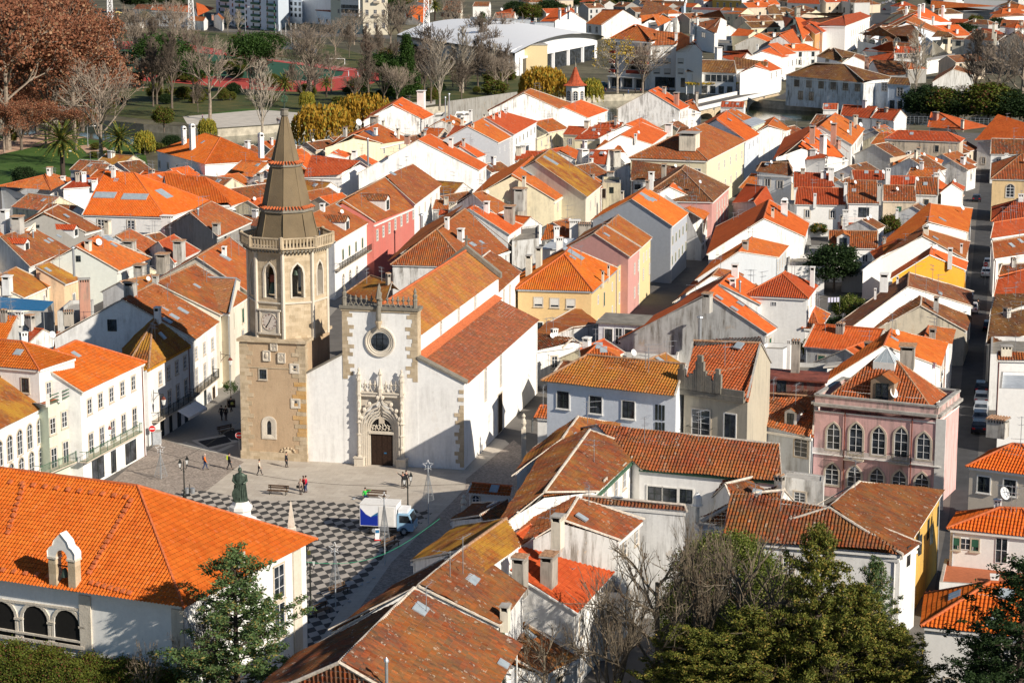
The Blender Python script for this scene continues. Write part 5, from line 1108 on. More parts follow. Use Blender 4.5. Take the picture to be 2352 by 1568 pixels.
('30','dark gabled house beside the yellow trimmed one at the top',(10,130),(140,110),(0,60),(60,40),8.,'gg','drk','dg',.5,(),(),{}),
('30','red roofed annexe left of the flat brown roof',(0,350),(50,350),(0,300),(50,300),6.,'gg','red','w',.5,(),(),{}),
('30','low beige ruin with a dark roof right of the school',(1500,345),(1700,350),(1560,295),(1660,300),7.6,'hh','drk','cr',.3,[('F',1630,385,1630,385,1,2.,2.,'d')],(),{}),
('30','pale yellow ruin with empty windows beside the small palm',(1680,362),(1890,368),(1700,350),(1880,354),7.,'gg','mid','cr',.4,[('F',1750,395,1825,395,2,2.,2.4,'x')],(),{}),
('30','gable of a roofless red brick ruin in the riverside garden',(1880,690),(1900,670),(1700,640),(1730,600),6.,'gg','old','g',.8,(),(),{}),
('30','weathered barn with big brown gable at the right edge beyond the river',(2420,470),(2480,440),(2270,300),(2300,280),9.,'gg','old','tan',.6,(),[(2085,400,100,30,'c'),(2070,340,120,30,'c')],{}),
('30','house with an orange roof behind the weathered barn',(2360,150),(2440,150),(2200,150),(2260,120),6.,'gg','org','ww',.2,(),(),{}),
('30','white flat fronted house at the right edge beyond the gardens',(2130,245),(2350,250),(2150,185),(2350,190),6.4,'gg','mid','ww',.1,[('F',2170,230,2260,235,2,1.6,1.6,'d')],(),{}),
]
go(Z2)
flat('30','white flat block with an outside stair joining the derelict house',(880,755),(1105,772),(1110,700),8.2,wall='bl',stain=.6,par=.6,win=[('F',1070,800,1070,800,1,2.,2.4,'w')])
flat('30','low white yard wall of the derelict garden',(1460,560),(1705,520),(1710,500),5.,wall='ww',stain=.1,par=0,top='concrete')
flat('20','white modern block with a roof terrace behind the apartment block',(1275,245),(1480,205),(1450,165),8.5,wall='ww',stain=.05,win=[('F',1380,270,1470,235,3,2.,1.6,'n')])
flat('20','white walled terrace under a dark red coping in the upper centre',(1650,90),(2112,105),(2112,80),9.,wall='w',stain=.4,par=.2,top='rusty_sheet',win=[('F',1970,180,2070,185,2,1.2,2.,'d')])
flat('20','mustard yellow house with pale windows at the top',(1842,0),(2112,12),(2112,-20),10.,wall='yy',stain=.1,win=[('F',1890,50,2070,55,4,1.4,3.,'w')])
flat('30','low grey house with dark windows below the salmon cottage',(-460,395),(-330,400),(-330,370),8.,wall='g',stain=.6,win=[('F',-430,440,-350,445,2,2.4,2.,'d')])
flat('30','grey modern building over a dark arcade at the top of the car park street',(490,-10),(755,20),(745,-30),9.,wall='g',stain=.1,win=[('F',520,75,700,95,5,2.,3.,'x')])
flat('30','long white modern building with louvres at the top right',(1800,0),(2200,8),(2200,-20),9.,wall='ww',stain=.05)
def block(rg,label,A,B,Cc,ht,wall,rows,n,ww,hh,st='n',stain=.1,name='apartment_block',cat='apartment block',side='F',extra=None,n2=0,top='concrete'):
    a,b,c=[W(Rg(rg,*q),0) for q in (A,B,Cc)]; d=a+c-b; cen=(a+b+c+d)/4
    H=House(); H.px=lambda x,y: Rg(rg,x,y); H.root=thing(name,label,cat,(cen.x,cen.y,0)); H.ex=(b-a).normalized()
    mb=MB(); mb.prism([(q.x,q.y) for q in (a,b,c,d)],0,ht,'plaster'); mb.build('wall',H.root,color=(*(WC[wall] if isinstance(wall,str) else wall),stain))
    rb=MB(); rb.prism([(q.x,q.y) for q in line_inset([Vector((q.x,q.y,0)) for q in (a,b,c,d)],[-.4]*4)],ht,ht+.4,top); rb.build('roof',H.root,color=(.5,.5,.5,.2))
    P=[a,b,c,d]; H.sides={}
    for key,i in zip('FRKL',range(4)):
        p,q=P[i],P[(i+1)%4]; dd=(q-p).normalized(); o=Vector((dd.y,-dd.x,0)); o=o if (p-cen).dot(o)>0 else -o; H.sides[key]=(p,o,dd,(q-p).length)
    for sd,nn_ in ((side,n),('L' if side=='F' else 'F',n2)):
        if not nn_: continue
        p,o,dd,ln=H.sides[sd]
        for r in rows:
            for i in range(nn_):
                c_=p+dd*ln*(i+.5)/nn_+Vector((0,0,r)); t_=dd if dd.x>0 else -dd
                window(H.root,c_,t_,o,ww,hh,st)
    HS.append(H); return H
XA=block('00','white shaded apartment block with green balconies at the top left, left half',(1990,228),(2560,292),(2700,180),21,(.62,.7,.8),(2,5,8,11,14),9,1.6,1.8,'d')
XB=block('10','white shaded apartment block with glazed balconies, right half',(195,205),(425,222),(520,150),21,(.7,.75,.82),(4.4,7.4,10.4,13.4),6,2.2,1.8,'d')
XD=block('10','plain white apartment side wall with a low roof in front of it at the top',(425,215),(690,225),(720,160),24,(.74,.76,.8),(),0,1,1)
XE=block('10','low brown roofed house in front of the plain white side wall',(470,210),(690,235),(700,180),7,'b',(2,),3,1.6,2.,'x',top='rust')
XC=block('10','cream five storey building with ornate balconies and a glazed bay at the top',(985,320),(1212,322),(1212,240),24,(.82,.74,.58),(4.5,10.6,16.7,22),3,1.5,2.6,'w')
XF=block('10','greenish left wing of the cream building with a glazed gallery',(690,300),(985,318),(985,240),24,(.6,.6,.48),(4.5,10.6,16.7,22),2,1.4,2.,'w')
p,o,dd,ln=XF.sides['F']; mb=MB()
mb.obox(p+dd*ln*.42+Vector((0,0,8.6)),dd*ln*.56,o*2.2,Vector((0,0,15)),'trim_white')
for z in (10.,16.5):
    for i in range(12):
        q=p+dd*ln*(.44+.54*i/12)+o*2.2+Vector((0,0,z)); mb.obox(q,dd*ln*.038,o*.05,Vector((0,0,4.)),'glass'); mb.obox(q+Vector((0,0,2)),dd*ln*.04,o*.08,Vector((0,0,.2)),'frame_white')
mb.build('glazed_gallery',XF.root)
for X,zs in ((XA,(.4,3.4,6.4,9.4,12.4)),(XC,(9.,15.1))):
    p,o,dd,ln=X.sides['F']
    for z in zs:
        for k in ((.15,.4,.65,.9) if X is XA else (.5,)):
            mb=MB(); q=p+dd*ln*(k-.05)+Vector((0,0,z)); mb.obox(q,dd*ln*.12 if X is XA else dd*3,o*1.2,Vector((0,0,1.1)),'shutter_green' if X is XA else 'window_stone'); mb.build('balcony',X.root)
E1=[x for x in HS if x.root['label'].startswith('beige four storey')][0]
pt,nn,tt=E1.sides['F']; t=tt if tt.x>0 else -tt
mb=MB(); fl=MB()
a=hit_plane(Rg('20',900,600),pt,nn); b=hit_plane(Rg('20',1262,600),pt,nn); ln=(b-a).dot(t)
for z in (5.3,8.5,11.7):
    for u,w_ in ((0.02,.14),(.46,.52)):
        q=Vector((a.x,a.y,z))+t*ln*u; mb.obox(q,t*ln*w_,nn*1.3,Vector((0,0,1.1)),'brown_metal')
        fl.obox(q+Vector((0,0,-.25)),t*ln*w_,nn*1.35,Vector((0,0,.2)),'trim_white'); fl.obox(q+Vector((0,0,1.3)),t*ln*w_*.9,nn*.04,Vector((0,0,1.2)),'glass')
    for u in (.2,.36): fl.obox(Vector((a.x,a.y,z+.9))+t*ln*u,t*1.4,nn*.05,Vector((0,0,1.2)),'blind')
fl.obox(Vector((a.x,a.y,3.9))+t*ln*0,t*ln,nn*1.8,Vector((0,0,.3)),'trim_white'); fl.obox(Vector((a.x,a.y,.6))+t*ln*.03,t*ln*.94,nn*.05,Vector((0,0,2.9)),'glass')
for i in range(4): fl.obox(Vector((a.x,a.y,0))+t*ln*(.02+.31*i),t*.6,nn*1.6,Vector((0,0,4)),'trim_white')
mb.build('balcony',E1.root); fl.build('shop_front',E1.root)
A0=W((558,1050.6));B0=W((1066,1079)); EX=(B0-A0).normalized(); EY=Vector((-EX.y,EX.x,0))
def K(a,d,z=0): q=B0+EX*a+EY*d; return Vector((q.x,q.y,z))
cen=K(-9,20); CH=thing('church','white church with an ornate carved portal, round window and orange tiled nave','church',(cen.x,cen.y,0))
def kq(mb,pts,m): mb.face([K(*p) for p in pts],m)
LF=-17.4; C1,C2=-13.25,-5.0
wb=MB()
def slab(prof,d0,d1,m,mb):
    n=len(prof); mb.face([K(a,d0,z) for a,z in prof],m); mb.face([K(a,d1,z) for a,z in reversed(prof)],m)
    for i in range(n):
        (a,z),(b,w)=prof[i],prof[(i+1)%n]; mb.face([K(a,d0,z),K(a,d1,z),K(b,d1,w),K(b,d0,w)],m)
slab([(C1,0),(C2,0),(C2,17.0),(C1,17.0)],0,1.3,'plaster',wb)
slab([(C2,0),(0,0),(0,9.5),(C2,11.9)],0.02,1.,'plaster',wb)
slab([(LF,0),(C1,0),(C1,11.9),(LF,9.6)],0.02,1.,'plaster',wb)
slab([(0,0),(0,9.15),(-.6,9.3),(-.6,0)],1.,38,'plaster',wb)   # aisle wall
slab([(-5.3,11),(-5.3,14.3),(-5.9,14.5),(-5.9,11)],1.3,39,'plaster',wb)
slab([(C1+.2,9),(C1+.2,14.3),(C1+.8,14.5),(C1+.8,9)],1.3,39,'plaster',wb)
slab([(-17.,0),(-17,9.3),(0,9.3),(0,0)],37.6,38.2,'plaster',wb)
slab([(C1,9),(C1,14.3),(-9.1,17.2),(C2-.1,14.3),(C2-.1,9)],38.6,39.2,'plaster',wb)
wb.build('wall',CH,color=(.85,.84,.82,.2))
def ctiles(nm,faces,rc,age,lich,**kw):
    rb=MB()
    for f in faces: tiles(rb,[K(*p) for p in f],.27,.06,.4,'tile',steps=kw.get('steps',True),e=kw.get('e'))
    return rb.build(nm,CH,color=(*rc,age),lichen=lich)
o=ctiles('nave_roof',[[(-4.9,1.3,14.1),(-4.9,39,14.1),(-9.1,39,17.3),(-9.1,1.3,17.3)],[(C1-.1,39,14.1),(C1-.1,1.3,14.1),(-9.1,1.3,17.3),(-9.1,39,17.3)]],(.46,.15,.05),.55,.55)
ctiles('aisle_roof',[[(.3,.9,9.2),(.3,38,9.2),(-5.2,38,11.7),(-5.2,.9,11.7)],[(-17.3,38,9.2),(-17.3,.9,9.2),(C1+.2,.9,11.7),(C1+.2,38,11.7)]],(.42,.115,.05),.75,.1)
sb=MB()
sb.tube([K(-9.1,1.3,17.4),K(-9.1,39,17.4)],.16,'ridge_tile',6)
slab([(C2+.1,11.75),(C2-.3,12.),(C2-.3,12.2),(C2+.7,11.75)],1,38,'ridge_tile',sb)
slab([(C2,11.85),(.25,9.4),(.25,9.62),(C2,12.1)],-.15,.95,'dark_stone',sb)
slab([(LF,9.6),(C1,11.9),(C1,12.12),(LF,9.82)],-.15,.95,'dark_stone',sb)
slab([(C1-.2,14.1),(-9.1,17.45),(C2+.3,14.1),(C2+.3,14.7),(-9.1,18.05),(C1-.2,14.7)],38.5,39.4,'dark_stone',sb)
sb.box(K(-9.1,39),EX*.12,EY*.12,18,19.2,'dark_stone'); sb.box(K(-9.1,39),EX*.45,EY*.1,18.6,18.8,'dark_stone')
slab([(C1-.25,16.95),(C2+.25,16.95),(C2+.25,17.25),(C1-.25,17.25)],-.25,1.5,'dark_stone',sb)
slab([(C1-.1,16.7),(C2+.1,16.7),(C2+.1,16.95),(C1-.1,16.95)],-.12,1.4,'stone',sb)
for s,a0 in ((1,C1),(-1,C2),(-1,0.)):
    z=9.3 if a0<-1 else .3; top=16.7 if a0<-1 else 8.8; i=0
    while z<top:
        ln=(.55,1.15,.8,1.3,.65)[i%5]*(.8 if a0==0 else 1); hh=min(.42,top-z)
        if a0<-1 or i%2 or z<7:
            a,b=sorted((a0,a0+s*ln)); o_=K(a,-.03,z); sb.obox(o_,EX*(b-a),EY*.08,Vector((0,0,hh-.015)),'gold_stone' if False else 'stone')
        z+=hh; i+=1
for a in (C2,): # return quoin on the side of the centre block
    sb.obox(K(a,0,11.9),EX*.03,EY*1.3,Vector((0,0,4.8)),'stone')
sb.build('stone_trim',CH)
cb=MB()
def finial(mb,c,z0,h,r,m='dark_stone'):
    mb.lathe(c,[(r,z0),(r,z0+h*.35),(r*1.35,z0+h*.38),(r*.8,z0+h*.45),(r*1.1,z0+h*.62),(r*.5,z0+h*.7),(r*.75,z0+h*.8),(.02,z0+h)],m,6)
for a,h_ in ((C1+.25,2.3),(C2-.25,2.2)): finial(cb,K(a,.1),17.2,h_,.24)
finial(cb,K(-9.1,-.1),16.9,2.9,.28)
for i in range(12):
    a=C1+.95+i*(C2-C1-1.9)/11.
    if abs(a+9.1)<.4: continue
    c=K(a,.05); z=17.25
    for s in (-1,1): cb.tube([c+EX*s*.3+Vector((0,0,z)),c+EX*s*.1+Vector((0,0,z+.3)),c+Vector((0,0,z+.55)),c+EX*s*.2+Vector((0,0,z+.8))],.06,'dark_stone',5)
    cb.ball(c+Vector((0,0,z+.75)),.16,.14,.14,'dark_stone',7,5); cb.lathe(c,[(.08,z+.85),(.1,z+1.),(.02,z+1.2)],'dark_stone',5)
cb.build('cresting',CH)
stt=MB(); c=K(-9.1,-.45); stt.lathe(c,[(.1,14.9),(.32,15.5),(.38,15.7),(.38,15.8)],'stone',8); stt.lathe(c,[(.26,15.8),(.3,16.3),(.24,17.),(.2,17.3),(.1,17.45),(.14,17.6),(.13,17.8),(.02,17.9)],'dark_stone',8); stt.lathe(c,[(.36,18.2),(.3,18.4),(.1,19.3),(.02,19.6)],'dark_stone',6)
stt.build('niche_statue',CH)
rc_=hit_plane((873.,784.5),K(0,0),-EY); ra=(rc_-B0).dot(EX); rz_=rc_.z
rw=MB(); R=[]
for r,dp in ((1.66,-.02),(1.64,.14),(1.5,.16),(1.42,.06),(1.3,.1),(1.2,-.0),(1.08,.03),(.98,-.05)): R.append([K(ra+r*math.cos(2*PI*j/32),-dp-.02,rz_+r*math.sin(2*PI*j/32)) for j in range(32)])
rw.ring(R,'pale_stone',cap=False)
o=rw.build('round_window',CH,smooth=False); PW[o.name]=parent_world(CH)
gl=MB(); gl.face([K(ra+.99*math.cos(2*PI*j/32),-.035,rz_+.99*math.sin(2*PI*j/32)) for j in range(32)],'glass')
for q in (-.33,.33): gl.tube([K(ra+q,-.07,rz_-.92),K(ra+q,-.07,rz_+.92)],.02,'iron',3); gl.tube([K(ra-.92,-.07,rz_+q),K(ra+.92,-.07,rz_+q)],.02,'iron',3)
gl.build('pane',o)
pc=(hit_plane((878.,1059.),K(0,0),-EY)-B0).dot(EX)
pb=MB();
def PP(u,v,d): return K(pc+u,-d,v)
def ogee(w,h,y0,n=14):
    pts=[(-w/2,0),(-w/2,y0)]
    for k in range(1,n):
        t=k/n; pts.append((-w/2+w/2*(1-math.cos(t*PI/2))**(1.0) if t<.72 else -w/2*(1-(t))*.8, y0+(h-y0)*(math.sin(t*PI/2)**1.0*.78 if t<.72 else .70+(t-.72)/.28*.3)))
    pts.append((0,h)); return pts+[(-u,v) for u,v in reversed(pts[:-1])]
layers=[(4.3,7.9,4.2,.62),(3.9,7.2,4.1,.5),(3.5,6.7,4.,.38),(3.1,6.3,3.9,.26),(2.75,5.9,3.8,.14)]
for i,(w,h_,y,dp) in enumerate(layers):
    P1=ogee(w,h_,y); P2=ogee(w-.3,h_-.28,y)
    for j in range(len(P1)-1):
        pb.face([PP(*P1[j],dp),PP(*P1[j+1],dp),PP(*P2[j+1],dp),PP(*P2[j],dp)],'pale_stone')
        pb.face([PP(*P1[j],dp),PP(*P1[j],dp-.14),PP(*P1[j+1],dp-.14),PP(*P1[j+1],dp)],'pale_stone')
        pb.face([PP(*P2[j],dp),PP(*P2[j+1],dp),PP(*P2[j+1],dp-.13),PP(*P2[j],dp-.13)],'pale_stone')
pb.obox(PP(-2.5,7.6,.5),EX*5.,EY*.5,Vector((0,0,.45)),'pale_stone'); pb.obox(PP(-2.65,7.95,.62),EX*5.3,EY*.62,Vector((0,0,.14)),'pale_stone')
pb.obox(PP(-2.2,.9,.1),EX*.06,EY*.1,Vector((0,0,6.7)),'pale_stone')
back=[(-2.25,.9),(2.25,.9),(2.25,7.6),(-2.25,7.6)];
P1=ogee(4.25,7.85,4.2)
for j in range(len(P1)-1):
    u0,v0=P1[j];u1,v1=P1[j+1]
    if u1<=0 or u0<0: pb.face([PP(u0,v0,.12),PP(-2.25,v0,.12),PP(-2.25,v1,.12),PP(u1,v1,.12)],'pale_stone')
    else: pb.face([PP(u0,v0,.12),PP(u1,v1,.12),PP(2.25,v1,.12),PP(2.25,v0,.12)],'pale_stone')
for s in (-1,1):
    c=PP(s*2.35,0,.45)
    pb.obox(PP(s*2.35-.5 if s<0 else s*2.35-.55,0,1.0),EX*1.05,EY*1.0,Vector((0,0,.95)),'pale_stone'); pb.obox(PP(s*2.35-.58,.9,1.08),EX*1.16,EY*1.08,Vector((0,0,.12)),'pale_stone')
    pb.lathe(c,[(.32,1.0),(.25,1.2),(.25,3.3),(.33,3.5),(.2,3.6),(.2,4.6),(.34,4.8),(.22,4.95),(.22,7.6),(.3,7.8),(.27,8.),(.22,9.2),(.3,9.4),(.18,9.8),(.26,10.),(.1,10.3),(.14,10.5),(.03,10.7)],'pale_stone',6)
    for z in (2.2,5.4,6.2,7.1): pb.ball(PP(s*2.35,z,.68),.18,.14,.22,'pale_stone',6,4)
    for k in range(4):
        P=ogee(4.5,8.,4.2); u,v=P[4+k*3]; pb.ball(PP(u*(-s if s>0 else 1) if False else s*abs(u),v+.15,.62),.24,.16,.24,'pale_stone',6,4)
    for k in range(3):
        u=s*(.6+k*.55);
        for q in (-1,1): pb.tube([PP(u+q*.25,8.1,.35),PP(u+q*.08,8.4,.35),PP(u,8.7,.35),PP(u+q*.2,8.95,.35)],.05,'pale_stone',5)
        pb.ball(PP(u,8.95,.35),.14,.12,.13,'pale_stone',6,4); pb.lathe(PP(u,0,.35),[(.1,9.0),(.03,9.4)],'pale_stone',5)
pb.lathe(PP(0,0,.45),[(.2,7.3),(.28,8.2),(.35,8.5),(.2,8.9),(.14,9.9),(.26,10.1),(.12,10.4),(.02,10.7)],'pale_stone',6)
for k in range(-3,4):
    pb.tube([PP(k*.36,3.85,.06),PP(k*.36+.14,4.3,.06),PP(k*.3,4.7-abs(k)*.1,.06)],.045,'pale_stone',4)
for k in (-.9,-.3,.3,.9):
    R=[PP(k+.22*math.cos(t*PI/4),4.2+.22*math.sin(t*PI/4),.06) for t in range(9)]; pb.tube(R,.045,'pale_stone',4,cap=False)
pb.obox(PP(-1.4,3.5,.3),EX*2.8,EY*.3,Vector((0,0,.28)),'pale_stone')
pb.obox(PP(-.3,4.6,.12),EX*.6,EY*.1,Vector((0,0,.8)),'window_stone')
o=pb.build('portal',CH); PW[o.name]=parent_world(CH)
db=MB(); P1=ogee(2.5,5.7,3.8); db.face([PP(u,v,.015) for u,v in P1],'dark_hole')
for s in (0,1):
    db.obox(PP(-1.15+1.16*s,.05,.09),EX*1.14,EY*.07,Vector((0,0,3.45)),'dark_wood')
    for r in range(4):
        for q in range(2): db.obox(PP(-1.07+1.16*s+.54*q,.2+.82*r,.115),EX*.44,EY*.03,Vector((0,0,.68)),'dark_wood')
db.obox(PP(.25,1.35,.13),EX*.28,EY*.02,Vector((0,0,.13)),'tarp_blue')
db.build('door',o)
aw=hit_plane(Rg('12',2108,390),K(0,0),EX);
for nm,x,y,w_,h_,rg in (('a',2108,390,.7,3.6,'12'),('b',2248,250,.7,3.8,'12')):
    c=hit_plane(Rg(rg,x,y),K(0,5),EX); window(CH,c,EY,EX,w_,h_,'a')
c=hit_plane(Rg('12',2240,700),K(0,5),EX); window(CH,Vector((c.x,c.y,2.3)),EY,EX,2.0,4.4,'o')
for x,y in ((1697,1480),(1860,1350),(2012,1220)):
    c=hit_plane(Rg('11',x,y),K(-5.3,5),EX); window(CH,c,EY,EX,.55,2.3,'a')
TL,TR=-24.7,-17.35; D1=8.6
tc=K((TL+TR)/2,4.3); TW=thing('bell_tower','tall stone bell tower with an octagonal belfry and pointed spire beside the church','bell tower',(tc.x,tc.y,0))
def K2(a,d,z=0): return K(a,d,z)
mb=MB(); P=[K(TL,-.25),K(TR,-.25),K(TR,D1),K(TL,D1)]
mb.prism([(q.x,q.y) for q in P],0,13.,'ochre_render')
mb.build('tower_base',TW)
mb=MB()
for s,a0 in ((1,TL),(-1,TR)):
    z=0.9;i=0
    while z<12.8:
        ln=(.9,1.3,.75,1.5,1.05)[i%5]; hh=min(.46,12.85-z); a,b=sorted((a0,a0+s*ln)); gold=(s<0 and 2<z<8.5)
        mb.obox(K(a-(.03 if s>0 else 0),-.29,z),EX*(b-a+.03),EY*.1,Vector((0,0,hh-.012)),'gold_stone' if gold and i%3 else 'stone')
        if s<0: mb.obox(K(TR,-.25,z),EX*.03,EY*(1.,.7)[i%2],Vector((0,0,hh-.012)),'stone')
        z+=hh;i+=1
mb.obox(K(TL-.12,-.4,0),EX*(TR-TL+.24),EY*.3,Vector((0,0,.9)),'stone'); mb.obox(K(TL-.02,-.31,10.1),EX*(TR-TL),EY*.1,Vector((0,0,.12)),'stone')
mb.prism([(q.x,q.y) for q in line_inset([Vector((q.x,q.y,0)) for q in P],[-.25]*4)],12.95,13.25,'stone')
mb.build('quoins',TW)
def twF(x,y): return hit_plane(Rg('12',x,y),K(TL,-.25),-EY)
def niche(x,y,w_,h_,st,nm='window',m='pale_stone'):
    c=twF(x,y); sh='a' if st=='a' else 'q'; mb=MB(); inn=outline(w_,h_,sh); out=[(u*(w_+.34)/w_,v*(h_+.34)/h_) for u,v in inn]
    f=lambda u,v,d: c+EX*u+Vector((0,0,v))-EY*d
    n=len(inn)
    for i in range(n):
        j=(i+1)%n; mb.face([f(*inn[i],.08),f(*out[i],.08),f(*out[j],.08),f(*inn[j],.08)],m); mb.face([f(*out[i],0),f(*out[j],0),f(*out[j],.08),f(*out[i],.08)],m)
        gi=(inn[i][0]*.35,inn[i][1]*.7); gj=(inn[j][0]*.35,inn[j][1]*.7); mb.face([f(*inn[i],.08),f(*inn[j],.08),f(*gj,.012),f(*gi,.012)],m)
    mb.face([f(u*.35,v*.7,.015) for u,v in inn],'glass'); mb.build(nm,TW)
niche(122,790,1.35,2.2,'a');
c=twF(65,300); window(TW,c,EX,-EY,.8,1.05,'t')
for x,y in ((355,248),(365,568)): niche(x,y,.75,.75,'q')
def plaque(x,y,w_,h_,kind):
    c=twF(x,y); mb=MB(); f=lambda u,v,d: c+EX*u+Vector((0,0,v))-EY*d
    mb.obox(f(-w_/2,-h_/2,.1),EX*w_,EY*.1,Vector((0,0,h_)),'pale_stone')
    for (u,v,a,b) in ((-w_/2,-h_/2,w_,.1),(-w_/2,h_/2-.1,w_,.1),(-w_/2,-h_/2,.1,h_),(w_/2-.1,-h_/2,.1,h_)): mb.obox(f(u,v,.16),EX*a,EY*.06,Vector((0,0,b)),'pale_stone')
    if kind=='cross':
        mb.obox(f(-.05,-.3,.16),EX*.1,EY*.05,Vector((0,0,.6)),'window_stone'); mb.obox(f(-.24,.03,.16),EX*.48,EY*.05,Vector((0,0,.1)),'window_stone')
        for s in (-1,1): mb.obox(f(s*.24-.04,-.04,.16),EX*.08,EY*.05,Vector((0,0,.24)),'window_stone'); mb.obox(f(-.13,s*.3-.03,.16),EX*.26,EY*.05,Vector((0,0,.06)),'window_stone')
    elif kind=='shield': mb.ball(f(0,.05,.12),.2,.12,.33,'window_stone',8,5)
    else:
        for k in range(3): mb.tube([f(.24*math.cos(t*PI/5)*(1,.35,1)[k],.24*math.sin(t*PI/5)*(1,1,.35)[k],.13) for t in range(11)],.035,'window_stone',4,cap=False)
        mb.lathe(f(0,.4,.13),[(.05,f(0,0,0).z+.25),(.02,f(0,0,0).z+.38)],'window_stone',5)
    mb.build('stone_plaque',TW)
plaque(167,45,.8,.95,'cross'); plaque(100,130,.85,1.15,'shield'); plaque(237,150,.85,1.1,'sphere')
mb=MB(); c=twF(295,1010);
for k in range(7): a=PI*k/6; mb.ball(c+EX*.75*math.cos(a)+Vector((0,0,.4*math.sin(a)))-EY*.05,.14,.1,.12,'stone',6,4)
mb.ball(c-EY*.03,.5,.1,.3,'stone',8,5); mb.build('carved_relief',TW)
TC=W((660,790),13.3); TC=K(-20.7,4.55); PH=-PI/2   # vertex towards camera
def oc(r,z,k,ph=0): a=PH-.02+PI/4*k+ph; return Vector((TC.x+r*math.cos(a),TC.y+r*math.sin(a),z))
RD=4.25; Z0,Z1=13.2,22.7
mb=MB(); belf=MB()
for k in range(8):
    p,q=oc(RD,0,k),oc(RD,0,k+1); e=(q-p); ln=e.length; e.normalize(); nn=Vector((e.y,-e.x,0));
    if nn.dot((p+q)/2-TC)<0: nn=-nn
    ow=1.25; oh0,oh1,oy=17.6,21.3,20.2
    def f(u,z,d=0): return p+e*u+nn*d+Vector((0,0,z))
    m_=ln/2; arc=[(m_-ow/2,oh0),(m_-ow/2,oy),(m_-ow/2*.75,oy+.6),(m_-ow/2*.3,oh1-.2),(m_,oh1),(m_+ow/2*.3,oh1-.2),(m_+ow/2*.75,oy+.6),(m_+ow/2,oy),(m_+ow/2,oh0)]
    mb.face([f(0,Z0),f(ln,Z0),f(ln,oh0),f(0,oh0)],'stone')
    mb.face([f(0,oh0),f(m_-ow/2,oh0),f(m_-ow/2,oy),f(0,oy)],'stone'); mb.face([f(m_+ow/2,oh0),f(ln,oh0),f(ln,oy),f(m_+ow/2,oy)],'stone')
    for i in range(1,4): mb.face([f(0 ,arc[i][1]),f(*arc[i]),f(*arc[i+1]),f(0,arc[i+1][1])],'stone')
    for i in range(4,7): mb.face([f(*arc[i]),f(ln,arc[i][1]),f(ln,arc[i+1][1]),f(*arc[i+1])],'stone')
    mb.face([f(0,oh1),f(ln,oh1),f(ln,Z1),f(0,Z1)],'stone')
    for i in range(len(arc)-1): mb.face([f(*arc[i],.0),f(*arc[i],-.9),f(*arc[i+1],-.9),f(*arc[i+1],0)],'pale_stone')
    mb.face([f(m_-ow/2,oh0),f(m_+ow/2,oh0),f(m_+ow/2,oh0,-.9),f(m_-ow/2,oh0,-.9)],'pale_stone')
    for i in range(len(arc)-1):
        a_,b_=arc[i],arc[i+1]; ca=(m_+(a_[0]-m_)*1.3,oh0+(a_[1]-oh0)*1.06); cb_=(m_+(b_[0]-m_)*1.3,oh0+(b_[1]-oh0)*1.06)
        mb.face([f(*a_,.06),f(*b_,.06),f(*cb_,.06),f(*ca,.06)],'pale_stone'); mb.face([f(*ca,.06),f(*cb_,.06),f(*cb_,0),f(*ca,0)],'pale_stone')
    mb.tube([f(0,Z0,.02),f(0,Z1,.02)],.22,'pale_stone',6)
mb.prism([(oc(RD-.1,0,k).x,oc(RD-.1,0,k).y) for k in range(8)],17.3,17.5,'stone'); mb.prism([(oc(RD,0,k).x,oc(RD,0,k).y) for k in range(8)],22.5,22.7,'stone')
mb.prism([(oc(1.1,0,k).x,oc(1.1,0,k).y) for k in range(8)],17.5,22.5,'dark_stone')
mb.prism([(oc(RD+.15,0,k).x,oc(RD+.15,0,k).y) for k in range(8)],17.0,17.18,'pale_stone')
mb.build('belfry',TW)
bb=MB(); RB=4.95
for r,z,z2 in ((4.5,22.55,22.7),(4.75,22.7,22.85),(RB+.1,22.95,23.15)): bb.prism([(oc(r,0,k).x,oc(r,0,k).y) for k in range(8)],z,z2,'stone')
for k in range(8):
    p,q=oc(RB-.1,0,k),oc(RB-.1,0,k+1); e=q-p
    for i in range(9):
        c=p+e*((i+.5)/9); nn=(c-TC).normalized(); nn.z=0; bb.obox(Vector((c.x,c.y,22.55))-nn*.45-e.normalized()*.09,e.normalized()*.18,nn*.45,Vector((0,0,.42)),'dark_stone')
    p,q=oc(RB,0,k),oc(RB,0,k+1); e=q-p; nn=((p+q)/2-TC).normalized()
    bb.obox(Vector((p.x,p.y,24.05))-nn*.12,e,nn*.24,Vector((0,0,.14)),'stone')
    for i in range(10): c=p+e*((i+.5)/10); bb.obox(Vector((c.x,c.y,23.15))-nn*.07-e.normalized()*.09,e.normalized()*.18,nn*.14,Vector((0,0,.92)),'stone')
    bb.lathe(p,[(.2,23.1),(.2,24.2),(.24,24.25),(.05,24.35)],'stone',6)
bb.build('balustrade',TW)
sp=MB(); PR=[(3.55,23.1),(3.42,23.4),(2.72,26.6)]
def oring(r,z): return [oc(r,z,k) for k in range(8)]
sp.ring([oring(3.6,23.0),oring(3.5,23.3),oring(3.0,25.2),oring(2.75,26.5)],'spire_stone',cap=False)
sp.ring([oring(2.75,26.5),oring(2.95,26.6),oring(2.95,26.95),oring(2.6,27.1)],'dark_stone',cap=False)
sp.ring([oring(2.6,27.1),oring(2.35,28.4),oring(1.68,31.3)],'spire_stone',cap=False)
sp.ring([oring(1.68,31.3),oring(1.85,31.4),oring(1.85,31.7),oring(1.5,31.8)],'dark_stone',cap=False)
sp.ring([oring(1.5,31.8),oring(.95,34.2),oring(.3,36.7)],'spire_stone')
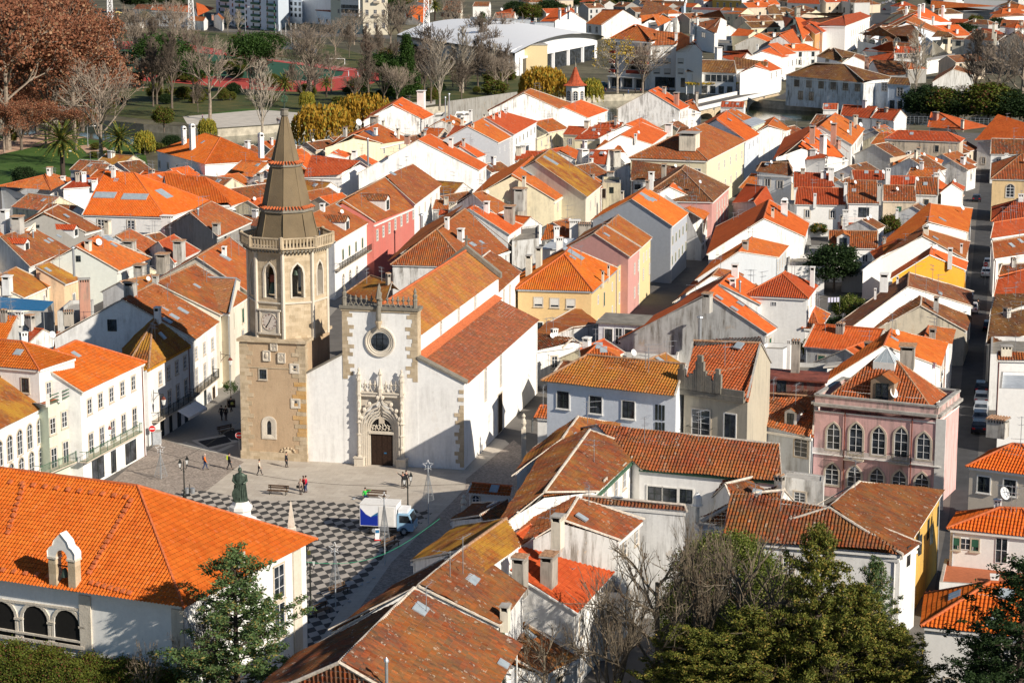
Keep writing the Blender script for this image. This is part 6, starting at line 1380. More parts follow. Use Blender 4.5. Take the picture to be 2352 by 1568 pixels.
for R_z in ((2.72,26.98,48),(1.62,31.72,32)):
    n_=R_z[2]
    for k in range(n_):
        t=k/n_*8; k0=int(t); a_,b_=oc(R_z[0]+.25,R_z[1],k0),oc(R_z[0]+.25,R_z[1],k0+1); c=a_+(b_-a_)*(t-k0); i_=Vector((TC.x,TC.y,R_z[1])); d=(i_-c).normalized(); sp.tube([c-d*.12,c+d*.3+Vector((0,0,.22))],.1,'ridge_tile',5)
for k in range(8): sp.tube([oc(3.52,23.2,k),oc(2.8,26.4,k)],.07,'spire_stone',4); sp.tube([oc(2.6,27.1,k),oc(1.7,31.2,k)],.06,'spire_stone',4); sp.tube([oc(1.5,31.8,k),oc(.32,36.6,k)],.05,'spire_stone',4)
sp.build('spire',TW)
fb=MB(); c=TC; fb.lathe(c,[(.28,36.6),(.45,36.8),(.4,37.3),(.5,37.45),(.2,37.5)],'dark_stone',8); fb.lathe(c,[(.08,37.5),(.08,38.3)],'bronze',6)
for k in range(3):
    a=PI*k/3; fb.tube([Vector((c.x+.38*math.cos(t*PI/6)*math.cos(a),c.y+.38*math.cos(t*PI/6)*math.sin(a),38.5+.38*math.sin(t*PI/6))) for t in range(13)],.035,'green_iron',4,cap=False)
fb.lathe(c,[(.03,38.2),(.03,39.3)],'green_iron',4); fb.build('armillary_finial',TW)
def ocface(k):
    p,q=oc(RD,0,k),oc(RD,0,k+1); e=(q-p).normalized(); m=(p+q)/2; nn=(m-TC).normalized(); return m,e,nn
best=min(range(8),key=lambda k:abs(proj(Vector((ocface(k)[0].x,ocface(k)[0].y,20)))[0]-628)+ (0 if ocface(k)[0].y<TC.y else 999))
m,e,nn=ocface(best)
bl=MB(); c=m-nn*.75; bl.lathe(c,[(.58,18.),(.5,18.15),(.38,18.6),(.3,19.05),(.08,19.25)],'bronze',14); bl.tube([c+e*.7+Vector((0,0,19.6)),c-e*.7+Vector((0,0,19.6))],.1,'dark_wood',6); bl.box(c,e*.3,nn*.12,19.2,20.,'rust'); bl.build('bell',TW)
bl=MB(); m2,e2,n2=ocface((best+1)%8); c=m2-n2*.75; bl.lathe(c,[(.3,20.),(.26,20.1),(.18,20.4),(.05,20.6)],'bronze',10); bl.tube([c+e2*.6+Vector((0,0,20.7)),c-e2*.6+Vector((0,0,20.7))],.06,'iron',5); bl.build('bell',TW)
simple('clock_face',(.68,.6,.52),.8,var=.15)
cm=Vector((m.x,m.y,15.05)); ck=MB();
if e.x<0: e=-e
g=lambda u,v,d: cm+e*u+Vector((0,0,v))+nn*d
ck.obox(g(-1.2,-1.2,0),e*2.4,nn*.2,Vector((0,0,2.4)),'pale_stone'); ck.obox(g(-1.4,1.2,0),e*2.8,nn*.35,Vector((0,0,.14)),'pale_stone'); ck.obox(g(-1.35,-1.4,0),e*2.7,nn*.3,Vector((0,0,.2)),'pale_stone')
for s in (-1,1): ck.obox(g(s*1.12-.1,-1.2,.1),e*.2,nn*.18,Vector((0,0,2.4)),'pale_stone')
ck.face([g(.92*math.cos(2*PI*j/28),.92*math.sin(2*PI*j/28),.215) for j in range(28)],'clock_face')
o=ck.build('clock',TW); PW[o.name]=parent_world(TW)
hd=MB(); hd.tube([g(.92*math.cos(2*PI*j/28),.92*math.sin(2*PI*j/28),.22) for j in range(29)],.04,'window_stone',4,cap=False)
for (x0,y0,x1,y1,w_) in ((-.42,-.62,.1,.1,.07),(0,0,.34,.68,.05)):
    a=Vector((x0,y0)); b=Vector((x1,y1)); d=(b-a).normalized(); s=Vector((-d.y,d.x))*w_
    hd.face([g(*(a-s),.25),g(*(b-s*.4),.25),g(*(b+s*.4),.25),g(*(a+s),.25)],'iron')
hd.build('clock_hands',o)
romans=['XII','I','II','III','IIII','V','VI','VII','VIII','IX','X','XI']
nb=MB()
for i,r in enumerate(romans):
    a=PI/2-2*PI*i/12; cx,cy=.76*math.cos(a),.76*math.sin(a); x=-(len(r)-1)*.035
    for chh in r:
        if chh=='I': segs=[((0,-.07),(0,.07))]
        elif chh=='V': segs=[((-.03,.07),(0,-.07)),((.03,.07),(0,-.07))]
        else: segs=[((-.03,.07),(.03,-.07)),((.03,.07),(-.03,-.07))]
        for (p0,p1) in segs: nb.tube([g(cx+x+p0[0],cy+p0[1],.235),g(cx+x+p1[0],cy+p1[1],.235)],.01,'rust',3)
        x+=.07
nb.build('numerals',o)
mb=MB(); mb.box(K(-16.4,9.),EX*1.1,EY*4.,0,9.,'ochre_render'); mb.build('stair_turret',TW)
def fill():
    r=random.Random(4); G=set(); cell=1.5
    def cells(poly,mg=0):
        P=line_inset([Vector((q.x,q.y,0)) for q in poly],[-mg]*len(poly)) if mg else poly
        xs=[q.x for q in P]; ys=[q.y for q in P]; out=[]
        for i in range(int(min(xs)//cell),int(max(xs)//cell)+1):
            for j in range(int(min(ys)//cell),int(max(ys)//cell)+1):
                if inpoly(Vector(((i+.5)*cell,(j+.5)*cell)),P,0): out.append((i,j))
        return out
    for H in HS:
        q=getattr(H,'quad',None) or (H.faces[0][0] if hasattr(H,'faces') else None)
        if q and len(q)==4: G.update(cells(q,.2))
    for poly in ([(250,1160),(340,1000),(560,880),(1000,1000),(1230,1180)],[(300,1150),(1200,1180),(760,1640),(400,1600)],[(340,1040),(760,640),(880,560),(930,575),(620,900),(540,1010)],
        [(1480,700),(1780,225),(1840,228),(1560,690)],[(1260,820),(1480,700),(1560,690),(1400,830)],[(2070,1700),(2240,1700),(2300,280),(2250,280)],[(1000,1180),(1210,960),(1270,960),(1160,1200)],[(1780,860),(2200,860),(2200,690),(1820,680)],[(540,1060),(1100,1085),(1250,640),(640,560)]):
        G.update(cells([W(p) for p in poly]))
    lo=[W(p) for p in ((-60,1250),(-60,420),(340,420),(700,385),(1000,345),(1380,305),(1560,295),(2400,310),(2400,1500),(1150,1500))]
    n=0
    def inside(x,y):
        c=False; j=len(lo)-1
        for i in range(len(lo)):
            a,b=lo[i],lo[j]
            if (a.y>y)!=(b.y>y) and x<(b.x-a.x)*(y-a.y)/(b.y-a.y)+a.x: c=not c
            j=i
        return c
    for att in range(9000):
        if n>=125: break
        x=r.uniform(-90,175); y=r.uniform(223,545)
        if not inside(x,y): continue
        w=r.uniform(4.5,9.5)*(1 if y<380 else 1.2); d=r.uniform(4.5,8.5)*(1 if y<380 else 1.25); an=1.03+r.choice([0,0,PI/2])+r.uniform(-.12,.12)
        e=Vector((math.cos(an),math.sin(an),0)); s=Vector((-e.y,e.x,0)); c=Vector((x,y,0))
        P=[c-e*w/2-s*d/2,c+e*w/2-s*d/2,c+e*w/2+s*d/2,c-e*w/2+s*d/2]
        cc=cells(P)
        if any(k in G for k in cc): continue
        G.update(cells(P,-.3)); n+=1
        ze=r.uniform(3.6,6.2); rs=d/2*.5
        if (P[0]-P[1]).cross(Vector((0,0,1))).dot(CAM-c)<0: pass
        F_=[proj((p.x,p.y,ze)) for p in P]; Rr=[proj((q.x,q.y,ze+rs)) for q in ((P[0]+P[3])/2,(P[1]+P[2])/2)]
        k=(0,1) if (P[0]+P[1]).y<(P[2]+P[3]).y else (2,3)
        R0,R1=(Rr[0],Rr[1]) if k==(0,1) else (Rr[1],Rr[0])
        sc=lambda q:(q[0]*4,q[1]*4)
        H=house('00','low infill house wedged between the larger houses of the old town',sc(F_[k[0]]),sc(F_[k[1]]),sc(R0),sc(R1),ze,rs,roof=r.choice(['org','mid','midf','old','old','new','redf','lich','brn']),wall=r.choice(['w','w','ww','g','c','tan']),stain=r.uniform(.2,.9),group='infill houses of the old town')
        H.ncl=0
fill()
def fill_far():
    r=random.Random(8); pts=[]
    for att in range(3000):
        if len(pts)>=85: break
        px,py=r.uniform(1180,2360),r.uniform(14,190)
        if 1380<px<1720 and py>95 or 1760<px<2060 and abs(px-(1790+(225-py)*1.15))<26 or px<1400 and 60<py or px>1540 and py>165 and px<1800: continue
        c=W((px,py)); w=r.uniform(11,18); d=r.uniform(8,11)
        if any((c-q).length<15 for q in pts) or any((c-Vector((*H.root.location[:2],0))).length<15 for H in HS): continue
        pts.append(c); an=r.choice([0,PI/2])+r.uniform(-.25,.25)+.5; e=Vector((math.cos(an),math.sin(an),0)); s=Vector((-e.y,e.x,0)); ze=r.uniform(4.5,8.5); rs=d*.25
        P=[c-e*w/2-s*d/2,c+e*w/2-s*d/2,c+e*w/2+s*d/2,c-e*w/2+s*d/2]; F_=[proj((p.x,p.y,ze)) for p in P]; en=r.choice(['gg','gg','hh']); ins=e*(d*.45 if en=='hh' else 0); Rr=[proj((q.x,q.y,ze+rs)) for q in ((P[0]+P[3])/2+ins,(P[1]+P[2])/2-ins)]
        k=(0,1) if (P[0]+P[1]).y<(P[2]+P[3]).y else (2,3); R0,R1=(Rr[0],Rr[1]) if k==(0,1) else (Rr[1],Rr[0]); sc=lambda q:(q[0]*4,q[1]*4)
        H=house('00','plain house of the dense far quarter across the river',sc(F_[k[0]]),sc(F_[k[1]]),sc(R0),sc(R1),ze,rs,ends=en,roof=r.choice(['org','mid','brn','drk','red','new','old']),wall=r.choice(['w','ww','g','dg','c','tan']),stain=r.uniform(.1,.7),group='houses of the far quarter across the river')
        p,q=H.eave; pt,nn,tt=H.sides['F']; t=tt if tt.x>0 else -tt
        for z in (2,5):
            if z<ze-1:
                for i in range(3): window(H.root,p+(q-p)*((i+.5)/3)+Vector((0,0,z)),t,nn,1.3,1.8,'d')
        chimney(H,(H.faces[0][0][2]+H.faces[0][0][0])/2,1.6,1.2,r.choice('wgc'))
fill_far()
clutter()
simple('asphalt',(.06,.06,.063),.95,var=.2,sc=.5)
def mk_paving():
    m,nt,b=mat('paving'); mp=N(nt,'Mapping'); mp.inputs['Rotation'].default_value=(0,0,.22); L(nt,posn(nt),mp.inputs[0]); br=N(nt,'TexBrick'); br.inputs['Scale'].default_value=1.; br.inputs['Brick Width'].default_value=1.2; br.inputs['Row Height'].default_value=.8; br.inputs['Mortar Size'].default_value=.012
    br.inputs['Color1'].default_value=(.44,.39,.33,1); br.inputs['Color2'].default_value=(.5,.45,.38,1); br.inputs['Mortar'].default_value=(.3,.26,.22,1); L(nt,mp.outputs[0],br.inputs['Vector'])
    c=mixc(nt,mth(nt,'MULTIPLY',ramp(nt,noise(nt,posn(nt),.35,6,.7),.45,.7),.5),br.outputs['Color'],(.3,.25,.2)); c=mixc(nt,mth(nt,'MULTIPLY',ramp(nt,noise(nt,posn(nt),3,4,.8),.58,.72),.4),c,(.22,.19,.16)); L(nt,c,b.inputs['Base Color'])
mk_paving()
simple('dirt_path',(.5,.32,.22),.95,var=.15,sc=.3)
simple('pale_path',(.5,.46,.4),.95,var=.15,sc=.3)
simple('pavement',(.13,.12,.11),.95,var=.15,sc=.5)
simple('track',(.42,.06,.045),.9,var=.1,sc=.2)
simple('turf',(.025,.085,.05),.95,var=.12,sc=.1)
simple('line_white',(.8,.8,.8),.8,var=.05)
simple('river_wall',(.42,.38,.3),.95,var=.3,sc=.6)
def mk_ground(name,c1,c2,c3,s):
    m,nt,b=mat(name); P=posn(nt); n=noise(nt,P,s,6,.7); n2=noise(nt,P,s*12,3,.7)
    c=mixc(nt,ramp(nt,n,.4,.6),c1,c2); c=mixc(nt,ramp(nt,n2,.5,.75),c,c3); L(nt,c,b.inputs['Base Color']); bump(nt,b,n2,.05)
mk_ground('ground_mat',(.07,.06,.04),(.16,.14,.09),(.05,.07,.025),.05)
mk_ground('grass_mat',(.035,.06,.015),(.1,.095,.03),(.13,.1,.045),.12)
mk_ground('lawn_mat',(.03,.085,.008),(.06,.12,.02),(.1,.1,.03),.2)
def mk_cobble():
    m,nt,b=mat('cobble'); v=N(nt,'TexVoronoi'); v.inputs['Scale'].default_value=6.; L(nt,posn(nt),v.inputs['Vector'])
    n=noise(nt,posn(nt),.4,4); c=mixc(nt,N(nt,'SeparateXYZ').outputs[0],(.3,.25,.21),(.3,.25,.21))
    sp=N(nt,'SeparateColor'); L(nt,v.outputs['Color'],sp.inputs[0])
    c=mixc(nt,sp.outputs[0],(.2,.165,.14),(.4,.34,.29)); c=mixc(nt,ramp(nt,n,.3,.7),mixc(nt,1.,c,(.85,.85,.85),'MULTIPLY'),c); L(nt,c,b.inputs['Base Color']); bump(nt,b,v.outputs['Distance'],.02)
mk_cobble()
def mk_check(o,ax,ay,name):
    """checkered stone paving in the world plane: origin o, cell vectors ax, ay"""
    m,nt,b=mat(name); P=posn(nt); det=ax.x*ay.y-ax.y*ay.x
    sp=N(nt,'SeparateXYZ'); L(nt,P,sp.inputs[0]); X=mth(nt,'SUBTRACT',sp.outputs[0],o.x); Y=mth(nt,'SUBTRACT',sp.outputs[1],o.y)
    n=mth(nt,'MULTIPLY',mth(nt,'SUBTRACT',noise(nt,P,2.,3),.5),.05)
    u=mth(nt,'ADD',mth(nt,'ADD',mth(nt,'MULTIPLY',X,ay.y/det),mth(nt,'MULTIPLY',Y,-ay.x/det)),n); v=mth(nt,'ADD',mth(nt,'MULTIPLY',X,-ax.y/det),mth(nt,'MULTIPLY',Y,ax.x/det))
    s=mth(nt,'ADD',mth(nt,'FLOOR',u),mth(nt,'FLOOR',v)); f=mth(nt,'FLOORED_MODULO',s,2.)
    fine=noise(nt,P,9,3,.8); big=noise(nt,P,.4,3)
    lt=mixc(nt,fine,(.33,.29,.25),(.55,.5,.44)); dk=mixc(nt,fine,(.035,.035,.035),(.085,.08,.075)); c=mixc(nt,f,lt,dk); c=mixc(nt,ramp(nt,big,.3,.7),mixc(nt,1.,c,(.85,.85,.85),'MULTIPLY'),c)
    L(nt,c,b.inputs['Base Color'])
def mk_water():
    m,nt,b=mat('water_mat'); n=noise(nt,posn(nt,(1,1,1)),.25,3); L(nt,mixc(nt,n,(.02,.035,.02),(.05,.06,.035)),b.inputs['Base Color']); b.inputs['Roughness'].default_value=.08; b.inputs['Specular IOR Level'].default_value=.6
    bump(nt,b,noise(nt,posn(nt,(.6,1.6,1)),2.5,3),.02,.3)
mk_water()
def sheet(name,pts,z,m,rg=None,kind='structure'):
    mb=MB(); q=[W(Rg(rg,*p) if rg else p,z) for p in pts]; a=sum(q[i].x*q[(i+1)%len(q)].y-q[(i+1)%len(q)].x*q[i].y for i in range(len(q)))
    if a<0: q.reverse()
    mb.face(q,m); o=mb.build(name); o['kind']=kind; return o
FB=[(-400,262),(150,268),(330,285),(500,297),(700,283),(1000,245),(1380,218),(1560,212),(1800,236),(2080,250),(2352,262),(2800,275)]
NB=[(-400,306),(150,309),(330,335),(500,352),(700,365),(1000,325),(1380,287),(1560,274),(1800,277),(2080,287),(2352,292),(2800,300)]
fb=[W(p) for p in FB]; nb=[W(p) for p in NB]; RZ=-2.2
gm=MB(); Vz=Vector((0,0,1))
for i in range(len(nb)-1):
    a,b=nb[i],nb[i+1]; c,d=Vector((b.x*.3,-60,0)),Vector((a.x*.3,-60,0))
    if i==0: a=a+Vector((-900,0,0)); d=d+Vector((-900,0,0))
    if i==len(nb)-2: b=b+Vector((900,0,0)); c=c+Vector((900,0,0))
    gm.face([a,d,c,b],'ground_mat'); gm.face([a,b,b+Vz*RZ*1.3,a+Vz*RZ*1.3],'river_wall')
    a,b=fb[i],fb[i+1]
    if i==0: a=a+Vector((-900,0,0))
    if i==len(nb)-2: b=b+Vector((900,0,0))
    gm.face([a,b,Vector((b.x*8,9000,0)),Vector((a.x*8,9000,0))],'ground_mat'); gm.face([b,a,a+Vz*RZ*1.3,b+Vz*RZ*1.3],'river_wall')
struct(gm.build('ground'))
wm=MB()
for i in range(len(nb)-1):
    a,b,c,d=nb[i].copy(),nb[i+1].copy(),fb[i+1].copy(),fb[i].copy()
    if i==0: a.x-=900;d.x-=900
    if i==len(nb)-2: b.x+=900;c.x+=900
    for q in(a,b,c,d): q.z=RZ
    wm.face([a,b,c,d],'water_mat')
struct(wm.build('water'))
sheet('town_paving',[(-900,1900),(3300,1900),(3000,330),(1500,282),(1000,335),(700,375),(340,400),(0,400),(-900,420)],.02,'pavement')
sheet('dark_street',[(2090,1640),(2225,1640),(2232,1300),(2290,300),(2262,300),(2180,1180)],.03,'asphalt')
sheet('square',[(320,1050),(480,940),(560,900),(1160,1010),(1290,1120),(1180,1170),(760,1640),(560,1640),(300,1150)],.03,'paving')
sheet('cobbled_street',[(320,1052),(372,1008),(400,1000),(560,1060),(470,1130),(330,1200),(250,1110)],.034,'cobble')
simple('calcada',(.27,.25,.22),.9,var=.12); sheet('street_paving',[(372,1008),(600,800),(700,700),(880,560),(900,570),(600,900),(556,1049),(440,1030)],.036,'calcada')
sheet('pavement_bands',[(408,1018),(430,1014),(430,1016),(498,1034),(530,1020),(540,1022),(500,1040)],.042,'pale_path')
simple('dark_band',(.03,.03,.032),.9); sheet('dark_paving',[(454,1013),(520,1001),(532,1014),(478,1027)],.043,'dark_band'); sheet('dark_paving',[(506,992),(560,983),(556,1010),(532,1010)],.043,'dark_band')
sheet('pale_band',[(440,1011),(522,996),(548,1014),(478,1032)],.04,'pale_path')
ce=W((1180*.5742+ 500*.5742*.1871,1)) if False else None
def zp(x,y): return ((1180+x*440/2352.)*.57422,(2080+y*440/2352.)*.57422)
q0=W(zp(500,808));
pA=W(zp(1110,240))-W(zp(500-140*0,1)) if False else None
o_=W(zp(358,480)); e1=(W(zp(358,480)));
cA=(W(zp(355+175,480-43))-W(zp(355,480))); cB=(W(zp(355+55,480+67*1.0))-W(zp(355,480)))
mk_check(o_,cA,cB,'checker')
sheet('checkered_paving',[(418,1124),(470,1127),(600,1150),(720,1148),(860,1160),(965,1170),(1000,1170),(960,1210),(905,1250),(780,1400),(690,1540),(560,1500),(400,1330)],.045,'checker')
sheet('cobbled_lane',[(1070,1100),(1180,1010),(1300,1110),(1200,1190),(1000,1290),(820,1500),(740,1640),(690,1600),(745,1510),(900,1290),(1010,1180),(1070,1120)],.05,'cobble')
sheet('park_grass',[(-300,310),(150,312),(330,338),(350,420),(200,400),(0,430),(-300,430)],.03,'lawn_mat')
sheet('park_path',[(-100,345),(100,302),(200,315),(120,328),(0,355),(-100,375)],.04,'dirt_path')
sheet('park_path',[(180,335),(230,330),(250,345),(200,352)],.04,'dirt_path')
sheet('far_bank_grass',[(-400,256),(200,258),(340,275),(520,290),(700,277),(1000,240),(1380,213),(1380,180),(1000,170),(700,90),(300,62),(-400,62)],.03,'grass_mat')
sheet('riverside_path',[(420,268),(600,252),(720,262),(1000,230),(1000,240),(700,281),(500,294),(430,285)],.05,'pale_path')
sheet('park_road',[(230,60),(400,64),(700,88),(780,84),(900,90),(900,82),(700,70),(500,60),(300,54)],.05,'pavement')
sheet('promenade',[(1380,212),(1560,207),(1560,199),(1300,207),(1300,216)],.06,'pavement')
sheet('riverside_road',[(1300,206),(1560,199),(1760,215),(1790,205),(1560,190),(1300,196)],.05,'asphalt')
sheet('park_lawn',[(470,262),(560,250),(640,252),(600,262),(520,275)],.045,'lawn_mat')
sheet('bridge_street',[(1778,225),(1800,215),(1915,115),(2010,30),(2060,-10),(2100,-10),(2035,45),(1960,110),(1830,205),(1800,230)],.05,'asphalt')
def ell(cx,cy,rx,ry,n=48,p=2.6):
    out=[]
    for k in range(n): a=2*PI*k/n; c,s=math.cos(a),math.sin(a); out.append((cx+rx*math.copysign(abs(c)**(2/p),c),cy+ry*math.copysign(abs(s)**(2/p),s)))
    return out
def wsheet(name,pts,z,m):
    mb=MB(); mb.face([(x,y,z) for x,y in pts],m); o=mb.build(name); o['kind']='structure'; return o
sheet('running_track',[(60,130),(120,108),(270,95),(350,96),(440,103),(520,117),(600,134),(680,143),(760,150),(840,160),(872,170),(870,185),(830,205),(700,212),(560,205),(400,190),(200,180),(80,165)],.05,'track')
sheet('football_pitch',[(110,140),(280,113),(350,114),(440,120),(540,130),(680,148),(790,165),(785,174),(700,186),(560,180),(400,170),(180,165)],.07,'turf')
mb=MB()
pts=[(90,140),(280,108),(350,109),(440,115),(530,126),(680,145),(800,163),(800,176),(700,190)]
for off in (0,3.4,6.8):
    q=[W(p,.09) for p in pts];
    for i in range(len(q)-1):
        d=(q[i+1]-q[i]).normalized(); s=Vector((-d.y,d.x,0)); s=s if s.y>0 else -s; a,b=q[i]+s*off,q[i+1]+s*off; mb.face([a,b,b+s*.25,a+s*.25],'line_white')
struct(mb.build('lane_lines'))
def goal(p,s=1,lab='',wx=7.3):
    c=W(p,0); mb=MB();
    for x in (-wx/2,wx/2): mb.tube([(c.x+x,c.y,0),(c.x+x,c.y,2.5)],.12,'sign_white',6); mb.tube([(c.x+x,c.y,2.5),(c.x+x,c.y+1.2,2.3),(c.x+x,c.y+2,0)],.05,'sign_white',4)
    mb.tube([(c.x-wx/2,c.y,2.5),(c.x+wx/2,c.y,2.5)],.12,'sign_white',6); tag(mb.build('goal'),lab,'goal')
goal((770,150),1,'white football goal at the end of the green pitch'); goal((333,95),1,'small blue white goal frame beyond the running track',8)
AR=thing('arena','white vaulted sports arena with a curved roof and glazed end','sports arena',tuple(W((1100,150))))
mb=MB();
a=W((912,150),0);
def wz(p,z): return W(p,z)
E0=wz((912,80),9.); E1=wz((1183,122),9.); E2=wz((1388,84),9.);
ax=(E1-E0); bx=(E2-E1); n1,n2=14,14; grid=[]
for i in range(n1+1):
    row=[]
    for j in range(n2+1):
        u,v=i/n1,j/n2; bul=1+.0*u; p=E0+ax*u+bx*v*(1-.0*(1-u)); z=9.+5*math.sin(PI*v)**.8*(.35+.65*math.sin(PI*(.15+.7*u))**.8); row.append((p.x,p.y,z))
    grid.append(row)
simple('arena_white',(.8,.8,.8),.5,var=.04)
for i in range(n1):
    for j in range(n2): mb.face([grid[i][j],grid[i][j+1],grid[i+1][j+1],grid[i+1][j]],'arena_white')
for g,(i,j) in enumerate(((6,9),(7,10),(9,11),(4,8))): c=grid[i][j]; mb.box(c,(4,.6),(-1,3),c[2]-1,c[2]+1.2,'grey_metal')
o=mb.build('roof',AR)
wb=MB(); pw=[E0,E1,E2,E2-ax]
for k in range(n1):
    p,q=grid[k][0],grid[k+1][0]; wb.face([(p[0],p[1]+2,0),(q[0],q[1]+2,0),(q[0],q[1]+2,q[2]-.4),(p[0],p[1]+2,p[2]-.4)],'zinc'); wb.obox(Vector((p[0],p[1]-.3,p[2]-1.)),Vector((q[0]-p[0],q[1]-p[1],0)),Vector((0,2,0)),Vector((0,0,.7)),'frame_dark')
bn=bx.normalized(); en=Vector((bn.y,-bn.x,0));
if en.dot(ax)<0: en=-en
for k in range(n2):
    p,q=Vector(grid[n1][k]),Vector(grid[n1][k+1]); d=-en*3
    wb.face([(p.x+d.x,p.y+d.y,0),(q.x+d.x,q.y+d.y,0),(q.x+d.x,q.y+d.y,q.z-.2),(p.x+d.x,p.y+d.y,p.z-.2)],'arena_white')
    wb.face([p-Vector((0,0,.1)),q-Vector((0,0,.1)),q+d-Vector((0,0,1.6)),p+d-Vector((0,0,1.6))],'frame_dark')
for k in range(5):
    q=E1+bx*(.12+.17*k)-en*2.7; wb.obox(Vector((q.x,q.y,0)),bx*.15,en*.3,Vector((0,0,6.)),'glass'); wb.obox(Vector((q.x,q.y,6.)),bx*.17,en*.8,Vector((0,0,.8)),'arena_white'); wb.obox(Vector((q.x,q.y,0))-bn*.5,bn*1.,en*.9,Vector((0,0,6)),'arena_white')
wb.build('wall',AR,color=(.8,.8,.8,.05))
tb=MB(); c=W((1215,165),0); c=W((1214,172),0); simple('beige_panel',(.68,.55,.32),.7,var=.06); c=c+Vector((2.,7,0)); tb.box(c,(4.4,.4),(-.5,5),0,10.5,'beige_panel'); tb.box(c,(4.6,.4),(-.5,5.2),10.5,10.8,'concrete'); tb.build('beige_tower',AR)
def lattice(base,top_y,w0,w1,lab):
    c=W(base,0); H_=min(60,height_at(c.x,c.y,top_y)); mb=MB(); n=int(H_/2.2)
    for k in range(n):
        z0,z1=H_*k/n,H_*(k+1)/n; r0=w0+(w1-w0)*k/n; r1=w0+(w1-w0)*(k+1)/n
        P0=[Vector((c.x+r0*x,c.y+r0*y,z0)) for x,y in((-1,-1),(1,-1),(1,1),(-1,1))]; P1=[Vector((c.x+r1*x,c.y+r1*y,z1)) for x,y in((-1,-1),(1,-1),(1,1),(-1,1))]
        for i in range(4): mb.tube([P0[i],P1[i]],.13,'sign_white',4); mb.tube([P0[i],P1[(i+1)%4]],.07,'sign_white',3); mb.tube([P0[(i+1)%4],P1[i]],.07,'sign_white',3); mb.tube([P1[i],P1[(i+1)%4]],.06,'sign_white',3)
    tag(mb.build('floodlight_mast'),lab,'floodlight mast')
lattice((980,136),-40,1.5,.7,'white lattice floodlight mast in front of the white arena roof')
lattice((440,70),-40,1.7,.6,'white lattice floodlight mast in front of the country house')
lattice((256,118),-40,1.5,.7,'white lattice floodlight mast among the brown leaved plane trees')
BR=thing('stone_bridge','low stone bridge with pale parapets and arches crossing the river','bridge',tuple(W((1770,240))))
a=W((1625,250),1.0); b=W((1790,212),1.0); mb=MB(); d=(b-a); dn=d.normalized(); s=Vector((-dn.y,dn.x,0));
a2=a-dn*10; ln=(b-a2).length
mb.obox(a2+Vector((0,0,-.9)),dn*ln,s*9,Vector((0,0,.9)),'pavement')
for k in (0,9): mb.obox(a2+s*(k-.25),dn*ln,s*.5,Vector((0,0,1.1)),'trim_white')
mb.build('deck',BR)
mb=MB()
na=5; L_=ln/na
for k in range(na+1): mb.obox(a2+dn*(k*L_-.8)+Vector((0,0,-4.)),dn*1.6,s*9,Vector((0,0,3.2)),'stone')
for k in range(na):
    for sd in (-.05,9.05):
        for j in range(8):
            t0,t1=PI*j/8,PI*(j+1)/8; r=(L_-1.6)/2; c=a2+dn*((k+.5)*L_)+s*sd
            p=[c-dn*r*math.cos(t0)+Vector((0,0,-3.2+2.0*math.sin(t0))),c-dn*r*math.cos(t1)+Vector((0,0,-3.2+2.*math.sin(t1)))]
            mb.face([p[0],p[1],Vector((p[1].x,p[1].y,a2.z-.3)),Vector((p[0].x,p[0].y,a2.z-.3))],'stone')
mb.build('arches',BR)
FBR=thing('footbridge','curved grey footbridge with railings in the park between brown trees','footbridge',tuple(W((125,275))))
a=W((84,270),.6); b=W((172,264),.6); mb=MB(); n=12; dn=(b-a).normalized(); s=Vector((-dn.y,dn.x,0)); P=[a+(b-a)*(i/n)+Vector((0,0,1.4*math.sin(PI*i/n))) for i in range(n+1)]
for i in range(n): mb.obox(P[i],P[i+1]-P[i],s*3,Vector((0,0,.5)),'grey_sheet')
mb.build('deck',FBR); mb=MB()
for o_s in (0,3):
    for hh in (.8,1.2,1.6): mb.tube([p+s*o_s+Vector((0,0,hh)) for p in P],.06,'grey_metal',4)
    for p in P: mb.tube([p+s*o_s+Vector((0,0,.5)),p+s*o_s+Vector((0,0,1.6))],.07,'grey_metal',4)
mb.build('railing',FBR)
c=W((580,251)) ; c=W(Rg('20',580,1000),0)
RT=thing('turret','small white octagonal turret with a flared red tile roof by the river','turret',(c.x,c.y,0)); mb=MB(); z1=height_at(c.x,c.y,Rg('20',0,785)[1]); z2=height_at(c.x,c.y,Rg('20',0,615)[1]); r=90/4/pxm(c)*1.0
mb.lathe(c,[(r,0),(r,z1)],'plaster',8,PI/8); mb.build('wall',RT,color=(.84,.83,.82,.05))
rb=MB(); pr=[(1.28,0),(.92,.1),(.62,.3),(.36,.6),(.12,.93),(.02,1.)]
for k in range(8):
    for i in range(len(pr)-1):
        a0,a1=PI/8+PI/4*k,PI/8+PI/4*(k+1); q=[]
        for rr,zz,an in ((pr[i][0],pr[i][1],a0),(pr[i][0],pr[i][1],a1),(pr[i+1][0],pr[i+1][1],a1),(pr[i+1][0],pr[i+1][1],a0)): q.append(Vector((c.x+rr*r*math.cos(an),c.y+rr*r*math.sin(an),z1+(z2-z1)*zz)))
        tiles(rb,q,.42,.09,.42,'tile',e=q[1]-q[0])
rb.lathe(c,[(.2,z2-.2),(.3,z2+.6),(.05,z2+1.6),(.03,z2+3)],'dark_stone',6); rb.build('roof',RT,color=(.5,.1,.04,.3),lichen=0.)
p,nn=c-Vector((0,r,0)),Vector((0,-1,0))
for an in (-PI/2+PI/4*0,-PI/2-PI/4,-PI/2+PI/4):
    nn=Vector((math.cos(an),math.sin(an),0)); window(RT,c+nn*(r*.924+.02)+Vector((0,0,z1-3.)),Vector((-nn.y,nn.x,0)),nn,1.4,2.8,'a')
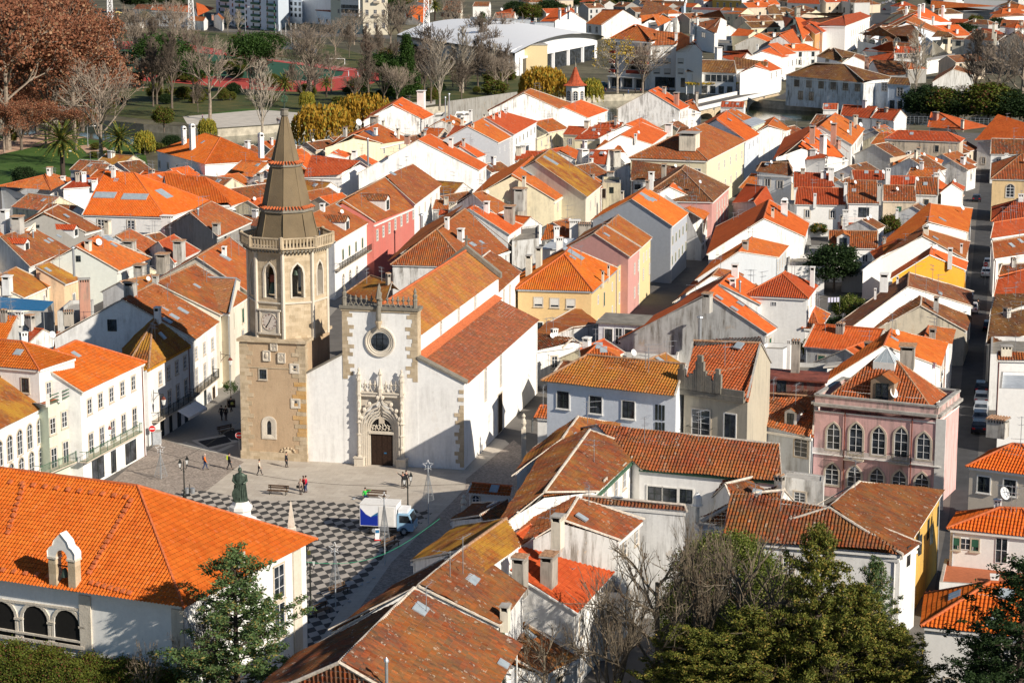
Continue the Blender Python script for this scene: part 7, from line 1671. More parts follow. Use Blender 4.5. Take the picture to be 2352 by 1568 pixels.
def wall(pts,h,m,lab,w=.3,name='garden_wall',z=0):
    mb=MB(); q=[W(p) for p in pts]
    for i in range(len(q)-1): mb.obox(q[i]+Vector((0,0,z)),q[i+1]-q[i],Vector((0,w,0)),Vector((0,0,h)),m)
    return tag(mb.build(name),lab,'wall')
wall([(258,66),(306,67),(330,65)],3.,'trim_white','white boundary wall left of the country house')
wall([(290,88),(365,93),(440,100)],1.6,'grey_sheet','grey concrete wall beyond the running track')
wall([(640,112),(720,118),(728,128)],3,'trim_white','white low wall behind the football goal')
wall([(590,96),(640,98),(660,113)],4,'concrete','grey concrete stand wall behind the bare poplars')
fl=MB(); a=W((2080,283)); b=W((2330,290))
for i in range(26): q=a+(b-a)*(i/25); fl.tube([q,q+Vector((0,0,2))],.06,'grey_metal',4)
for z in (.6,1.2,1.9): fl.tube([a+Vector((0,0,z)),b+Vector((0,0,z))],.05,'grey_metal',4)
tag(fl.build('railing'),'grey metal railing along the river garden on the right','railing')
for i,x in enumerate((634,646,657,669,680)):
    c=W((x*1.,100-i*.3)); mb=MB(); mb.tube([c,c+Vector((0,0,9))],.12,'sign_white',5,.07); tag(mb.build('flag_pole'),('leftmost','second','middle','fourth','rightmost')[i]+' of the white flag poles by the stadium entrance','flag pole','flag poles by the stadium')
pg=thing('pergola','vine covered pergola along the white riverside house','pergola',tuple(W((1640,212)))); mb=MB(); a,b=W(Rg('20',1595,862)),W(Rg('20',2065,862))
for i in range(8): q=a+(b-a)*(i/7)-Vector((0,3,0)); mb.tube([q,q+Vector((0,0,3.4))],.15,'frame_white',5); mb.tube([q+Vector((0,0,3.4)),q+Vector((0,5,3.4))],.1,'frame_white',4)
mb.build('frame',pg); PGA=(a,b,pg)
def mk_leaf(name,c1,c2,c3=None,tr=.25):
    m,nt,b=mat(name); g=N(nt,'NewGeometry'); r=g.outputs['Random Per Island']; n=noise(nt,posn(nt),.7,3)
    f=mth(nt,'ADD',mth(nt,'MULTIPLY',r,.6),mth(nt,'MULTIPLY',ramp(nt,n,.3,.7),.4))
    c=mixc(nt,f,c1,c2)
    if c3: c=mixc(nt,mth(nt,'GREATER_THAN',r,.86),c,c3)
    L(nt,c,b.inputs['Base Color']); b.inputs['Roughness'].default_value=.7
    t=N(nt,'BsdfTranslucent'); L(nt,c,t.inputs[0]); mx=N(nt,'MixShader'); mx.inputs[0].default_value=tr
    L(nt,b.outputs[0],mx.inputs[1]); L(nt,t.outputs[0],mx.inputs[2])
    out=[x for x in nt.nodes if x.type=='OUTPUT_MATERIAL'][0]; L(nt,mx.outputs[0],out.inputs[0])
mk_leaf('leaf_plane',(.17,.06,.03),(.36,.15,.08),(.42,.25,.14)); mk_leaf('leaf_willow',(.32,.17,.015),(.55,.33,.04),(.3,.3,.05),.35)
mk_leaf('leaf_greenwillow',(.2,.2,.03),(.4,.36,.05),(.45,.3,.03),.3)
mk_leaf('leaf_pine',(.018,.045,.008),(.05,.10,.015)); mk_leaf('leaf_cypress',(.05,.075,.01),(.19,.185,.03),(.28,.2,.045),.12); mk_leaf('leaf_juniper',(.05,.1,.03),(.15,.22,.08),(.25,.2,.06))
mk_leaf('leaf_dark',(.01,.025,.008),(.035,.065,.015)); mk_leaf('leaf_laurel',(.05,.09,.01),(.17,.19,.03),(.32,.3,.12)); mk_leaf('leaf_ivy',(.04,.07,.01),(.16,.17,.02),(.16,.06,.03))
mk_leaf('leaf_palm',(.05,.08,.015),(.13,.15,.03),(.45,.32,.06)); mk_leaf('leaf_yellow',(.4,.26,.02),(.6,.42,.05)); mk_leaf('leaf_orange_tree',(.02,.06,.01),(.06,.11,.015),(.6,.25,.02)); mk_leaf('leaf_dry',(.05,.03,.02),(.12,.07,.04))
simple('bark',(.14,.11,.085),.95,var=.3,sc=3); simple('bark_pale',(.34,.29,.23),.95,var=.35,sc=2); simple('bark_dark',(.06,.045,.035),.95,var=.3)
simple('bark_mid',(.25,.2,.155),.95,var=.35,sc=2); simple('bark_lichen',(.15,.12,.085),.95,var=.5,sc=5)
def blob(mb,c,s,n,sz,m,flat=1.,dirz=0,asp=1.):
    mi=mb.mi(m); V,FF,M,U=mb.v,mb.f,mb.m,mb.uv; g=RND.gauss; u=RND.uniform
    for _ in range(n):
        x,y,z=c[0]+g(0,s),c[1]+g(0,s),c[2]+g(0,s)*flat
        a=u(0,2*PI); b=u(-1,1); k=sz*u(.6,1.4)
        e1=Vector((math.cos(a),math.sin(a),b*.8)).normalized(); e2=e1.cross(Vector((u(-1,1),u(-1,1),u(-.3,1)))).normalized()
        if dirz: e1=Vector((g(0,.15),g(0,.15),-1)).normalized(); e2=e1.cross(Vector((math.cos(a),math.sin(a),0))).normalized()
        e1*=k*asp; e2*=k; i=len(V)
        V.extend([(x-e1.x*.5,y-e1.y*.5,z-e1.z*.5),(x+e2.x*.5,y+e2.y*.5,z+e2.z*.5),(x+e1.x*.5,y+e1.y*.5,z+e1.z*.5),(x-e2.x*.5,y-e2.y*.5,z-e2.z*.5)])
        FF.append((i,i+1,i+2,i+3)); M.append(mi); U.append(None)
def limbs(mb,p,d,l,r,dep,sp,m,up=.3,tips=None,nb=(2,4),minr=.02,sh=.72):
    q=p; segs=[p]; n=3 if dep>1 else 2
    for k in range(n):
        d=(d+Vector((RND.gauss(0,.12),RND.gauss(0,.12),RND.gauss(0,.06)+up*.12))).normalized(); q=q+d*l/n; segs.append(q)
    mb.tube(segs,r,m,5 if dep>2 else 3,max(minr,r*.62),cap=False)
    if tips is not None and dep<=1: tips.append(q)
    if dep<=0: return
    for k in range(RND.randint(*nb)):
        t=RND.uniform(.45,1.); b=segs[0]+(segs[-1]-segs[0])*t if k else q
        a=RND.uniform(0,2*PI); x=d.cross(Vector((.3,.2,1))).normalized(); y=d.cross(x)
        nd=(d+(x*math.cos(a)+y*math.sin(a))*sp*RND.uniform(.6,1.2)).normalized(); nd.z+=up*.3; nd.normalize()
        limbs(mb,b,nd,l*sh*RND.uniform(.75,1.1),max(minr,r*.6),dep-1,sp,m,up,tips,nb,minr,sh)
def tree_root(nm,lab,cat):
    return thing(nm,lab,cat,(0,0,0))
PROTO={}
def bare(key,nm,h,kind,m='bark_pale',dep=5,minr=.03,leaves=None,pods=0,label='x'):
    r=tree_root(nm,label,'tree'); mb=MB(); tr=MB(); tips=[]
    if kind=='up':
        tr.tube([(0,0,-.3),(.1,0,h*.3),(0,.1,h*.62),(.1,0,h*.98)],h*.017,m,6,h*.004)
        for k in range(22):
            z=h*(.16+.78*k/22); a=k*2.4; limbs(mb,Vector((0,0,z)),Vector((math.cos(a)*.55,math.sin(a)*.55,1)).normalized(),h*.2*(1.1-k/26),h*.006,dep-2,.5,m,.5,tips,(3,4),minr)
    elif kind=='vase':
        tr.tube([(0,0,-.3),(.1,0,h*.2)],h*.024,m,7,h*.02)
        for k in range(7):
            a=k*2*PI/7+.3; limbs(mb,Vector((.1,0,h*.19)),Vector((math.cos(a)*.42,math.sin(a)*.42,1)).normalized(),h*.33,h*.011,dep-1,.55,m,.35,tips,(3,4),minr)
    else:
        tr.tube([(0,0,-.3),(.15,.1,h*.2),(0,0,h*.4),(.2,0,h*.7)],h*.022,m,7,h*.008)
        for k in range(12):
            z=h*(.22+.5*k/12); a=k*2.4; limbs(mb,Vector((.1,0,z)),Vector((math.cos(a),math.sin(a),.75)).normalized(),h*.24*(1.1-k/20),h*.008,dep-1,.6,m,.3,tips,(3,3),minr)
    tr.build('trunk',r); br=mb.build('branches',r)
    if leaves:
        lb=MB();
        for t in tips:
            if RND.random()<leaves[1]: blob(lb,t,leaves[2],leaves[3],leaves[4],leaves[0])
        lb.build('crown',r)
    if pods:
        pb=MB()
        for t in tips:
            if RND.random()<pods: blob(pb,(t.x,t.y,t.z-.25),.12,8,.07,'leaf_dry',1.6,1,3.5)
        pb.build('seed_pods',r)
    PROTO[key]=[r,h,False]
def crowned(key,nm,h,r_,m,clumps,nl,sz,shape='round',bm='bark',trunk=.25,label='x',sig=.55):
    r=tree_root(nm,label,'tree' if nm!='shrub' else 'shrub'); tr=MB(); tr.tube([(0,0,-.3),(.05,.05,h*.5),(0,0,h*.85)],h*.02+.05,bm,6,.03)
    for k in range(8): a=k*2.4; z=h*(trunk+.08*k); tr.tube([(0,0,z),(r_*.6*math.cos(a),r_*.6*math.sin(a),z+h*.12)],.08,bm,4,.02)
    tr.build('trunk',r); mb=MB(); z0=h*trunk
    for k in range(clumps):
        a=RND.uniform(0,2*PI); t=RND.random()
        if shape=='round': ph=math.acos(RND.uniform(-.7,1)); rr=r_*RND.uniform(.62,1.); c=(rr*math.sin(ph)*math.cos(a),rr*math.sin(ph)*math.sin(a),z0+(h-z0)*.5+(h-z0)*.5*math.cos(ph)*RND.uniform(.8,1))
        elif shape=='cone': t=t**1.3; rr=r_*(1-t)**.8*RND.uniform(.55,1.05); c=(rr*math.cos(a),rr*math.sin(a),z0+(h-z0)*t)
        elif shape=='umbrella': rr=r_*math.sqrt(RND.random()); c=(rr*math.cos(a),rr*math.sin(a),h*.62+h*.36*math.sqrt(max(0,1-(rr/r_)**2))*RND.uniform(.5,1))
        s=r_*.13*(1.6 if shape=='umbrella' else 1)*sig/.55
        blob(mb,c,s,nl,sz,m,.8)
    mb.build('crown',r); PROTO[key]=[r,h,False]
def palm(key,h,nf=64,fl=4.6,label='x'):
    r=tree_root('palm_tree',label,'palm'); tr=MB(); tr.lathe((0,0),[(.5,-.3),(.42,.5),(.38,h*.6),(.5,h-.6),(.6,h-.2),(.3,h+.2)],'bark_dark',9); tr.build('trunk',r); mb=MB()
    for k in range(nf):
        a=k*2.399; el=math.radians(80-115*(k/nf)); P=[Vector((0,0,h))]; d=Vector((math.cos(a)*math.cos(el),math.sin(a)*math.cos(el),math.sin(el)))
        L_=fl*RND.uniform(.85,1.1)
        for s in range(7): d=(d+Vector((0,0,-.13))).normalized(); P.append(P[-1]+d*L_/7)
        side=Vector((-math.sin(a),math.cos(a),0))
        mb.tube(P,.035,'leaf_palm',3,.01,cap=False)
        for s in range(1,8):
            p=P[s]; dd=(P[s]-P[s-1]).normalized()
            for q in (-1,1):
                for w in range(3):
                    b=p-dd*L_/7*(w/3); tip=b+(side*q*.5+dd*.35-Vector((0,0,.22)))*(fl*.2)*(1-abs(s-3.5)/6); mb.face([b,b+dd*.3,tip],'leaf_palm')
    mb.build('fronds',r)
    fb=MB();
    for k in range(10): a=k*.63; blob(fb,(.55*math.cos(a),.55*math.sin(a),h-.3),.16,14,.14,'leaf_yellow')
    fb.build('fruit_clusters',r); PROTO[key]=[r,h,False]
def willow(key,h,r_,m,label='x',n=300):
    r=tree_root('willow_tree',label,'tree'); tr=MB(); tr.tube([(0,0,-.3),(.1,0,h*.45)],.3,'bark',6,.2);
    for k in range(9): a=k*.7; tr.tube([(0,0,h*.35),(r_*.4*math.cos(a),r_*.4*math.sin(a),h*.75),(r_*.7*math.cos(a),r_*.7*math.sin(a),h*.8)],.12,'bark',4,.04)
    tr.build('trunk',r); mb=MB()
    for k in range(n):
        a=RND.uniform(0,2*PI); rr=r_*math.sqrt(RND.uniform(.08,1)); zt=h*(.62+.38*math.sqrt(max(0,1-(rr/r_)**2)))*RND.uniform(.88,1.0); ln=h*RND.uniform(.25,.62)
        x,y=rr*math.cos(a),rr*math.sin(a)
        for s in range(9):
            z=zt-ln*s/9
            if z<.6: break
            k2=1+.12*s/9; blob(mb,(x*k2,y*k2,z),.12,2,.3,m,1.5,1,2.4)
    mb.build('crown',r); PROTO[key]=[r,h,False]
def place(key,base,topy,label,group=None,sw=1.,rot=None,rg=None,name=None,hmax=None):
    pr,h,used=PROTO[key]
    if rg: base=Rg(rg,*base); topy=Rg(rg,0,topy)[1]
    c=W(base); H_=height_at(c.x,c.y,topy); s=H_/h
    if hmax: s=min(s,hmax/h)
    rot=RND.uniform(0,6) if rot is None else rot
    if not used:
        PROTO[key][2]=True; o=pr; o.location=c; o.rotation_euler=(0,0,rot); o.scale=(s*sw,s*sw,s); o['label']=label
        if group: o['group']=group
    else: o=dup(pr,c,rot,label,(s*sw,s*sw,s),group)
    if not group and 'group' in o: del o['group']
    return o
bare('bareA','bare_tree',18,'spread','bark_mid',5,.028); bare('bareB','bare_tree',18,'up','bark',6,.028); bare('bareC','bare_tree',16,'vase','bark_mid',5,.03); bare('bareD','bare_tree',18,'up','bark_pale',5,.03)
bare('plane','plane_tree',24,'spread','bark_mid',4,.05,('leaf_plane',1.,.95,20,.42)); bare('plane2','plane_tree',24,'vase','bark',4,.05,('leaf_plane',1.,.8,14,.42))
bare('autumn','plane_tree',18,'spread','bark_pale',4,.05,('leaf_yellow',.25,.4,7,.4))
bare('locust','locust_tree',18,'spread','bark_lichen',4,.014,None,.16); bare('locust2','locust_tree',18,'vase','bark_lichen',5,.013,None,.06); crowned('laurelF','broadleaf_tree',16,5.,'leaf_laurel',420,110,.17,'round',sig=.4); crowned('shrubF','shrub',7,3.6,'leaf_ivy',260,110,.15,'round',trunk=.02,sig=.4)
crowned('pine','pine_tree',12,4.2,'leaf_pine',120,90,.33,'umbrella'); crowned('conifer','conifer_tree',16,3.8,'leaf_pine',220,70,.36,'cone',trunk=.1)
crowned('broad','broadleaf_tree',8,3.4,'leaf_dark',150,60,.3,'round'); crowned('laurel','broadleaf_tree',7,3.2,'leaf_laurel',170,60,.26,'round'); crowned('shrub','shrub',3,1.8,'leaf_ivy',70,60,.2,'round',trunk=.02)
crowned('orange','orange_tree',4.5,2.,'leaf_orange_tree',80,70,.2,'round'); crowned('golden','broadleaf_tree',8,3.,'leaf_ivy',110,60,.3,'round')
crowned('dense','broadleaf_tree',8,4.2,'leaf_dark',200,60,.34,'round',trunk=.02); crowned('denseg','broadleaf_tree',8,4.2,'leaf_ivy',200,60,.34,'round',trunk=.02); bare('scrub','bare_tree',10,'vase','bark',4,.04)
palm('palm',8); willow('willow',11,5.2,'leaf_willow',n=330); willow('gwillow',9,3.8,'leaf_greenwillow')
G_='brown leaved plane trees in the park'
PLL=[((20,345),-30,'plane','brown leaved plane tree at the left edge, nearest to the lawn'),((118,322),10,'plane2','brown plane tree just left of the footbridge'),((172,330),25,'plane','brown plane tree with a pale leaning trunk right of the footbridge'),
((60,300),-40,'plane2','brown plane tree behind the edge tree, above the park path'),((225,290),90,'plane','sparser brown plane tree at the right end of the brown wood'),((0,262),-60,'plane','brown plane tree across the river at the left edge'),((85,250),-50,'plane2','brown plane tree across the river, second from the left edge'),
((150,242),-30,'plane','brown plane tree across the river, left of the lattice mast'),((205,232),0,'plane2','brown plane tree across the river, in front of the red track'),((30,190),-70,'plane','farthest brown plane tree at the top left corner'),((110,175),-60,'plane2','farthest brown plane tree left of the white boundary wall'),((-30,310),-20,'plane2','brown plane tree cut by the left edge')]
for b,t,k,l_ in PLL: place(k,b,t,l_,G_,sw=.95)
BL=[('bareA',(235,388),125,'large pale bare tree standing between the two palms of the park'),('bareB',(352,245),90,'bare tree in front of the track, leftmost of the park row'),('bareB',(395,250),78,'thick bare tree beside the dark pine in the park'),
('bareA',(482,275),75,'tall bare tree with a slender pale trunk by the river lawn'),('bareD',(603,322),138,'pale bare tree rising by the water left of the spire'),('bareC',(714,222),45,'vase shaped bare tree in front of the red running track'),('bareC',(770,128),40,'bare tree by the stadium entrance poles'),
('bareB',(802,133),58,'bare tree right of the stadium entrance'),('bareB',(842,168),62,'bare tree behind the football goal'),('bareB',(868,142),60,'bare tree in front of the cream building'),('bareC',(897,100),20,'bare tree between cream building and arena roof'),
('bareD',(1010,252),85,'tall bare poplar right of the lattice mast'),('bareB',(990,238),120,'bare poplar directly behind the steel flues'),('bareD',(1063,214),58,'tallest bare poplar in front of the arena wall'),('bareB',(1098,212),85,'bare poplar second right of the tallest poplar'),
('bareD',(1138,202),100,'bare poplar beside the beige arena tower'),('bareB',(1165,200),112,'bare poplar touching the beige arena tower'),('bareB',(1040,200),110,'bare poplar left of the tallest poplar'),('bareB',(960,212),110,'bare tree between dark conifer and lattice mast'),
('bareD',(2102,240),52,'tall bare poplar above the derelict riverside house'),('bareB',(2240,262),72,'slim bare poplar in the river gardens'),('bareA',(2292,272),88,'broad bare tree at the right of the river gardens'),('bareA',(2345,272),40,'broad bare tree cut by the right edge'),('bareC',(2215,275),228,'low bare tree by the river garden railing'),('bareC',(2250,276),238,'second low bare tree by the river garden railing'),('bareC',(1895,245),205,'small bare tree against the derelict white wall'),('bareC',(2010,250),205,'small bare tree in front of the white rear house'),('bareD',(523,82),20,'thin bare tree by the shaded apartments'),('bareD',(548,84),22,'second thin bare tree by the shaded apartments')]
for k,b,t,l_ in BL: place(k,b,t,l_,'bare trees of the park and river')
place('autumn',(1418,215),70,'bare plane tree with a few yellow leaves in front of the apartment block'); place('bareC',(1476,214),92,'tall bare tree at the right end of the apartment balconies')
place('willow',(743,352),235,'golden weeping willow on the river bank, left one',sw=1.25); place('willow',(838,325),212,'golden weeping willow on the river bank, right and taller one',sw=1.25); place('willow',(1248,245),150,'bright golden weeping willow beside the white turret',sw=1.2)
place('gwillow',(333,356),300,'green yellow weeping willow right of the second palm'); place('gwillow',(476,322),272,'small yellow willow behind the louvred chimneys'); place('gwillow',(1360,240),180,'grey green willow between the turret and the river'); place('gwillow',(705,252),210,'small green willow in the river lawn')
place('palm',(145,412),322,'large date palm with orange fruit on the park lawn',hmax=12,sw=1.25); place('palm',(277,392),318,'date palm beside the pale bare tree',sw=1.2); place('palm',(655,236),190,'date palm with orange fruit left of the spire tip',sw=1.2); place('palm',(750,224),190,'dark date palm in front of the running track',sw=1.2); place('palm',(999,48),12,'tall palm behind the arena roof',sw=1.2); place('palm',(2226,118),98,'small palm in the garden of the pale ruin',sw=1.5); place('palm',(2065,25),5,'small palm at the car park street',sw=1.4); place('palm',(1685,32),5,'palm near the old houses at the top right',sw=1.4) if False else None
place('palm',(333,60),35,'fan palm in front of the country house',sw=1.6)
for i,(k,b,t,l_,sw) in enumerate([('conifer',(935,225),82,'tall dark cypress beside the arena',.9),('pine',(880,222),125,'dark pine left of the tall cypress',1.2),('conifer',(905,228),140,'dark conifer in front of the tall cypress',1.3),('conifer',(1108,130),32,'spruce silhouetted against the white arena roof',.9),('pine',(612,165),76,'round crowned stone pine beside the spire',1.4),('pine',(575,215),82,'dark stone pine left of the round one',1.),('pine',(568,180),130,'low dark pine by the track edge',1.1),('pine',(372,205),85,'stone pine in the middle of the park',1.3),('pine',(445,238),133,'stone pine right of the park centre',1.3),('conifer',(838,212),165,'small dark conifer behind the willows',1.2),
('golden',(377,302),245,'olive green tree behind the white villa',1.2),('broad',(395,345),312,'dark laurel beside the villa wall',1.5),('broad',(57,440),385,'dark round tree at the left edge above the white hipped house',1.2),('golden',(25,340),292,'young green tree at the left edge of the park lawn',.8),
('broad',(1915,672),565,'dark evergreen tree in the courtyard behind the shuttered dormer',1.25),('orange',(1882,545),512,'orange tree with fruit by the tall steel flue',1.5),('golden',(2042,570),492,'tall green tree between the stepped red roofs',.8),
('laurel',(1950,745),682,'bushy laurel in the overgrown yard by the washing',1.3),('denseg',(1990,775),700,'ivy covered shrub mass in the overgrown yard, left',1.5),('dense',(1935,800),730,'dark bush in the overgrown yard, nearest the camera',1.4),('denseg',(2060,780),715,'ivy mass under the derelict roof, centre of the yard',1.6),('denseg',(2125,790),725,'ivy mass under the derelict roof, right end of the yard',1.4),('golden',(1865,835),775,'tall yellow green bamboo like shrub behind the grey blank block',1.1),('laurel',(1905,840),785,'yellow green shrub right of the bamboo like one',1.1),
('dense',(2130,268),200,'dark evergreen in the river garden, leftmost',1.6),('denseg',(2165,270),205,'ivy green tree in the river garden beside the poplar',1.6),('dense',(2200,272),215,'dark evergreen in the river garden, centre',1.8),('denseg',(2270,274),195,'autumn tinted tree in the river garden',1.6),('dense',(2320,276),210,'dark evergreen in the river garden near the right edge',1.8),('dense',(2352,278),225,'dark evergreen cut by the right edge at the river',1.6),
('golden',(2240,75),35,'round green tree in the upper right gardens',1.3),('dense',(2210,100),55,'dark bush in the upper right gardens',1.6),('broad',(2290,80),42,'dark small tree near the white house upper right',1.5)]): place(k,b,t,l_,None,sw)
for i,(x,y,t,k) in enumerate([(312,28,-25,'broad'),(285,30,-30,'pine'),(345,25,-28,'broad'),(380,22,-25,'pine'),(400,30,-10,'broad'),(1185,52,5,'broad'),(1220,58,8,'golden'),(1260,55,2,'broad'),(1290,48,10,'golden'),(1360,45,5,'broad'),(1395,38,0,'golden'),(1430,30,-12,'broad'),(1500,20,-20,'broad'),(1315,22,-12,'broad'),(925,25,-22,'golden'),(900,42,-5,'pine'),(2150,22,-15,'broad'),(2250,18,-15,'pine')]):
    place(k,(x,y),t,'dark green tree in the belt along the top of the picture','trees along the top of the picture',None or 1.5)
for i,(x,y,t) in enumerate([(325,86,76),(350,86,77),(440,80,70),(540,92,82),(560,96,86),(820,205,180),(780,240,222),(800,215,200)]): place('shrub',(x,y),t,'rounded green bush beside the running track','bushes around the running track',1.6)
blm=MB()
for i in range(160): q=PGA[0]+(PGA[1]-PGA[0])*RND.random(); blob(blm,(q.x,q.y-RND.uniform(0,3.5),3.5),.3,10,.5,RND.choice(['leaf_yellow','leaf_greenwillow']),.5)
blm.build('vine',PGA[2])
for i,(x,y,t,k) in enumerate([(35,330,190,'plane'),(85,300,170,'plane2'),(140,300,160,'plane'),(190,300,140,'plane2'),(50,345,220,'plane2'),(105,340,225,'plane'),(175,345,235,'plane2'),(10,350,235,'plane'),(15,295,150,'plane2'),(240,255,120,'plane'),(60,240,110,'plane'),(120,215,90,'plane2')]): place(k,(x,y),t,'smaller brown leaved plane tree filling the brown wood','smaller plane trees of the brown wood',1.25)
for i in range(26): x=RND.uniform(-20,250); y=RND.uniform(225,300); place(RND.choice(['dense','denseg','scrub','shrub']),(x,y),y-RND.uniform(14,36),'undergrowth bush below the brown plane trees','undergrowth of the brown wood',1.4)
_g='leafless trees of the park belt'
for i in range(56):
    x=RND.uniform(255,1180); y=RND.uniform(118,268)-(x-255)*.035
    if 600<x<880 and 120<y<200: continue
    place(RND.choice(['bareB','scrub','bareA','scrub','bareC']),(x,y),y-RND.uniform(60,125),'leafless tree in the dense park belt between the running track and the river',_g,RND.uniform(.9,1.3))
for i in range(75):
    x=RND.uniform(255,1190); y=RND.uniform(140,262)-(x-255)*.035
    if 560<x<880 and y<200: continue
    place(RND.choice(['dense','denseg','shrub']),(x,y),y-RND.uniform(14,34),'low bush in the dense park belt between the running track and the river','bushes of the park belt',RND.uniform(.9,1.6))
for i in range(24):
    x=2095+i*11; y=RND.uniform(215,268); place(RND.choice(['dense','denseg','scrub','scrub','bareA']),(x,y),y-RND.uniform(14,40),'tangled bush or tree in the overgrown river garden on the right','growth of the river garden',1.5)
for i in range(12):
    x=RND.uniform(200,700); y=RND.uniform(345,372)-max(0,(300-x))*.05; place('shrub',(x,y),y-RND.uniform(10,20),'bush along the near river bank','bushes along the near river bank',1.8)
RND.seed(21)
def bigconifer(key,h,r_,m,n,nl,label):
    r=tree_root('conifer_tree',label,'tree'); tr=MB(); tr.tube([(0,0,-3),(0,.1,h*.5),(0,0,h*.97)],.35,'bark_dark',7,.04); tr.build('trunk',r); mb=MB(); br=MB()
    for k in range(n):
        t=(k+.5)/n; z=h*(.05+.93*t); a=k*2.399+RND.uniform(-.3,.3); L_=r_*((1-t)**.6)*RND.uniform(.45,1.25)+.3
        d=Vector((math.cos(a),math.sin(a),RND.uniform(.05,.5))); p0=Vector((0,0,z)); br.tube([p0,p0+d*L_*.9],.06,'bark_dark',3,.015,cap=False)
        for s in range(max(3,int(L_*2.2))):
            f=.25+.75*(s+.5)/max(3,int(L_*2.2)); q=p0+d*L_*f+Vector((RND.gauss(0,.16),RND.gauss(0,.16),RND.gauss(0,.1)+.25*f*f))
            blob(mb,q,.2,int(nl*.9),.1,m,.5,0,2.6); blob(mb,(q.x,q.y,q.z+.12),.15,int(nl*.7),.08,m,.5,0,2.2)
    br.build('branches',r); mb.build('crown',r); PROTO[key]=[r,h,False]
bigconifer('juniper',13,6.,'leaf_juniper',120,30,'x'); bigconifer('cypress',14,6.2,'leaf_cypress',150,38,'x'); bigconifer('darkcyp',13,5.6,'leaf_dark',120,28,'x')
place('juniper',(550,1720),1262,'bushy blue green conifer in front of the town hall',rot=.5,sw=.95)
place('cypress',(1868,1760),1215,'tall olive green conifer with a narrow tip in the foreground',rot=1.,sw=.62)
place('cypress',(1960,1750),1345,'broad olive conifer right of the narrow tipped one',rot=3.,sw=1.); place('cypress',(1790,1740),1400,'broad olive conifer left of the narrow tipped one',rot=4.2,sw=.95); place('cypress',(1610,1760),1450,'low olive conifer at the bottom centre among bare branches',rot=2.,sw=1.1)
place('cypress',(1715,1760),1400,'olive conifer directly below the large laurel',rot=5.,sw=1.2); place('cypress',(2050,1760),1440,'olive conifer beside the street wall at the bottom',rot=.3,sw=1.1); place('cypress',(1560,1740),1440,'olive conifer beneath the bare locusts at the bottom centre',rot=2.6,sw=1.1)
place('juniper',(2000,1620),1285,'light green feathery conifer beside the yellow wall',rot=2.,sw=.6)
place('darkcyp',(2330,1800),1290,'very dark conifer at the bottom right corner',rot=2.5,sw=1.); place('darkcyp',(2240,1800),1470,'low dark conifer branch mass below the white gable at bottom right',rot=.5,sw=1.)
place('laurelF',(1665,1560),1228,'large glossy laurel tree behind the bare branches in the foreground',sw=1.25); place('laurelF',(1590,1580),1330,'glossy green laurel left of the large laurel',sw=1.1); place('laurelF',(1755,1620),1320,'glossy green laurel right of the large laurel',sw=1.2)
for i,(x,y,t,l_) in enumerate([(20,1640,1478,'mottled green hedge bush at the bottom left corner'),(110,1640,1490,'mottled green hedge bush under the town hall arches'),(215,1650,1508,'mottled green hedge bush under the town hall pilaster'),(300,1660,1515,'mottled green hedge bush left of the blue green conifer'),(60,1660,1520,'low hedge bush in front at the bottom left'),(160,1680,1525,'low hedge bush in front under the pilaster'),(380,1680,1540,'low hedge bush below the blue green conifer')]): place('shrubF',(x,y),t,l_,None,1.1)
for (k,x,y,t,sw,l_) in [('locust',1508,1690,1180,1.,'bare locust tree with hanging pods before the bright red roof'),('locust2',1600,1700,1200,.45,'slim bare locust tree before the white stained wall'),('locust',1690,1700,1165,.9,'tall bare locust tree with yellow lichen before the laurel'),('locust2',1400,1700,1330,.7,'low bare locust tree with many pods at the bottom centre'),('locust',1790,1720,1230,.8,'bare locust tree reaching across the olive conifers'),('locust2',480,1700,1370,.5,'thin bare branches in front of the blue green conifer'),('locust',1250,1700,1400,.9,'bare twiggy tree over the lowest old roof'),('locust2',1900,1740,1380,1.,'bare locust branches in front of the narrow tipped conifer'),('locust',340,1700,1440,.5,'small bare sapling with pods before the town hall wall')]: place(k,(x,y),t,l_,None,sw)
PR_=[v[0] for v in PROTO.values() if not v[2]]
for r in PR_:
    for c in list(r.children): bpy.data.objects.remove(c)
    bpy.data.objects.remove(r)
RND.seed(5)
def mk_paint():
    m,nt,b=mat('car_paint'); oi=N(nt,'ObjectInfo'); L(nt,oi.outputs['Color'],b.inputs['Base Color']); b.inputs['Roughness'].default_value=.25; b.inputs['Specular IOR Level'].default_value=.6
    m,nt,b=mat('cloth'); oi=N(nt,'ObjectInfo'); L(nt,oi.outputs['Color'],b.inputs['Base Color']); b.inputs['Roughness'].default_value=.9
mk_paint(); simple('rubber',(.02,.02,.02),.8); simple('skin',(.5,.28,.2),.6,var=.05); simple('hair_dark',(.02,.014,.01),.7); simple('truck_blue',(.01,.03,.3),.4,var=.05); simple('tail_red',(.4,.01,.01),.3); simple('glow_off',(.7,.7,.65),.2)
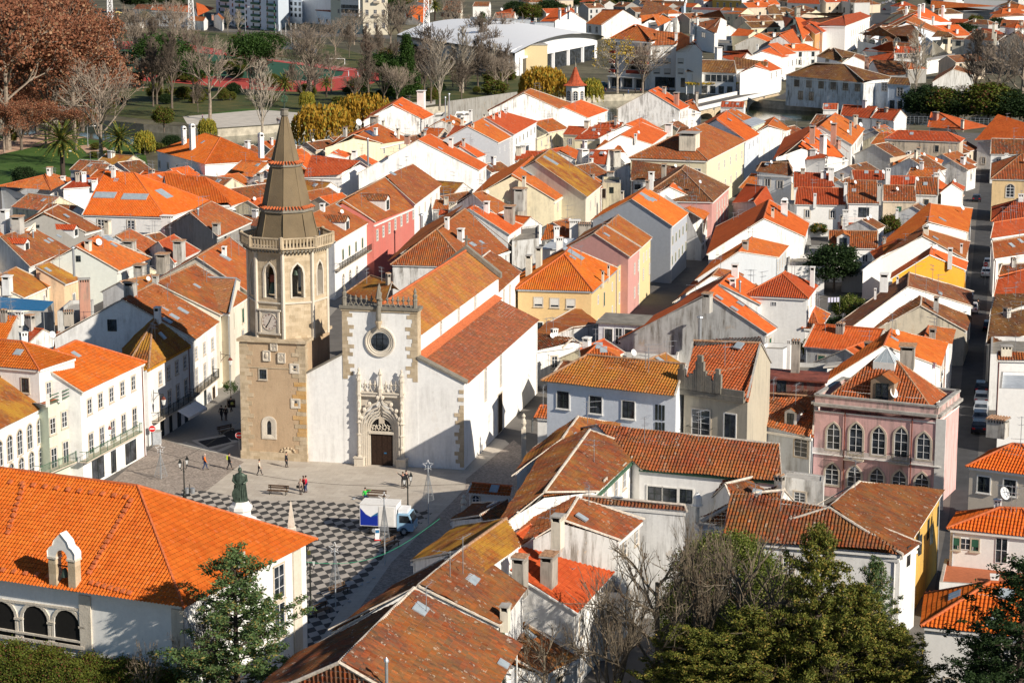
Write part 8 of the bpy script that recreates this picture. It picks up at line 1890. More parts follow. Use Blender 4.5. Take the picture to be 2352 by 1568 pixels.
def person(base,h,face,label,top,bot,hair=(.03,.02,.015),pose='walk',coat=0,bag=None,arm=None,rg=None,group=None):
    c=W(Rg(rg,*base) if rg else base); s=h/1.75; r=thing('person',label,'person',tuple(c),group)
    f=Vector((math.cos(face),math.sin(face),0)); sd=Vector((-f.y,f.x,0)); up=Vector((0,0,1))
    def J(x,y,z): return c+(f*x+sd*y+up*z)*s
    st=.26 if pose=='walk' else .05; hip=.93;
    if pose=='sit': hip=.47
    legs=[]
    for k,q in ((1,1),(-1,-1)):
        if pose=='sit': L_=[J(0,.1*k,hip),J(.42,.12*k,hip+.02),J(.45,.12*k,.08),J(.58,.12*k,.04)]
        else: L_=[J(0,.1*k,hip),J(.04+st*.45*q,.1*k,.5),J(st*q-(.04 if q<0 else 0),.1*k,.09),J(st*q+.14,.11*k,.04)]
        legs.append(L_)
    sh=hip+.5; arms=[]
    for k in (1,-1):
        if arm and k==arm[0]: A=[J(0,.19*k,sh),J(.12,.42*k,sh+arm[1]*.5),J(.15,.6*k,sh+arm[1])]
        else: A=[J(0,.19*k,sh),J(-.04-k*st*.3,.25*k,sh-.28),J(.06-k*st*.7,.25*k,sh-.52)]
        arms.append(A)
    def skin(nm,chains,m,root=None,col=None,sub=1):
        V=[];E=[];R=[]
        def add(p,rad):
            for i,q in enumerate(V):
                if (q-p).length<1e-4: return i
            V.append(p);R.append(rad*s); return len(V)-1
        for ch in chains:
            pi=None
            for p,rad in ch:
                i=add(p,rad)
                if pi is not None and pi!=i: E.append((pi,i))
                pi=i
        me=bpy.data.meshes.new(nm); me.from_pydata([tuple(p-c) for p in V],E,[]); me.materials.append(MAT[m]); o=bpy.data.objects.new(nm,me); C.objects.link(o); o.parent=r
        sk=o.modifiers.new('Skin','SKIN'); sk.use_smooth_shade=True
        for i,v in enumerate(me.skin_vertices[0].data): v.radius=(R[i],R[i]); v.use_root=(i==0)
        o.modifiers.new('Sub','SUBSURF').levels=sub; o.modifiers['Sub'].render_levels=sub
        if col: o.color=(*col,1)
        return o
    pel=J(0,0,hip); ch1=J(0,0,hip+.25); ch2=J(.0,0,sh); nk=J(.01,0,sh+.1); hd=J(.03,0,sh+.2); hd2=J(.04,0,sh+.31)
    body=[[(pel,.13),(ch1,.11),(ch2,.11),(nk,.05),(hd,.075),(hd2,.07)],[(hd,.075),(J(.12,0,sh+.2),.015)]]
    for L_ in legs: body.append([(pel,.13),(L_[0],.08),(L_[1],.055),(L_[2],.035),(L_[3],.03)])
    for A in arms:
        d=(A[2]-A[1]).normalized(); body.append([(ch2,.11),(A[0],.05),(A[1],.038),(A[2],.026)])
        for q in range(5): a=(q-2)*.35; w=(d*math.cos(a)+f*math.sin(a)).normalized(); body.append([(A[2],.026),(A[2]+w*.05*s,.016),(A[2]+w*(.12 if q not in (0,4) else .09)*s,.008)])
    skin('person_body',body,'skin')
    t=[[(J(0,0,hip-.02 if not coat else hip-.1),.155),(ch1,.14),(ch2,.135),(J(0,0,sh+.06),.07)]]
    for A in arms: t.append([(ch2,.135),(A[0],.07),(A[1],.055),(A[1]+(A[2]-A[1])*.85,.045)])
    if coat: t.append([(J(0,0,hip-.1),.155),(J(0,0,hip-.1-coat),.17)])
    skin('coat' if coat else 'jacket',t,'cloth',col=top)
    t=[]
    for L_ in legs: t.append([(J(0,0,hip),.14),(L_[0],.095),(L_[1],.07),(L_[1]+(L_[2]-L_[1])*.92,.05)])
    skin('trousers',t,'cloth',col=bot)
    mb=MB(); mb.ball(hd2+(-f*.03+up*.0)*s,.1*s,.1*s,.11*s,'cloth',8,6); mb.build('hair',r,color=(*hair,1))
    for L_ in legs: mb=MB(); mb.ball(L_[2]*.5+L_[3]*.5,.12*s,.09*s,.05*s,'rubber',7,4); mb.build('shoe',r)
    if bag: mb=MB(); q=J(*bag[1]); mb.obox(q-sd*.15*s-f*.07,sd*.3*s,f*.15*s,up*.42*s*(bag[2] if len(bag)>2 else 1),'cloth'); mb.build(bag[0],r,color=(*bag[3],1))
    return r
dark=(.02,.02,.025); jean=(.03,.05,.12)
RT=.0
person((471,1079),1.72,.1,'person in an orange jacket and blue jeans walking across the square',(.75,.16,.02),jean,hair=(.5,.4,.35),bag=('backpack',(-.2,0,1.15),1,(.05,.05,.08)))
person((527,1078),1.78,.1,'person in black with a lime green backpack striding past the tower',dark,dark,bag=('backpack',(-.2,0,1.1),1,(.4,.5,.03)))
person((596,1091),1.68,0.,'person in a cream coat and red scarf walking on the square',(.6,.52,.42),(.03,.025,.03),coat=.2)
person((658,1073),1.66,-.3,'person in a long black coat standing at the foot of the tower',(.02,.022,.03),dark,pose='stand',coat=.3)
person((690.5,1136),1.62,1.2,'person with long fair hair and a beige coat in the hugging group',(.42,.32,.26),(.06,.05,.05),hair=(.25,.12,.05),pose='stand',coat=.25,bag=('handbag',(-.05,.3,.75),.7,(.02,.02,.02)))
person((697,1129),1.64,-.3,'person in a red top hidden in the middle of the hugging group',(.5,.03,.04),dark,hair=(.08,.04,.03),pose='stand')
person((703,1131),1.74,2.9,'person in a red jacket and blue jeans in the hugging group',(.55,.02,.05),jean,pose='stand')
person((839,1148),1.7,-1.3,'person in a green sweater sitting on the bench behind the truck',(.03,.45,.06),jean,pose='sit',arm=(1,.1))
person((925.5,1121),1.68,-1.5,'person in dark clothes with a raised arm beside the lamp post',dark,dark,pose='stand',arm=(-1,.35))
person((933,1119),1.76,-1.5,'person in dark clothes standing right behind the lamp post',dark,dark,pose='stand')
person((702,1285),1.76,-1.6,'person in a black jacket carrying a bag at the corner of the town hall',dark,(.02,.03,.06),pose='stand',bag=('bag',(.0,.3,.5),.9,(.08,.08,.02)))
person((509,965),1.74,1.3,'person in a black coat in the shaded street, left of the couple',dark,dark,pose='walk',coat=.1)
person((519,966),1.74,1.3,'person in a black jacket in the shaded street, right of the couple',(.025,.02,.02),(.05,.03,.03),pose='stand')
person((531,945),1.74,1.0,'person with a yellow bag walking up the shaded street ahead of the couple',dark,dark,bag=('bag',(-.1,-.25,.9),.7,(.4,.4,.1)))
for (x,y,fc,t,b,l_) in [(637,284,1.,dark,dark,'left person of the couple strolling on the far river bank'),(641,285,1.,(.1,.05,.05),jean,'right person of the couple strolling on the far river bank'),(465,276,0,(.2,.08,.2),dark,'person in purple on the river lawn'),(1391,214,0,(.4,.1,.08),dark,'person in red left of the plane tree on the promenade'),(1443,217,0,(.1,.2,.5),(.05,.1,.25),'person in blue on the promenade below the balconies'),(1459,216,0,dark,dark,'person in black on the promenade below the balconies'),(1471,215,0,(.5,.12,.1),dark,'person in pink beside the tall bare tree on the promenade'),(1536,211,0,(.6,.04,.02),dark,'person in bright red under the arcade by the river'),(1740,215,0,dark,dark,'person in black walking onto the bridge street'),(2246,714,1.5,dark,dark,'person in black on the dark street beside the van')]:
    person((x,y),1.75,fc,l_,t,b)
def lamp(base,topy,lab,ang=0.,grp='double lantern lamp posts on the square'):
    c=W(base); h=height_at(c.x,c.y,topy)-.15; r=thing('street_lamp',lab,'lamp post',tuple(c),grp); mb=MB()
    mb.lathe(c,[(.2,0),(.2,.5),(.13,.6),(.12,.9),(.07,1.0),(.06,h*.62),(.1,h*.63),(.06,h*.68),(.045,h*.85),(.02,h*.9)],'iron',8); d=Vector((math.cos(ang),math.sin(ang),0))
    for s in (-1,1): mb.tube([c+Vector((0,0,h*.72)),c+d*s*.3+Vector((0,0,h*.68)),c+d*s*.48+Vector((0,0,h*.76))],.035,'iron',5)
    mb.build('post',r)
    for s,dz in ((-1,-.25),(1,.1)):
        q=c+d*s*.48; z=h*.78+dz*.4; mb=MB(); mb.lathe(q,[(.1,z),(.21,z+.45)],'lamp_glass',4,PI/4); o=mb.build('lantern',r); PW[o.name]=tuple(c)
        mb=MB(); mb.lathe(q,[(.25,z+.45),(.2,z+.55),(.1,z+.75),(.05,z+.8),(.02,z+.92)],'iron',4,PI/4)
        for k in range(4): a=PI/4+PI/2*k; mb.tube([(q.x+.1*math.cos(a),q.y+.1*math.sin(a),z),(q.x+.215*math.cos(a),q.y+.215*math.sin(a),z+.46)],.015,'iron',3)
        mb.lathe(q,[(.03,z-.12),(.11,z)],'iron',6); mb.build('lantern_frame',r)
lamp((424,1146),1043,'double lantern lamp post near the town hall end of the square',.9); lamp((937,1178),1083,'double lantern lamp post behind the truck',.9); lamp((714,1401),1270,'double lantern lamp post at the corner of the town hall',.9)
def wlantern(x,y,z,lab,rg,arm):
    q=W(Rg(rg,x,y),z); r=thing('wall_lantern',lab,'lantern',tuple(q),'bracket lanterns on the houses'); mb=MB(); d=Vector(arm)
    mb.lathe(q,[(.14,z-.75),(.27,z-.15)],'lamp_glass',6); mb.build('glass',r); mb=MB(); mb.lathe(q,[(.3,z-.15),(.2,z+.02),(.04,z+.2)],'rust',6); mb.lathe(q,[(.04,z-.85),(.14,z-.75)],'iron',6)
    w=q-d; mb.tube([q+Vector((0,0,.2)),q+Vector((0,0,.42)),w+Vector((0,0,.5))],.035,'iron',5); mb.tube([w+Vector((0,0,.8)),w+Vector((0,0,-.6))],.035,'iron',4); mb.tube([w+Vector((0,0,-.4)),w+d*.3+Vector((0,0,.1)),w+d*.6+Vector((0,0,.4))],.03,'iron',4); mb.build('bracket',r)
wlantern(1002,790,5.2,'bracket lantern with a reddish cap over the clothes shops','02',(1.3,-.6,0)); wlantern(1502,520,5.4,'bracket lantern on the shaded corner house','02',(1.2,-.6,0)); wlantern(2115,160,5.4,'bracket lantern in the street left of the bell tower','02',(1.2,-.6,0))
for (x,y,t,l_) in [(383,62,0,'tall street lamp in front of the country house'),(564,74,18,'tall street lamp by the shaded apartments'),(2002,48,-10,'tall white pole at the car park street'),(1036,150,108,'street lamp in front of the arena wall'),(950,128,95,'street lamp left of the lattice mast by the arena'),(143,405,350,'grey lamp with two arms by the large date palm'),(202,338,292,'green lamp post on the park path')]:
    c=W((x,y)); h=height_at(c.x,c.y,t); mb=MB(); mb.tube([c,c+Vector((0,0,h))],.13,'grey_metal',6,.07); mb.tube([c+Vector((0,0,h)),c+Vector((1.6,0,h+.3))],.07,'grey_metal',5); mb.obox(c+Vector((1.3,-.2,h+.2)),Vector((1,0,0)),Vector((0,.4,0)),Vector((0,0,.2)),'sign_white'); tag(mb.build('street_lamp'),l_,'street lamp')
def cone(base,cb,ct,sy,w_,lab):
    c=W(base); z0,z1,z2=[height_at(c.x,c.y,q) for q in (cb,ct,sy)]; r0=w_/2/pxm(c); r=thing('wire_tree',lab,'wire tree decoration',tuple(c),'wire christmas trees on the square'); mb=MB()
    mb.tube([c,c+Vector((0,0,z2))],.06,'zinc',6); mb.build('pole',r); mb=MB()
    for k in range(16): a=2*PI*k/16; mb.tube([(c.x+r0*math.cos(a),c.y+r0*math.sin(a),z0),(c.x,c.y,z1)],.014,'grey_metal',3)
    for j in range(6): t=j/6; rr=r0*(1-t); mb.tube([(c.x+rr*math.cos(2*PI*k/16),c.y+rr*math.sin(2*PI*k/16),z0+(z1-z0)*t) for k in range(17)],.014,'grey_metal',3,cap=False)
    mb.build('wire_cone',r); mb=MB(); q=c+Vector((0,0,z2)); P=[q+Vector((math.sin(PI*k/5)*(.55 if k%2==0 else .22),0,math.cos(PI*k/5)*(.55 if k%2==0 else .22))) for k in range(11)]; mb.tube(P,.03,'dish_white',4,cap=False); mb.build('star',r)
cone((984,1203),1146,1078,1068,27,'wire cone tree with a star, right of the truck'); cone((884,1298),1236,1150,1142,24,'wire cone tree with a star in front of the truck'); cone((771,1396),1343,1268,1258,28,'wire cone tree with a star nearest the town hall corner'); cone((370,1100),1092,1040,1030,30,'wire cone tree in front of the clothes shops')
def bench(base,d,lab):
    c=W(base); r=thing('bench',lab,'bench',tuple(c),'wooden benches on the square'); d=Vector(d).normalized(); s=Vector((-d.y,d.x,0)); u=Vector((0,0,1))
    for nm,o_,a,z in (('seat',-.05,.42,.43),):
        mb=MB();
        for k in range(3): mb.obox(c-d*1.1+s*(-.25+.17*k)+u*.43,d*2.2,s*.14,u*.05,'bench_wood')
        mb.build('seat',r)
    mb=MB()
    for k in range(2): mb.obox(c-d*1.1+s*(.28+.03*k)+u*(.6+.2*k),d*2.2,s*.04,u*.15,'bench_wood')
    mb.build('backrest',r)
    for k in (-.85,.85):
        mb=MB(); mb.obox(c+d*k-s*.22,d*.06,s*.06,u*.43,'iron'); mb.obox(c+d*k+s*.24,d*.06,s*.06,u*.92,'iron'); mb.obox(c+d*k-s*.22+u*.38,d*.06,s*.5,u*.05,'iron'); mb.build('leg',r)
cA_=(cB.x,cB.y,0); row=(EX.x,EX.y,0)
bench((638,1136),row,'dark wooden bench left of the hugging group'); bench((862,1147),row,'dark wooden bench behind the truck'); bench((520,996),(1,1.1,0),'long dark bench in the shade left of the bell tower'); bench((898,1258),(1,1.4,0),'bench in the shade just below the truck'); bench((780,1366),(1,1.4,0),'bench in the shade, middle one by the lane'); bench((738,1412),(1,1.4,0),'bench in the shade nearest the town hall')
def noentry(base,dy,lab):
    c=W(base); z=height_at(c.x,c.y,dy); r=thing('traffic_sign',lab,'traffic sign',tuple(c),'no entry signs'); mb=MB(); mb.tube([c,c+Vector((0,0,z+.35))],.035,'grey_metal',6); mb.build('pole',r)
    mb=MB(); n=Vector((.1,-1,.0)).normalized(); e=Vector((1,.1,0)).normalized(); R=[c+Vector((0,0,z))+n*.06+e*.36*math.cos(2*PI*j/20)+Vector((0,0,.36*math.sin(2*PI*j/20))) for j in range(20)]
    mb.ring([[p-n*.02 for p in R],R],'sign_red'); mb.ring([[c+Vector((0,0,z))+n*.03+(p-c-Vector((0,0,z))-n*.06)*1.07 for p in R],[c+Vector((0,0,z))+n*.055+(p-c-Vector((0,0,z))-n*.06)*1.07 for p in R]],'sign_white')
    mb.obox(c+Vector((0,0,z-.06))-e*.26+n*.065,e*.52,n*.01,Vector((0,0,.12)),'sign_white'); mb.build('disc',r)
noentry((550,1049),999,'no entry sign on a pole at the left corner of the bell tower'); noentry((351,1027),984,'no entry sign beside the cabinet on the corner house'); noentry((2262,655),607,'no entry sign on the dark street'); noentry((1839,78),40,'no entry sign at the far car park street')
c=W((360,1020)); mb=MB(); mb.box(c,(.45,.15),(-.12,.3),0,1.5,'zinc'); mb.box(c,(.5,.17),(-.14,.34),1.5,1.58,'concrete'); tag(mb.build('utility_cabinet'),'grey utility cabinet at the foot of the corner house','cabinet')
c=W((436,1140)); mb=MB(); mb.lathe(c+Vector((-.3,0,0)),[(.22,.35),(.25,.9)],'grey_metal',10); mb.lathe(c+Vector((.3,0,0)),[(.22,.35),(.25,.9)],'grey_metal',10); mb.tube([c,c+Vector((0,0,1.3))],.04,'iron',6); mb.tube([c+Vector((-.3,0,.8)),c+Vector((.3,0,.8))],.03,'iron',4); tag(mb.build('litter_bin'),'twin metal litter bin beside the checkered paving','litter bin')
c=W((715,1418)); mb=MB(); mb.lathe(c,[(.25,.3),(.28,.95)],'grey_metal',10); mb.tube([c,c+Vector((0,0,1.2))],.04,'iron',6); tag(mb.build('litter_bin'),'round litter bin in the shade by the town hall corner','litter bin')
c=W((531,934)); r=thing('planter','square planter with a clipped ball tree in the shaded street','planter',tuple(c)); mb=MB(); mb.box(c,(.45,.1),(-.1,.45),0,.9,'dark_wood'); mb.build('box',r); mb=MB(); mb.tube([c,c+Vector((0,0,2.1))],.05,'bark',5); mb.build('trunk',r); mb=MB();
for k in range(30): a=RND.uniform(0,6.3); ph=math.acos(RND.uniform(-1,1)); blob(mb,(c.x+.7*math.sin(ph)*math.cos(a),c.y+.7*math.sin(ph)*math.sin(a),2.5+.6*math.cos(ph)),.15,30,.12,'leaf_pine')
mb.build('crown',r)
a=W(Rg('02',1630,655),3.); b=W(Rg('02',1805,560),3.); d=b-a; n=Vector((d.y,-d.x,0)).normalized(); mb=MB(); mb.face([a+n*1.3+Vector((0,0,-.5)),b+n*1.3+Vector((0,0,-.5)),b+Vector((0,0,.2)),a+Vector((0,0,.2))],'trim_white'); mb.face([a+n*1.3+Vector((0,0,-.5)),b+n*1.3+Vector((0,0,-.5)),b+n*1.3+Vector((0,0,-.8)),a+n*1.3+Vector((0,0,-.8))],'trim_white'); tag(mb.build('awning'),'white shop awning on the shaded corner house','awning')
c=W((554,1203)); r=thing('statue','green bronze statue of a robed knight on a white faceted pedestal','statue',tuple(c)); zt=height_at(c.x,c.y,1150); zs=height_at(c.x,c.y,1073)
mb=MB(); mb.lathe(c,[(1.9,0),(1.9,.3),(1.5,.35),(1.5,.6),(1.0,.8),(.95,zt-1.),(1.15,zt-.8),(1.15,zt-.5),(.9,zt-.3),(.75,zt)],'trim_white',8,.3); mb.build('pedestal',r)
H_=zs-zt; u=lambda f: zt+H_*f
def el(mb,prof,m='bronze',n=12,off=(0,0)):
    mb.ring([[(c.x+off[0]*q[3]+q[1]*math.cos(2*PI*j/n),c.y+q[2]*math.sin(2*PI*j/n)+off[1],u(q[0])) for j in range(n)] for q in prof],m)
mb=MB(); k=H_/3.4
el(mb,[(0,.75*k,.55*k,0),(.08,.72*k,.5*k,0),(.3,.6*k,.42*k,0),(.5,.55*k,.4*k,0),(.65,.6*k,.38*k,0),(.76,.62*k,.34*k,0),(.82,.4*k,.28*k,0),(.85,.16*k,.16*k,0),(.88,.15*k,.15*k,0)])
mb.ball((c.x,c.y,u(.925)),.2*k,.22*k,.26*k,'bronze',10,7); mb.ball((c.x,c.y-.2*k,u(.91)),.12*k,.1*k,.16*k,'bronze',6,4)
mb.lathe(c,[(.21*k,u(.945)),(.17*k,u(.98)),(.03,u(1.01))],'bronze',10)
for s in (-1,1): mb.tube([(c.x+s*.55*k,c.y,u(.78)),(c.x+s*.68*k,c.y-.2*k,u(.62)),(c.x+s*.35*k,c.y-.45*k,u(.55))],.15*k,'bronze',8,.1*k)
for q in range(9): a=-2.9+q*.33; mb.tube([(c.x+.72*k*math.cos(a),c.y+.52*k*math.sin(a),u(.02)),(c.x+.56*k*math.cos(a),c.y+.4*k*math.sin(a),u(.5))],.05*k,'bronze',4)
mb.build('robed_figure',r); mb=MB(); mb.ring([[(c.x-.35*k+.42*k*math.cos(2*PI*j/12)*(1-max(0,-math.sin(2*PI*j/12))*.5),c.y-dd-.1*k,u(.22)+.75*k*math.sin(2*PI*j/12)) for j in range(12)] for dd in (.5*k,.62*k)],'bronze'); mb.build('shield',r)
mb=MB(); mb.ball((c.x,c.y,u(1.03)),.1,.2,.1,'zinc',6,4); mb.ball((c.x,c.y-.16,u(1.03)+.1),.06,.06,.06,'zinc',6,4); tag(mb.build('pigeon'),'pigeon perched on the head of the bronze statue','pigeon')
a=W((827,1226)); b=W((950,1232)); d=(b-a); ln=d.length; d.normalize(); s=Vector((-d.y,d.x,0)); s=s if s.y>0 else -s; up=Vector((0,0,1))
T=thing('delivery_truck','white delivery truck with a blue swirl on its box parked on the checkered square','truck',tuple(a+d*ln/2))
bl_=ln*.68
mb=MB(); mb.obox(a+up*.85,d*bl_,s*2.2,up*2.1,'sign_white'); mb.obox(a-d*.03+up*2.93-s*.03,d*(bl_+.06),s*2.26,up*.06,'trim_white'); mb.build('cargo_box',T)
mb=MB(); q=lambda x,z:a+d*x+up*z-s*.012
mb.face([q(.05,.9),q(bl_*.5,.9),q(bl_*.5,1.95),q(bl_*.42,1.9),q(bl_*.3,1.75),q(bl_*.17,2.0),q(.05,2.6)],'truck_blue'); mb.build('blue_graphic',T)
mb=MB(); q=lambda x,z:a+d*x+up*z-s*.018
mb.face([q(bl_*.3,1.78),q(bl_*.5,2.25),q(bl_*.5,1.95)],'tarp_blue'); mb.obox(a+d*bl_*.52+up*.95-s*.03,d*bl_*.42,s*.03,up*1.85,'trim_white'); mb.build('side_door',T)
cp=[(bl_+.05,.5),(ln-.05,.5),(ln,.9),(ln-.08,1.35),(ln-.45,2.15),(bl_+.15,2.2),(bl_+.05,1.9)]
mb=MB(); n=len(cp); mb.face([a+d*x+up*z for x,z in cp],'car_paint'); mb.face([a+d*x+up*z+s*2.05 for x,z in reversed(cp)],'car_paint')
for i in range(n): (x,z),(x2,z2)=cp[i],cp[(i+1)%n]; mb.face([a+d*x+up*z,a+d*x2+up*z2,a+d*x2+up*z2+s*2.05,a+d*x+up*z+s*2.05],'car_paint')
mb.obox(a+d*(bl_+.15)+up*2.2+s*.2,d*.9,s*1.6,up*.35,'sign_white'); mb.build('cab',T,color=(.3,.5,.68,1))
mb=MB(); mb.face([a+d*x+up*z-s*.015 for x,z in ((bl_+.3,1.3),(ln-.2,1.3),(ln-.5,2.0),(bl_+.3,2.02))],'glass'); mb.face([a+d*(ln-.075)+up*1.38+s*.12+d*.02,a+d*(ln-.075)+up*1.38+s*1.93+d*.02,a+d*(ln-.42)+up*2.1+s*1.9+d*.03,a+d*(ln-.42)+up*2.1+s*.15+d*.03],'glass'); mb.build('window',T)
mb=MB(); mb.obox(a+d*.1+up*.6+s*.3,d*(bl_+.2),s*1.6,up*.25,'iron'); mb.obox(a+d*1.8+up*.45,d*1.,s*.1,up*.35,'grey_metal'); mb.build('chassis',T)
for x in (1.35,ln-.95):
    for k in (0.0,1.8):
        w=a+d*x+up*.42+s*k; mb=MB(); R=[[w+s*t+d*r_*math.cos(2*PI*j/16)+up*r_*math.sin(2*PI*j/16) for j in range(16)] for t,r_ in ((0,.36),(0,.42),(.25,.42),(.25,.36))]; mb.ring(R,'rubber'); o=mb.build('wheel',T); PW[o.name]=tuple(a+d*ln/2)
        mb=MB(); mb.ring([[w-s*.01+s*t+d*.2*math.cos(2*PI*j/12)+up*.2*math.sin(2*PI*j/12) for j in range(12)] for t in (0,.27)],'zinc'); mb.build('rim',o)
for k in (.15,1.65): mb=MB(); mb.obox(a+d*(ln-.01)+up*.8+s*k,d*.04,s*.28,up*.2,'glow_off'); mb.build('headlight',T)
mb=MB(); mb.obox(a+d*(ln-.05)+up*1.4-s*.3,d*.08,s*.2,up*.4,'iron'); mb.build('mirror',T)
c=W((867,1241)); mb=MB(); mb.box(c,(.3,.05),(-.02,.1),0,.12,'sign_red'); mb.obox(c+Vector((-.22,-.02,.12)),Vector((.44,.03,0)),Vector((0,.04,0)),Vector((0,0,1.05)),'sign_white'); mb.obox(c+Vector((-.18,-.035,.75)),Vector((.36,.03,0)),Vector((0,.01,0)),Vector((0,0,.3)),'tarp_blue'); tag(mb.build('notice_board'),'small standing notice board with red base beside the truck','notice board')
def mkcar():
    r=thing('parked_car','x','car',(0,0,0)); W2=.85; pf=[(-2.05,.35),(-2.1,.75),(-1.95,.95),(-1.6,1.0),(-1.25,1.42),(.35,1.45),(1.0,.98),(1.85,.85),(2.05,.65),(2.05,.35)]
    mb=MB();
    def prof(y,k=1.): return [(x,y*(1 if z<1.05 else .82),z) for x,z in pf]
    A=prof(-W2);B=prof(W2); mb.face(A,'car_paint'); mb.face(list(reversed(B)),'car_paint'); n=len(pf)
    for i in range(n): mb.face([B[i],B[(i+1)%n],A[(i+1)%n],A[i]],'car_paint')
    mb.build('body',r); mb=MB()
    for sx in (-1,1): mb.face([(x,sx*y,z) for x,y,z in ((-1.5,W2*.985,1.03),(.85,W2*.985,1.03),(.3,W2*.84,1.38),(-1.2,W2*.84,1.38))],'glass')
    mb.face([(1.0,-.72,1.0),(1.0,.72,1.0),(.42,.66,1.4),(.42,-.66,1.4)],'glass'); mb.face([(-1.62,.72,1.03),(-1.62,-.72,1.03),(-1.3,-.66,1.38),(-1.3,.66,1.38)],'glass')
    mb.build('windows',r)
    for x in (-1.3,1.3):
        for y in (-.8,.8):
            mb=MB(); R=[[(x+.31*math.cos(2*PI*j/12),y+t,.31+.31*math.sin(2*PI*j/12)) for j in range(12)] for t in (-.1,.1)]; mb.ring(R,'rubber'); mb.build('wheel',r)
    for y in (-.6,.6): mb=MB(); mb.box((2.04,y),(.04,0),(0,.18),.62,.78,'glow_off'); mb.build('headlight',r); mb=MB(); mb.box((-2.08,y),(.04,0),(0,.16),.7,.88,'tail_red'); mb.build('taillight',r)
    return r
CAR=mkcar(); _u=[0]
def car(base,ang,col,lab,grp,sc=1.):
    c=W(base)
    if not _u[0]: o=CAR; _u[0]=1; o.location=c; o.rotation_euler=(0,0,ang); o['label']=lab; o['group']=grp
    else: o=dup(CAR,c,ang,lab,sc,grp)
    for ch in o.children:
        if ch.name.startswith('body'): ch.color=(*col,1)
    return o
sd_=(W((2262,890))-W((2250,1010))); sa=math.atan2(sd_.y,sd_.x); g1='cars parked along the dark street'
wh=(.7,.7,.7);dk=(.02,.022,.03);sv=(.35,.37,.4)
for (x,y,col,l_) in [(2271,612,wh,'white hatchback on the dark street, upper one of two under the no entry sign'),(2266,634,wh,'white hatchback on the dark street, lower one of two'),(2232,716,wh,'white van like car at the left kerb of the dark street'),(2243,462,dk,'dark car at the far end of the dark street'),(2272,758,dk,'dark car half hidden by the mossy roofs'),(2255,900,dk,'dark car at the far end of the row by the gravel roof'),(2254,924,sv,'silver car in the row, second from the far end'),(2253,948,sv,'grey car in the middle of the row'),(2251,968,(.1,.12,.16),'blue grey car in the row, behind the last one'),(2249,990,dk,'black car nearest the camera in the row')]: car((x,y),sa,col,l_,g1)
g2='cars parked at the far car park street'; sa2=math.atan2((W((2060,0))-W((1995,50))).y,(W((2060,0))-W((1995,50))).x)
for i,(x,y,col) in enumerate([(1987,33,(.3,.02,.02)),(1996,27,dk),(2003,23,sv),(2010,18,(.04,.1,.08)),(2020,14,wh),(2028,10,sv),(2036,8,sv),(2052,9,sv),(2031,24,(.1,.02,.02)),(2060,4,dk),(2044,5,wh)]): car((x,y),sa2,col,('dark red','black','first silver','green','first white','second silver','third silver','fourth silver','maroon','second black','second white')[i]+' car in the far car park street',g2)
for (x,y,col,l_) in [(507,60,wh,'first white car left of the shaded apartments'),(535,61,wh,'second white car left of the shaded apartments'),(575,65,(.55,.02,.03),'red car in front of the shaded apartments'),(603,67,dk,'dark car in front of the shaded apartments'),(272,32,(.6,.45,.15),'yellowish jeep like car behind the bare trees at top left'),(1386,198,(.1,.2,.22),'teal car by the arena')]: car((x,y),.2,col,l_,'cars on the far park road')
for i,x in enumerate((284,295)):
    c=W((x,66)); mb=MB(); mb.prism([(c.x-1,c.y-.7),(c.x+1,c.y-.7),(c.x+1,c.y+.7),(c.x-1,c.y+.7)],.2,1.6,'shutter_green'); mb.tube([c+Vector((-1,0,1.7)),c+Vector((1,0,1.7))],.5,'shutter_green',8); tag(mb.build('waste_container'),('left','right')[i]+' of two green waste containers by the white boundary wall','waste container','green waste containers')
c=W((1958,30)); mb=MB(); mb.lathe(c,[(4,3.2),(3.6,3.6),(.1,6)],'sign_white',4,PI/4)
for k in range(4): a=PI/4+PI/2*k; mb.tube([(c.x+3.9*math.cos(a),c.y+3.9*math.sin(a),0),(c.x+3.9*math.cos(a),c.y+3.9*math.sin(a),3.3)],.1,'sign_red',4)
tag(mb.build('canopy_tent'),'white pointed canopy tent near the car park street','tent')
def laundry(p0,p1,z,cols,lab,rg):
    a=W(Rg(rg,*p0),z); b=W(Rg(rg,*p1),z); r=thing('washing_line',lab,'washing line',tuple(a)); mb=MB(); mb.tube([a,b],.015,'grey_metal',3); mb.tube([a,Vector((a.x,a.y,z-4))],.03,'grey_metal',4); mb.tube([b,Vector((b.x,b.y,z-4))],.03,'grey_metal',4); mb.build('line',r); d=(b-a)/len(cols)
    for i,cl in enumerate(cols): mb=MB(); q=a+d*(i+.1); mb.obox(q-Vector((0,0,.7)),d*.7,Vector((0,.05,0)),Vector((0,0,.7)),'cloth'); mb.build('garment',r,color=(*cl,1))
laundry((1355,160),(1545,195),8.3,[(.5,.03,.04),(.03,.2,.22),(.6,.25,.02),(.4,.55,.15),(.7,.4,.5)],'washing line with red, teal, orange and green clothes behind the glass pyramid','32'); laundry((550,1165),(660,1160),4.3,[(.55,.55,.7)]*4,'washing line with pale blue laundry in the overgrown yard','31')
for (x,y,t,rg,l_) in [(1907,1568,1405,'12','carved stone baluster pillar left of the tiny arched gatehouse'),(107,860,660,'22','carved stone baluster pillar left of the finialled gatehouse')]:
    c=W(Rg(rg,x,y),3.); h=height_at(c.x,c.y,Rg(rg,0,t)[1]); k=h-3; mb=MB(); mb.lathe(c,[(.35,0),(.35,3+k*.3)],'pale_stone',4,PI/4); mb.lathe(c,[(.25,3+k*.3),(.16,3+k*.42),(.3,3+k*.55),(.22,3+k*.7),(.12,3+k*.78),(.22,3+k*.88),(.05,h)],'pale_stone',10); tag(mb.build('stone_pillar'),l_,'pillar')
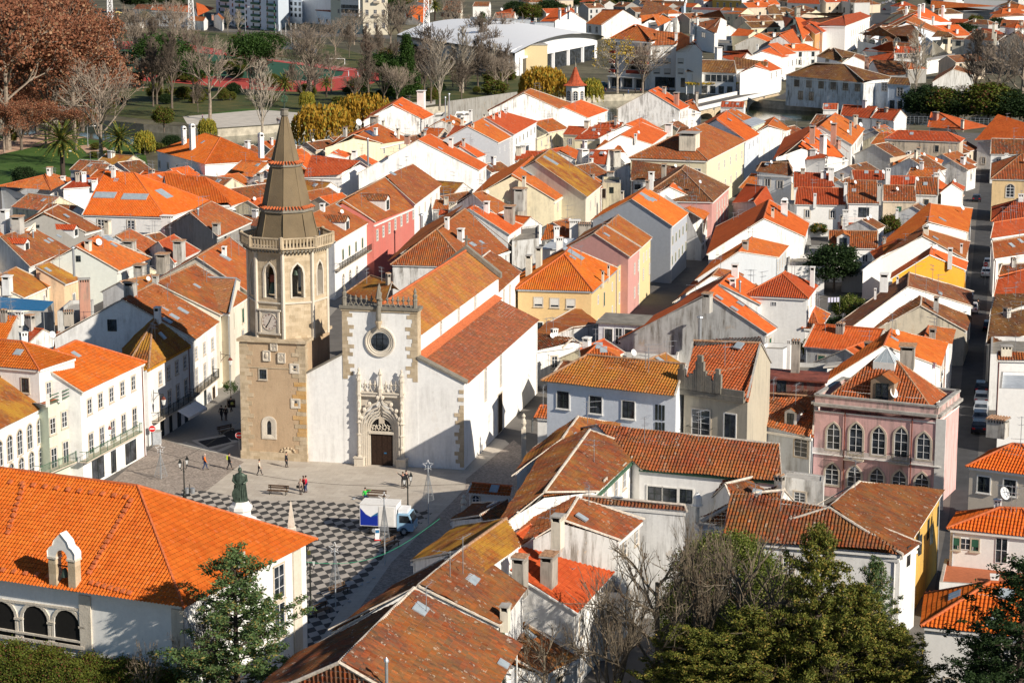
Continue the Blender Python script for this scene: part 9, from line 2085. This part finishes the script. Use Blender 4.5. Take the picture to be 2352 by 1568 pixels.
c=W(Rg('22',1700,1568),6.);
r=thing('lamp_head','tall grey pole with a glass dome lantern rising between the roofs','lamp post',(c.x,c.y,0)); zt=height_at(c.x,c.y,Rg('22',0,1400)[1]); mb=MB(); mb.tube([(c.x,c.y,0),(c.x,c.y,zt-1.)],.22,'zinc',8); mb.build('post',r); mb=MB(); mb.lathe(c,[(.5,zt-1.1),(.55,zt-1.),(.45,zt-.85),(.4,zt-.3),(.2,zt),(.05,zt+.2)],'lamp_glass',10); mb.build('lantern',r)
for i,(x,y) in enumerate([(812,1148),(790,1352),(800,1349),(765,1372),(845,1340),(858,1330),(830,1346),(802,1384)]):
    c=W((x,y)); mb=MB(); mb.ball(c+Vector((0,0,.14)),.16,.09,.09,'zinc',6,4); mb.ball(c+Vector((.15,0,.24)),.05,.05,.05,'zinc',5,4); o=mb.build('pigeon'); tag(o,'grey pigeon on the ground of the square','pigeon','pigeons on the square')
for a_,b_,l_ in (((335,1030,6),(1090,1110,5),'twisted cable slung across the square in front of the church'),((700,1290,5),(1010,1190,5),'green cable with bulbs strung over the lower square'),((240,1085,5),(560,960,6),'thin cable between the white row and the tower')):
    a=W(a_[:2],a_[2]); b=W(b_[:2],b_[2]); mb=MB(); mb.tube([a+(b-a)*(k/16)-Vector((0,0,1.6*math.sin(PI*k/16))) for k in range(17)],.018,'iron' if 'green' not in l_ else 'tarp_green',3); tag(mb.build('cable'),l_,'cable')
sun_az=math.atan2(-.62,.78); el_=math.radians(29.5)
SD=Vector((.76,-.65,0)).normalized()
ld=bpy.data.lights.new('sun','SUN'); ld.energy=5.0; ld.angle=math.radians(.53); ld.color=(1.,.91,.78)
lo=bpy.data.objects.new('sun',ld); C.objects.link(lo); dirv=Vector((SD.x*math.cos(el_),SD.y*math.cos(el_),math.sin(el_))); lo.rotation_euler=dirv.to_track_quat('Z','Y').to_euler(); lo.location=(100,-100,200)
w=bpy.data.worlds.new("World"); bpy.context.scene.world=w; w.use_nodes=True; nt=w.node_tree; bg=nt.nodes['Background']; sk=nt.nodes.new('ShaderNodeTexSky'); sk.sky_type='NISHITA'; sk.sun_disc=False; sk.sun_elevation=el_
sk.sun_rotation=math.atan2(SD.x,SD.y); sk.air_density=1.; sk.dust_density=.1; sk.ozone_density=3.5; nt.links.new(sk.outputs[0],bg.inputs[0]); bg.inputs[1].default_value=.062
cam=bpy.data.cameras.new('camera'); co=bpy.data.objects.new('camera',cam); C.objects.link(co); co.location=CAM; co.rotation_euler=(PI/2-TH,0,0); cam.sensor_width=36; cam.lens=F/2352*36; cam.clip_end=20000; cam.clip_start=1
sc=bpy.context.scene; sc.camera=co; sc.view_settings.view_transform='Standard'; sc.view_settings.look='None'; sc.view_settings.exposure=0.38; sc.view_settings.gamma=1
sc.cycles.max_bounces=5; sc.cycles.diffuse_bounces=3; sc.cycles.transparent_max_bounces=4
for q in DBG:
    if q[1]<.5 or q[1]>5 or abs(q[2])<1.5 or abs(q[2])>14 or q[3]<1.5: print('ODD',q)
